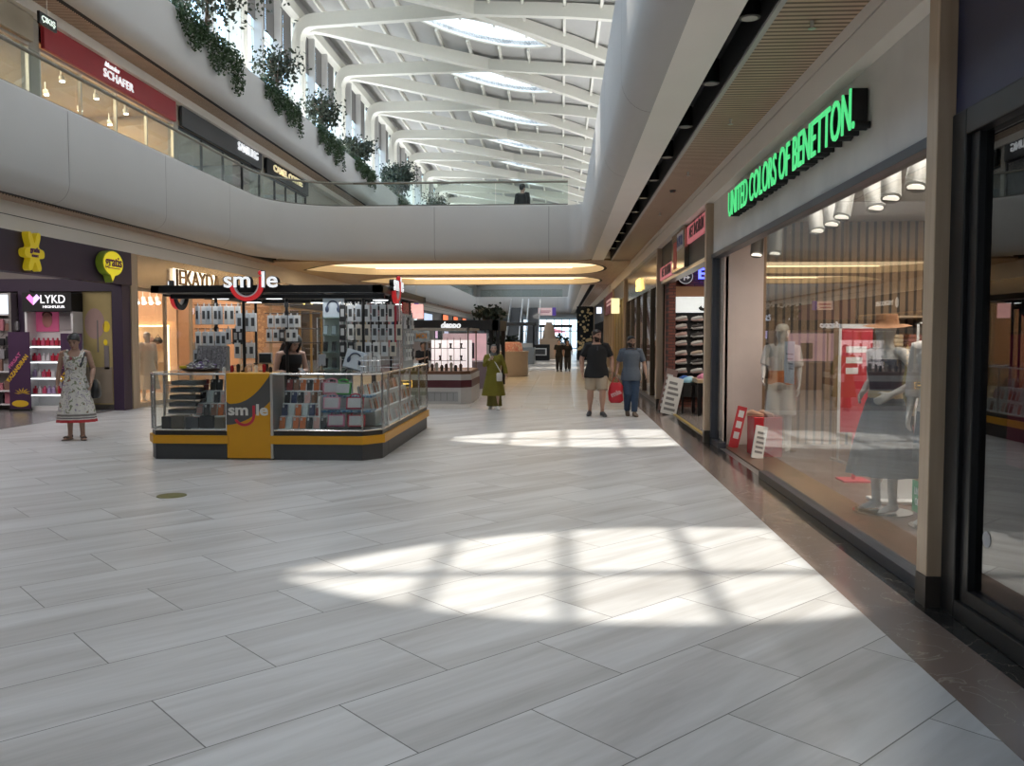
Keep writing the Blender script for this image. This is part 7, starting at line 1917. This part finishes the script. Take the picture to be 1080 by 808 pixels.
# seller behind the counter
ws, P, k = make('person', 'long-haired seller in black sleeveless top bending over a phone inside the kiosk', 'person', (-4.02, 12.62, .0), .75, 1.74, skin_b,
                dict(slim=.95, bust=.04, head=(.62, 0, .1), lean=V(0, -.14, -.03), elR=V(-.24, -.04, 1.17), wrR=V(-.08, -.30, 1.12), elL=V(.24, -.04, 1.17), wrL=V(.05, -.33, 1.14), palmR=V(.3, 0, 1), palmL=V(-.3, 0, 1), leanarms=True, curlL=.7, curlR=.7), .009)
cloth(torso_cloth(P, .86, 1.44, .012), P, k, .011, mat('tee_black', (.011, .011, .012), .9), 'top', ws)
cloth(trouser(P, 1.95, .012, .01), P, k, .012, mat('trouser_dark', (.02, .02, .024), .9), 'trousers', ws)
shoes(P, k, k_black, ws); face(P, k, ws); hair(P, k, hair_blk, ws, 'long')
R_ = Matrix.Rotation(.75, 3, 'Z'); ph = R_ @ ((P['_wrL'] + V(-.05, -.10, .035)) * k) + V(-4.02, 12.62, 0)
o = MB().box(-.035, .035, -.075, .075, -.005, .005, 0, .004).obj('phone', k_black, None, ph, (.5, 0, .75)); tag(o, 'black phone held by the seller in the kiosk', 'phone')

# couple and others further off
def simple_person(label, loc, rz, h, top, bottom, skin, hairm, style='short', pose=None, group=None, legs=1.95, sleeve=.8, vox=.014):
    t, P, k = make('person', label, 'person', loc, rz, h, skin, dict(pose or {}), vox, group)
    c = torso_cloth(P, .76, 1.46, .014)
    if sleeve: [sh_sleeve(c, P, S, sleeve, .018) for S in 'LR']
    cloth(c, P, k, .014, top, 'top', t); cloth(trouser(P, legs, .014, .02), P, k, .014, bottom, 'trousers', t)
    shoes(P, k, k_black, t); hair(P, k, hairm, t, style)
    return t
blk = mat('tee_black', (.011, .011, .012), .9); chk = mat('dark_trousers', (.045, .042, .045), .9)
simple_person('man in black t-shirt walking beside a woman far down the hall', (-.10, 41.1, 0), .05, 1.50, blk, mat('trouser_dark', (.02, .02, .024), .9), skin_b, hair_blk, pose=dict(walk, slim=1.05))
simple_person('woman in black top and dark trousers walking beside a man far down the hall', (.30, 41.6, 0), .0, 1.46, blk, chk, skin_b, hair_blk, 'long', pose=dict(walk, slim=.98, bust=.04))
simple_person('person in a black top standing in the jewellery kiosk', (-3.85, 24.2, 0), .5, 1.50, blk, mat('chino_beige', (.36, .29, .21), .9), skin_c, hair_blk, pose=dict(elL=V(.24, -.05, 1.17), wrL=V(.10, -.28, 1.24), elR=V(-.24, -.05, 1.17), wrR=V(-.10, -.28, 1.22)))
simple_person('person in dark clothes standing on the bridge behind the glass balustrade', (-1.27, 28.6, 4.75), 2.6, 1.85, mat('jacket_dark', (.02, .02, .024), .9), mat('trouser_grey', (.30, .30, .31), .9), skin_b, hair_blk, sleeve=1.8)
for i, (x, y, c, w) in enumerate(((-1.9, 100, (.02, .02, .022), 'black'), (-1.2, 99, (.16, .03, .04), 'dark red'), (-.4, 103, (.03, .03, .035), 'charcoal'))):
    simple_person('distant person in a %s top near the far glass entrance' % w, (x, y, 0), .2 * i, 1.68, mat('far_top_' + w.replace(' ', '_'), c, .9), mat('trouser_dark', (.02, .02, .024), .9), skin_b, hair_blk, vox=.02, pose=walk)
simple_person('person in dark clothes standing in front of the golden disc panel', (1.85, 50, 0), 1.0, 1.6, mat('coat_brown', (.05, .035, .03), .9), mat('trouser_dark', (.02, .02, .024), .9), skin_c, hair_brn, sleeve=1.8, vox=.018)

# mannequins
mq = mat('mannequin_white', (.50, .47, .44), .4, var=.03)
def stand(loc, name='base'):
    return None
m1, P, k = make('mannequin', 'mannequin in straw hat and long slate blue skirt in the clothes shop window', 'mannequin', (2.98, 8.2, .035), -1.15, 1.80, mq,
                dict(slim=.92, bust=.035, elL=V(.32, .10, 1.20), wrL=V(.17, -.10, 1.06), elR=V(-.24, .06, 1.17), wrR=V(-.15, -.12, 1.06), palmL=V(-.6, .5, 0), palmR=V(.6, .5, 0), toeL=V(.02, -.17, 0)), .009)
den = mat('slate_cloth', (.055, .068, .088), .9, var=.15, scale=14)
T = P['_T']; H = P['_H']
cloth(torso_cloth(P, .98, 1.40, .010), P, k, .011, mat('slate_top', (.050, .055, .075), .9, var=.3, scale=22), 'top', m1)
scaled(skirt(T, .34, 1.06, .33, .150, .30, .115, .020, 11), k).obj('skirt', den, m1)
scaled(MB().loft([(T(0, 0, 1.02), .165, .13), (T(0, 0, 1.09), .158, .125)], 24, flat=True), k).obj('belt', mat('belt_tan', (.42, .32, .18), .7), m1)
hat = MB(); vs = []
for r, z in ((.088, .235), (.092, .215), (.10, .165), (.105, .145), (.15, .135), (.215, .118)):
    for q in range(28):
        a = 2 * PI * q / 28; vs.append(H(math.cos(a) * r * .95, .005 + math.sin(a) * r, z + .012 * math.sin(2 * a) * (r > .12)))
hat.add(vs, [(i * 28 + q, i * 28 + (q + 1) % 28, i * 28 + 28 + (q + 1) % 28, i * 28 + 28 + q) for i in range(5) for q in range(28)] + [list(range(28))], 0, True)
scaled(hat, k).obj('straw_hat', mat('straw_brown', (.33, .155, .075), .9, var=.3, scale=50, bump=.3), m1)
MB().cyl((0, 0, -.015), (0, 0, .0), .26, .26, 32).obj('base_plate', chrome, m1)
m2, P, k = make('mannequin', 'bald mannequin in white shirt with red scarf half hidden by the wooden pillar', 'mannequin', (3.22, 7.55, .035), -.75, 1.86, mq,
                dict(slim=.95, bust=.03, wrL=V(.25, -.06, .90)), .009)
T = P['_T']; H = P['_H']
c_ = torso_cloth(P, .92, 1.46, .024); [sh_sleeve(c_, P, S, 1.5, .024) for S in 'LR']
cloth(c_, P, k, .011, mat('shirt_white', (.58, .53, .50), .9), 'shirt', m2)
cloth(trouser(P, .98, .016, .035), P, k, .011, mat('denim_shorts', (.085, .10, .13), .9, var=.2, scale=15), 'shorts', m2)
scaled(MB().loft([(T(.05, -.14, 1.10), .03, .012), (T(.06, -.16, 1.30), .035, .014), (T(.08, -.09, 1.45), .03, .02), (T(0, .08, 1.50), .06, .02), (T(-.08, -.09, 1.45), .03, .02), (T(-.02, -.16, 1.28), .035, .014), (T(.03, -.15, 1.02), .03, .012)], 10), k).obj('scarf', mat('scarf_red', (.55, .06, .04), .8), m2)
MB().cyl((0, 0, -.015), (0, 0, .0), .24, .24, 32).obj('base_plate', chrome, m2)
scaled(MB().loft([(V(.30, -.03, .62), .05, .10), (V(.31, -.03, .66), .06, .13), (V(.30, -.03, .82), .05, .11)], 14, flat=True), k).obj('pink_bag', mat('bag_pink', (.45, .04, .12), .6), m2)
m3, P, k = make('mannequin', 'mannequin in pale cap and orange top behind the red display block', 'mannequin', (3.12, 12.55, .03), -.5, 1.78, mq,
                dict(slim=.92, elR=V(-.24, -.03, 1.17), wrR=V(-.20, -.2, 1.02)), .010)
T = P['_T']; H = P['_H']
c_ = torso_cloth(P, .92, 1.46, .016); [sh_sleeve(c_, P, S, .9, .02) for S in 'LR']
cloth(c_, P, k, .012, mat('tee_pale', (.55, .50, .46), .9), 'tshirt', m3)
scaled(MB().loft([(T(0, 0, .93), .195, .145), (T(0, 0, 1.12), .178, .135)], 24, flat=True), k).obj('orange_hem', mat('hem_orange', (.48, .13, .03), .9), m3)
cloth(trouser(P, 1.0, .014, .03), P, k, .012, mat('shorts_sand', (.45, .42, .38), .9), 'shorts', m3)
cp = MB(); vs = []
for r, z in ((.02, .236), (.06, .228), (.09, .20), (.097, .165), (.098, .145)):
    for q in range(24):
        a = 2 * PI * q / 24; vs.append(H(math.cos(a) * r * .9, .004 + math.sin(a) * r * 1.12, z))
cp.add(vs, [(i * 24 + q, i * 24 + (q + 1) % 24, i * 24 + 24 + (q + 1) % 24, i * 24 + 24 + q) for i in range(4) for q in range(24)] + [list(range(24))], 0, True)
cp.loft([(H(0, -.09, .150), .078, .006), (H(0, -.14, .146), .07, .006), (H(0, -.185, .138), .04, .005)], 14)
scaled(cp, k).obj('cap', mat('cap_pale', (.55, .50, .44), .9), m3)
MB().cyl((0, 0, -.012), (0, 0, .0), .22, .22, 28).obj('base_plate', chrome, m3)
m4, P, k = make('mannequin', 'mannequin draped in white in the warm clothes shop left of the kiosk', 'mannequin', (-10.4, 21.4, .03), 1.0, 1.74, mq, dict(slim=.95), .012)
c_ = torso_cloth(P, .92, 1.46, .020); [sh_sleeve(c_, P, S, 1.6, .02) for S in 'LR']
cloth(c_, P, k, .014, mat('shirt_cream', (.62, .56, .48), .9), 'shirt', m4)
scaled(skirt(P['_T'], .30, 1.0, .30, .17, .24, .13, .02, 10), k).obj('skirt', mat('shirt_cream', (.62, .56, .48), .9), m4)
MB().cyl((0, 0, -.012), (0, 0, .0), .22, .22, 28).obj('base_plate', chrome, m4)
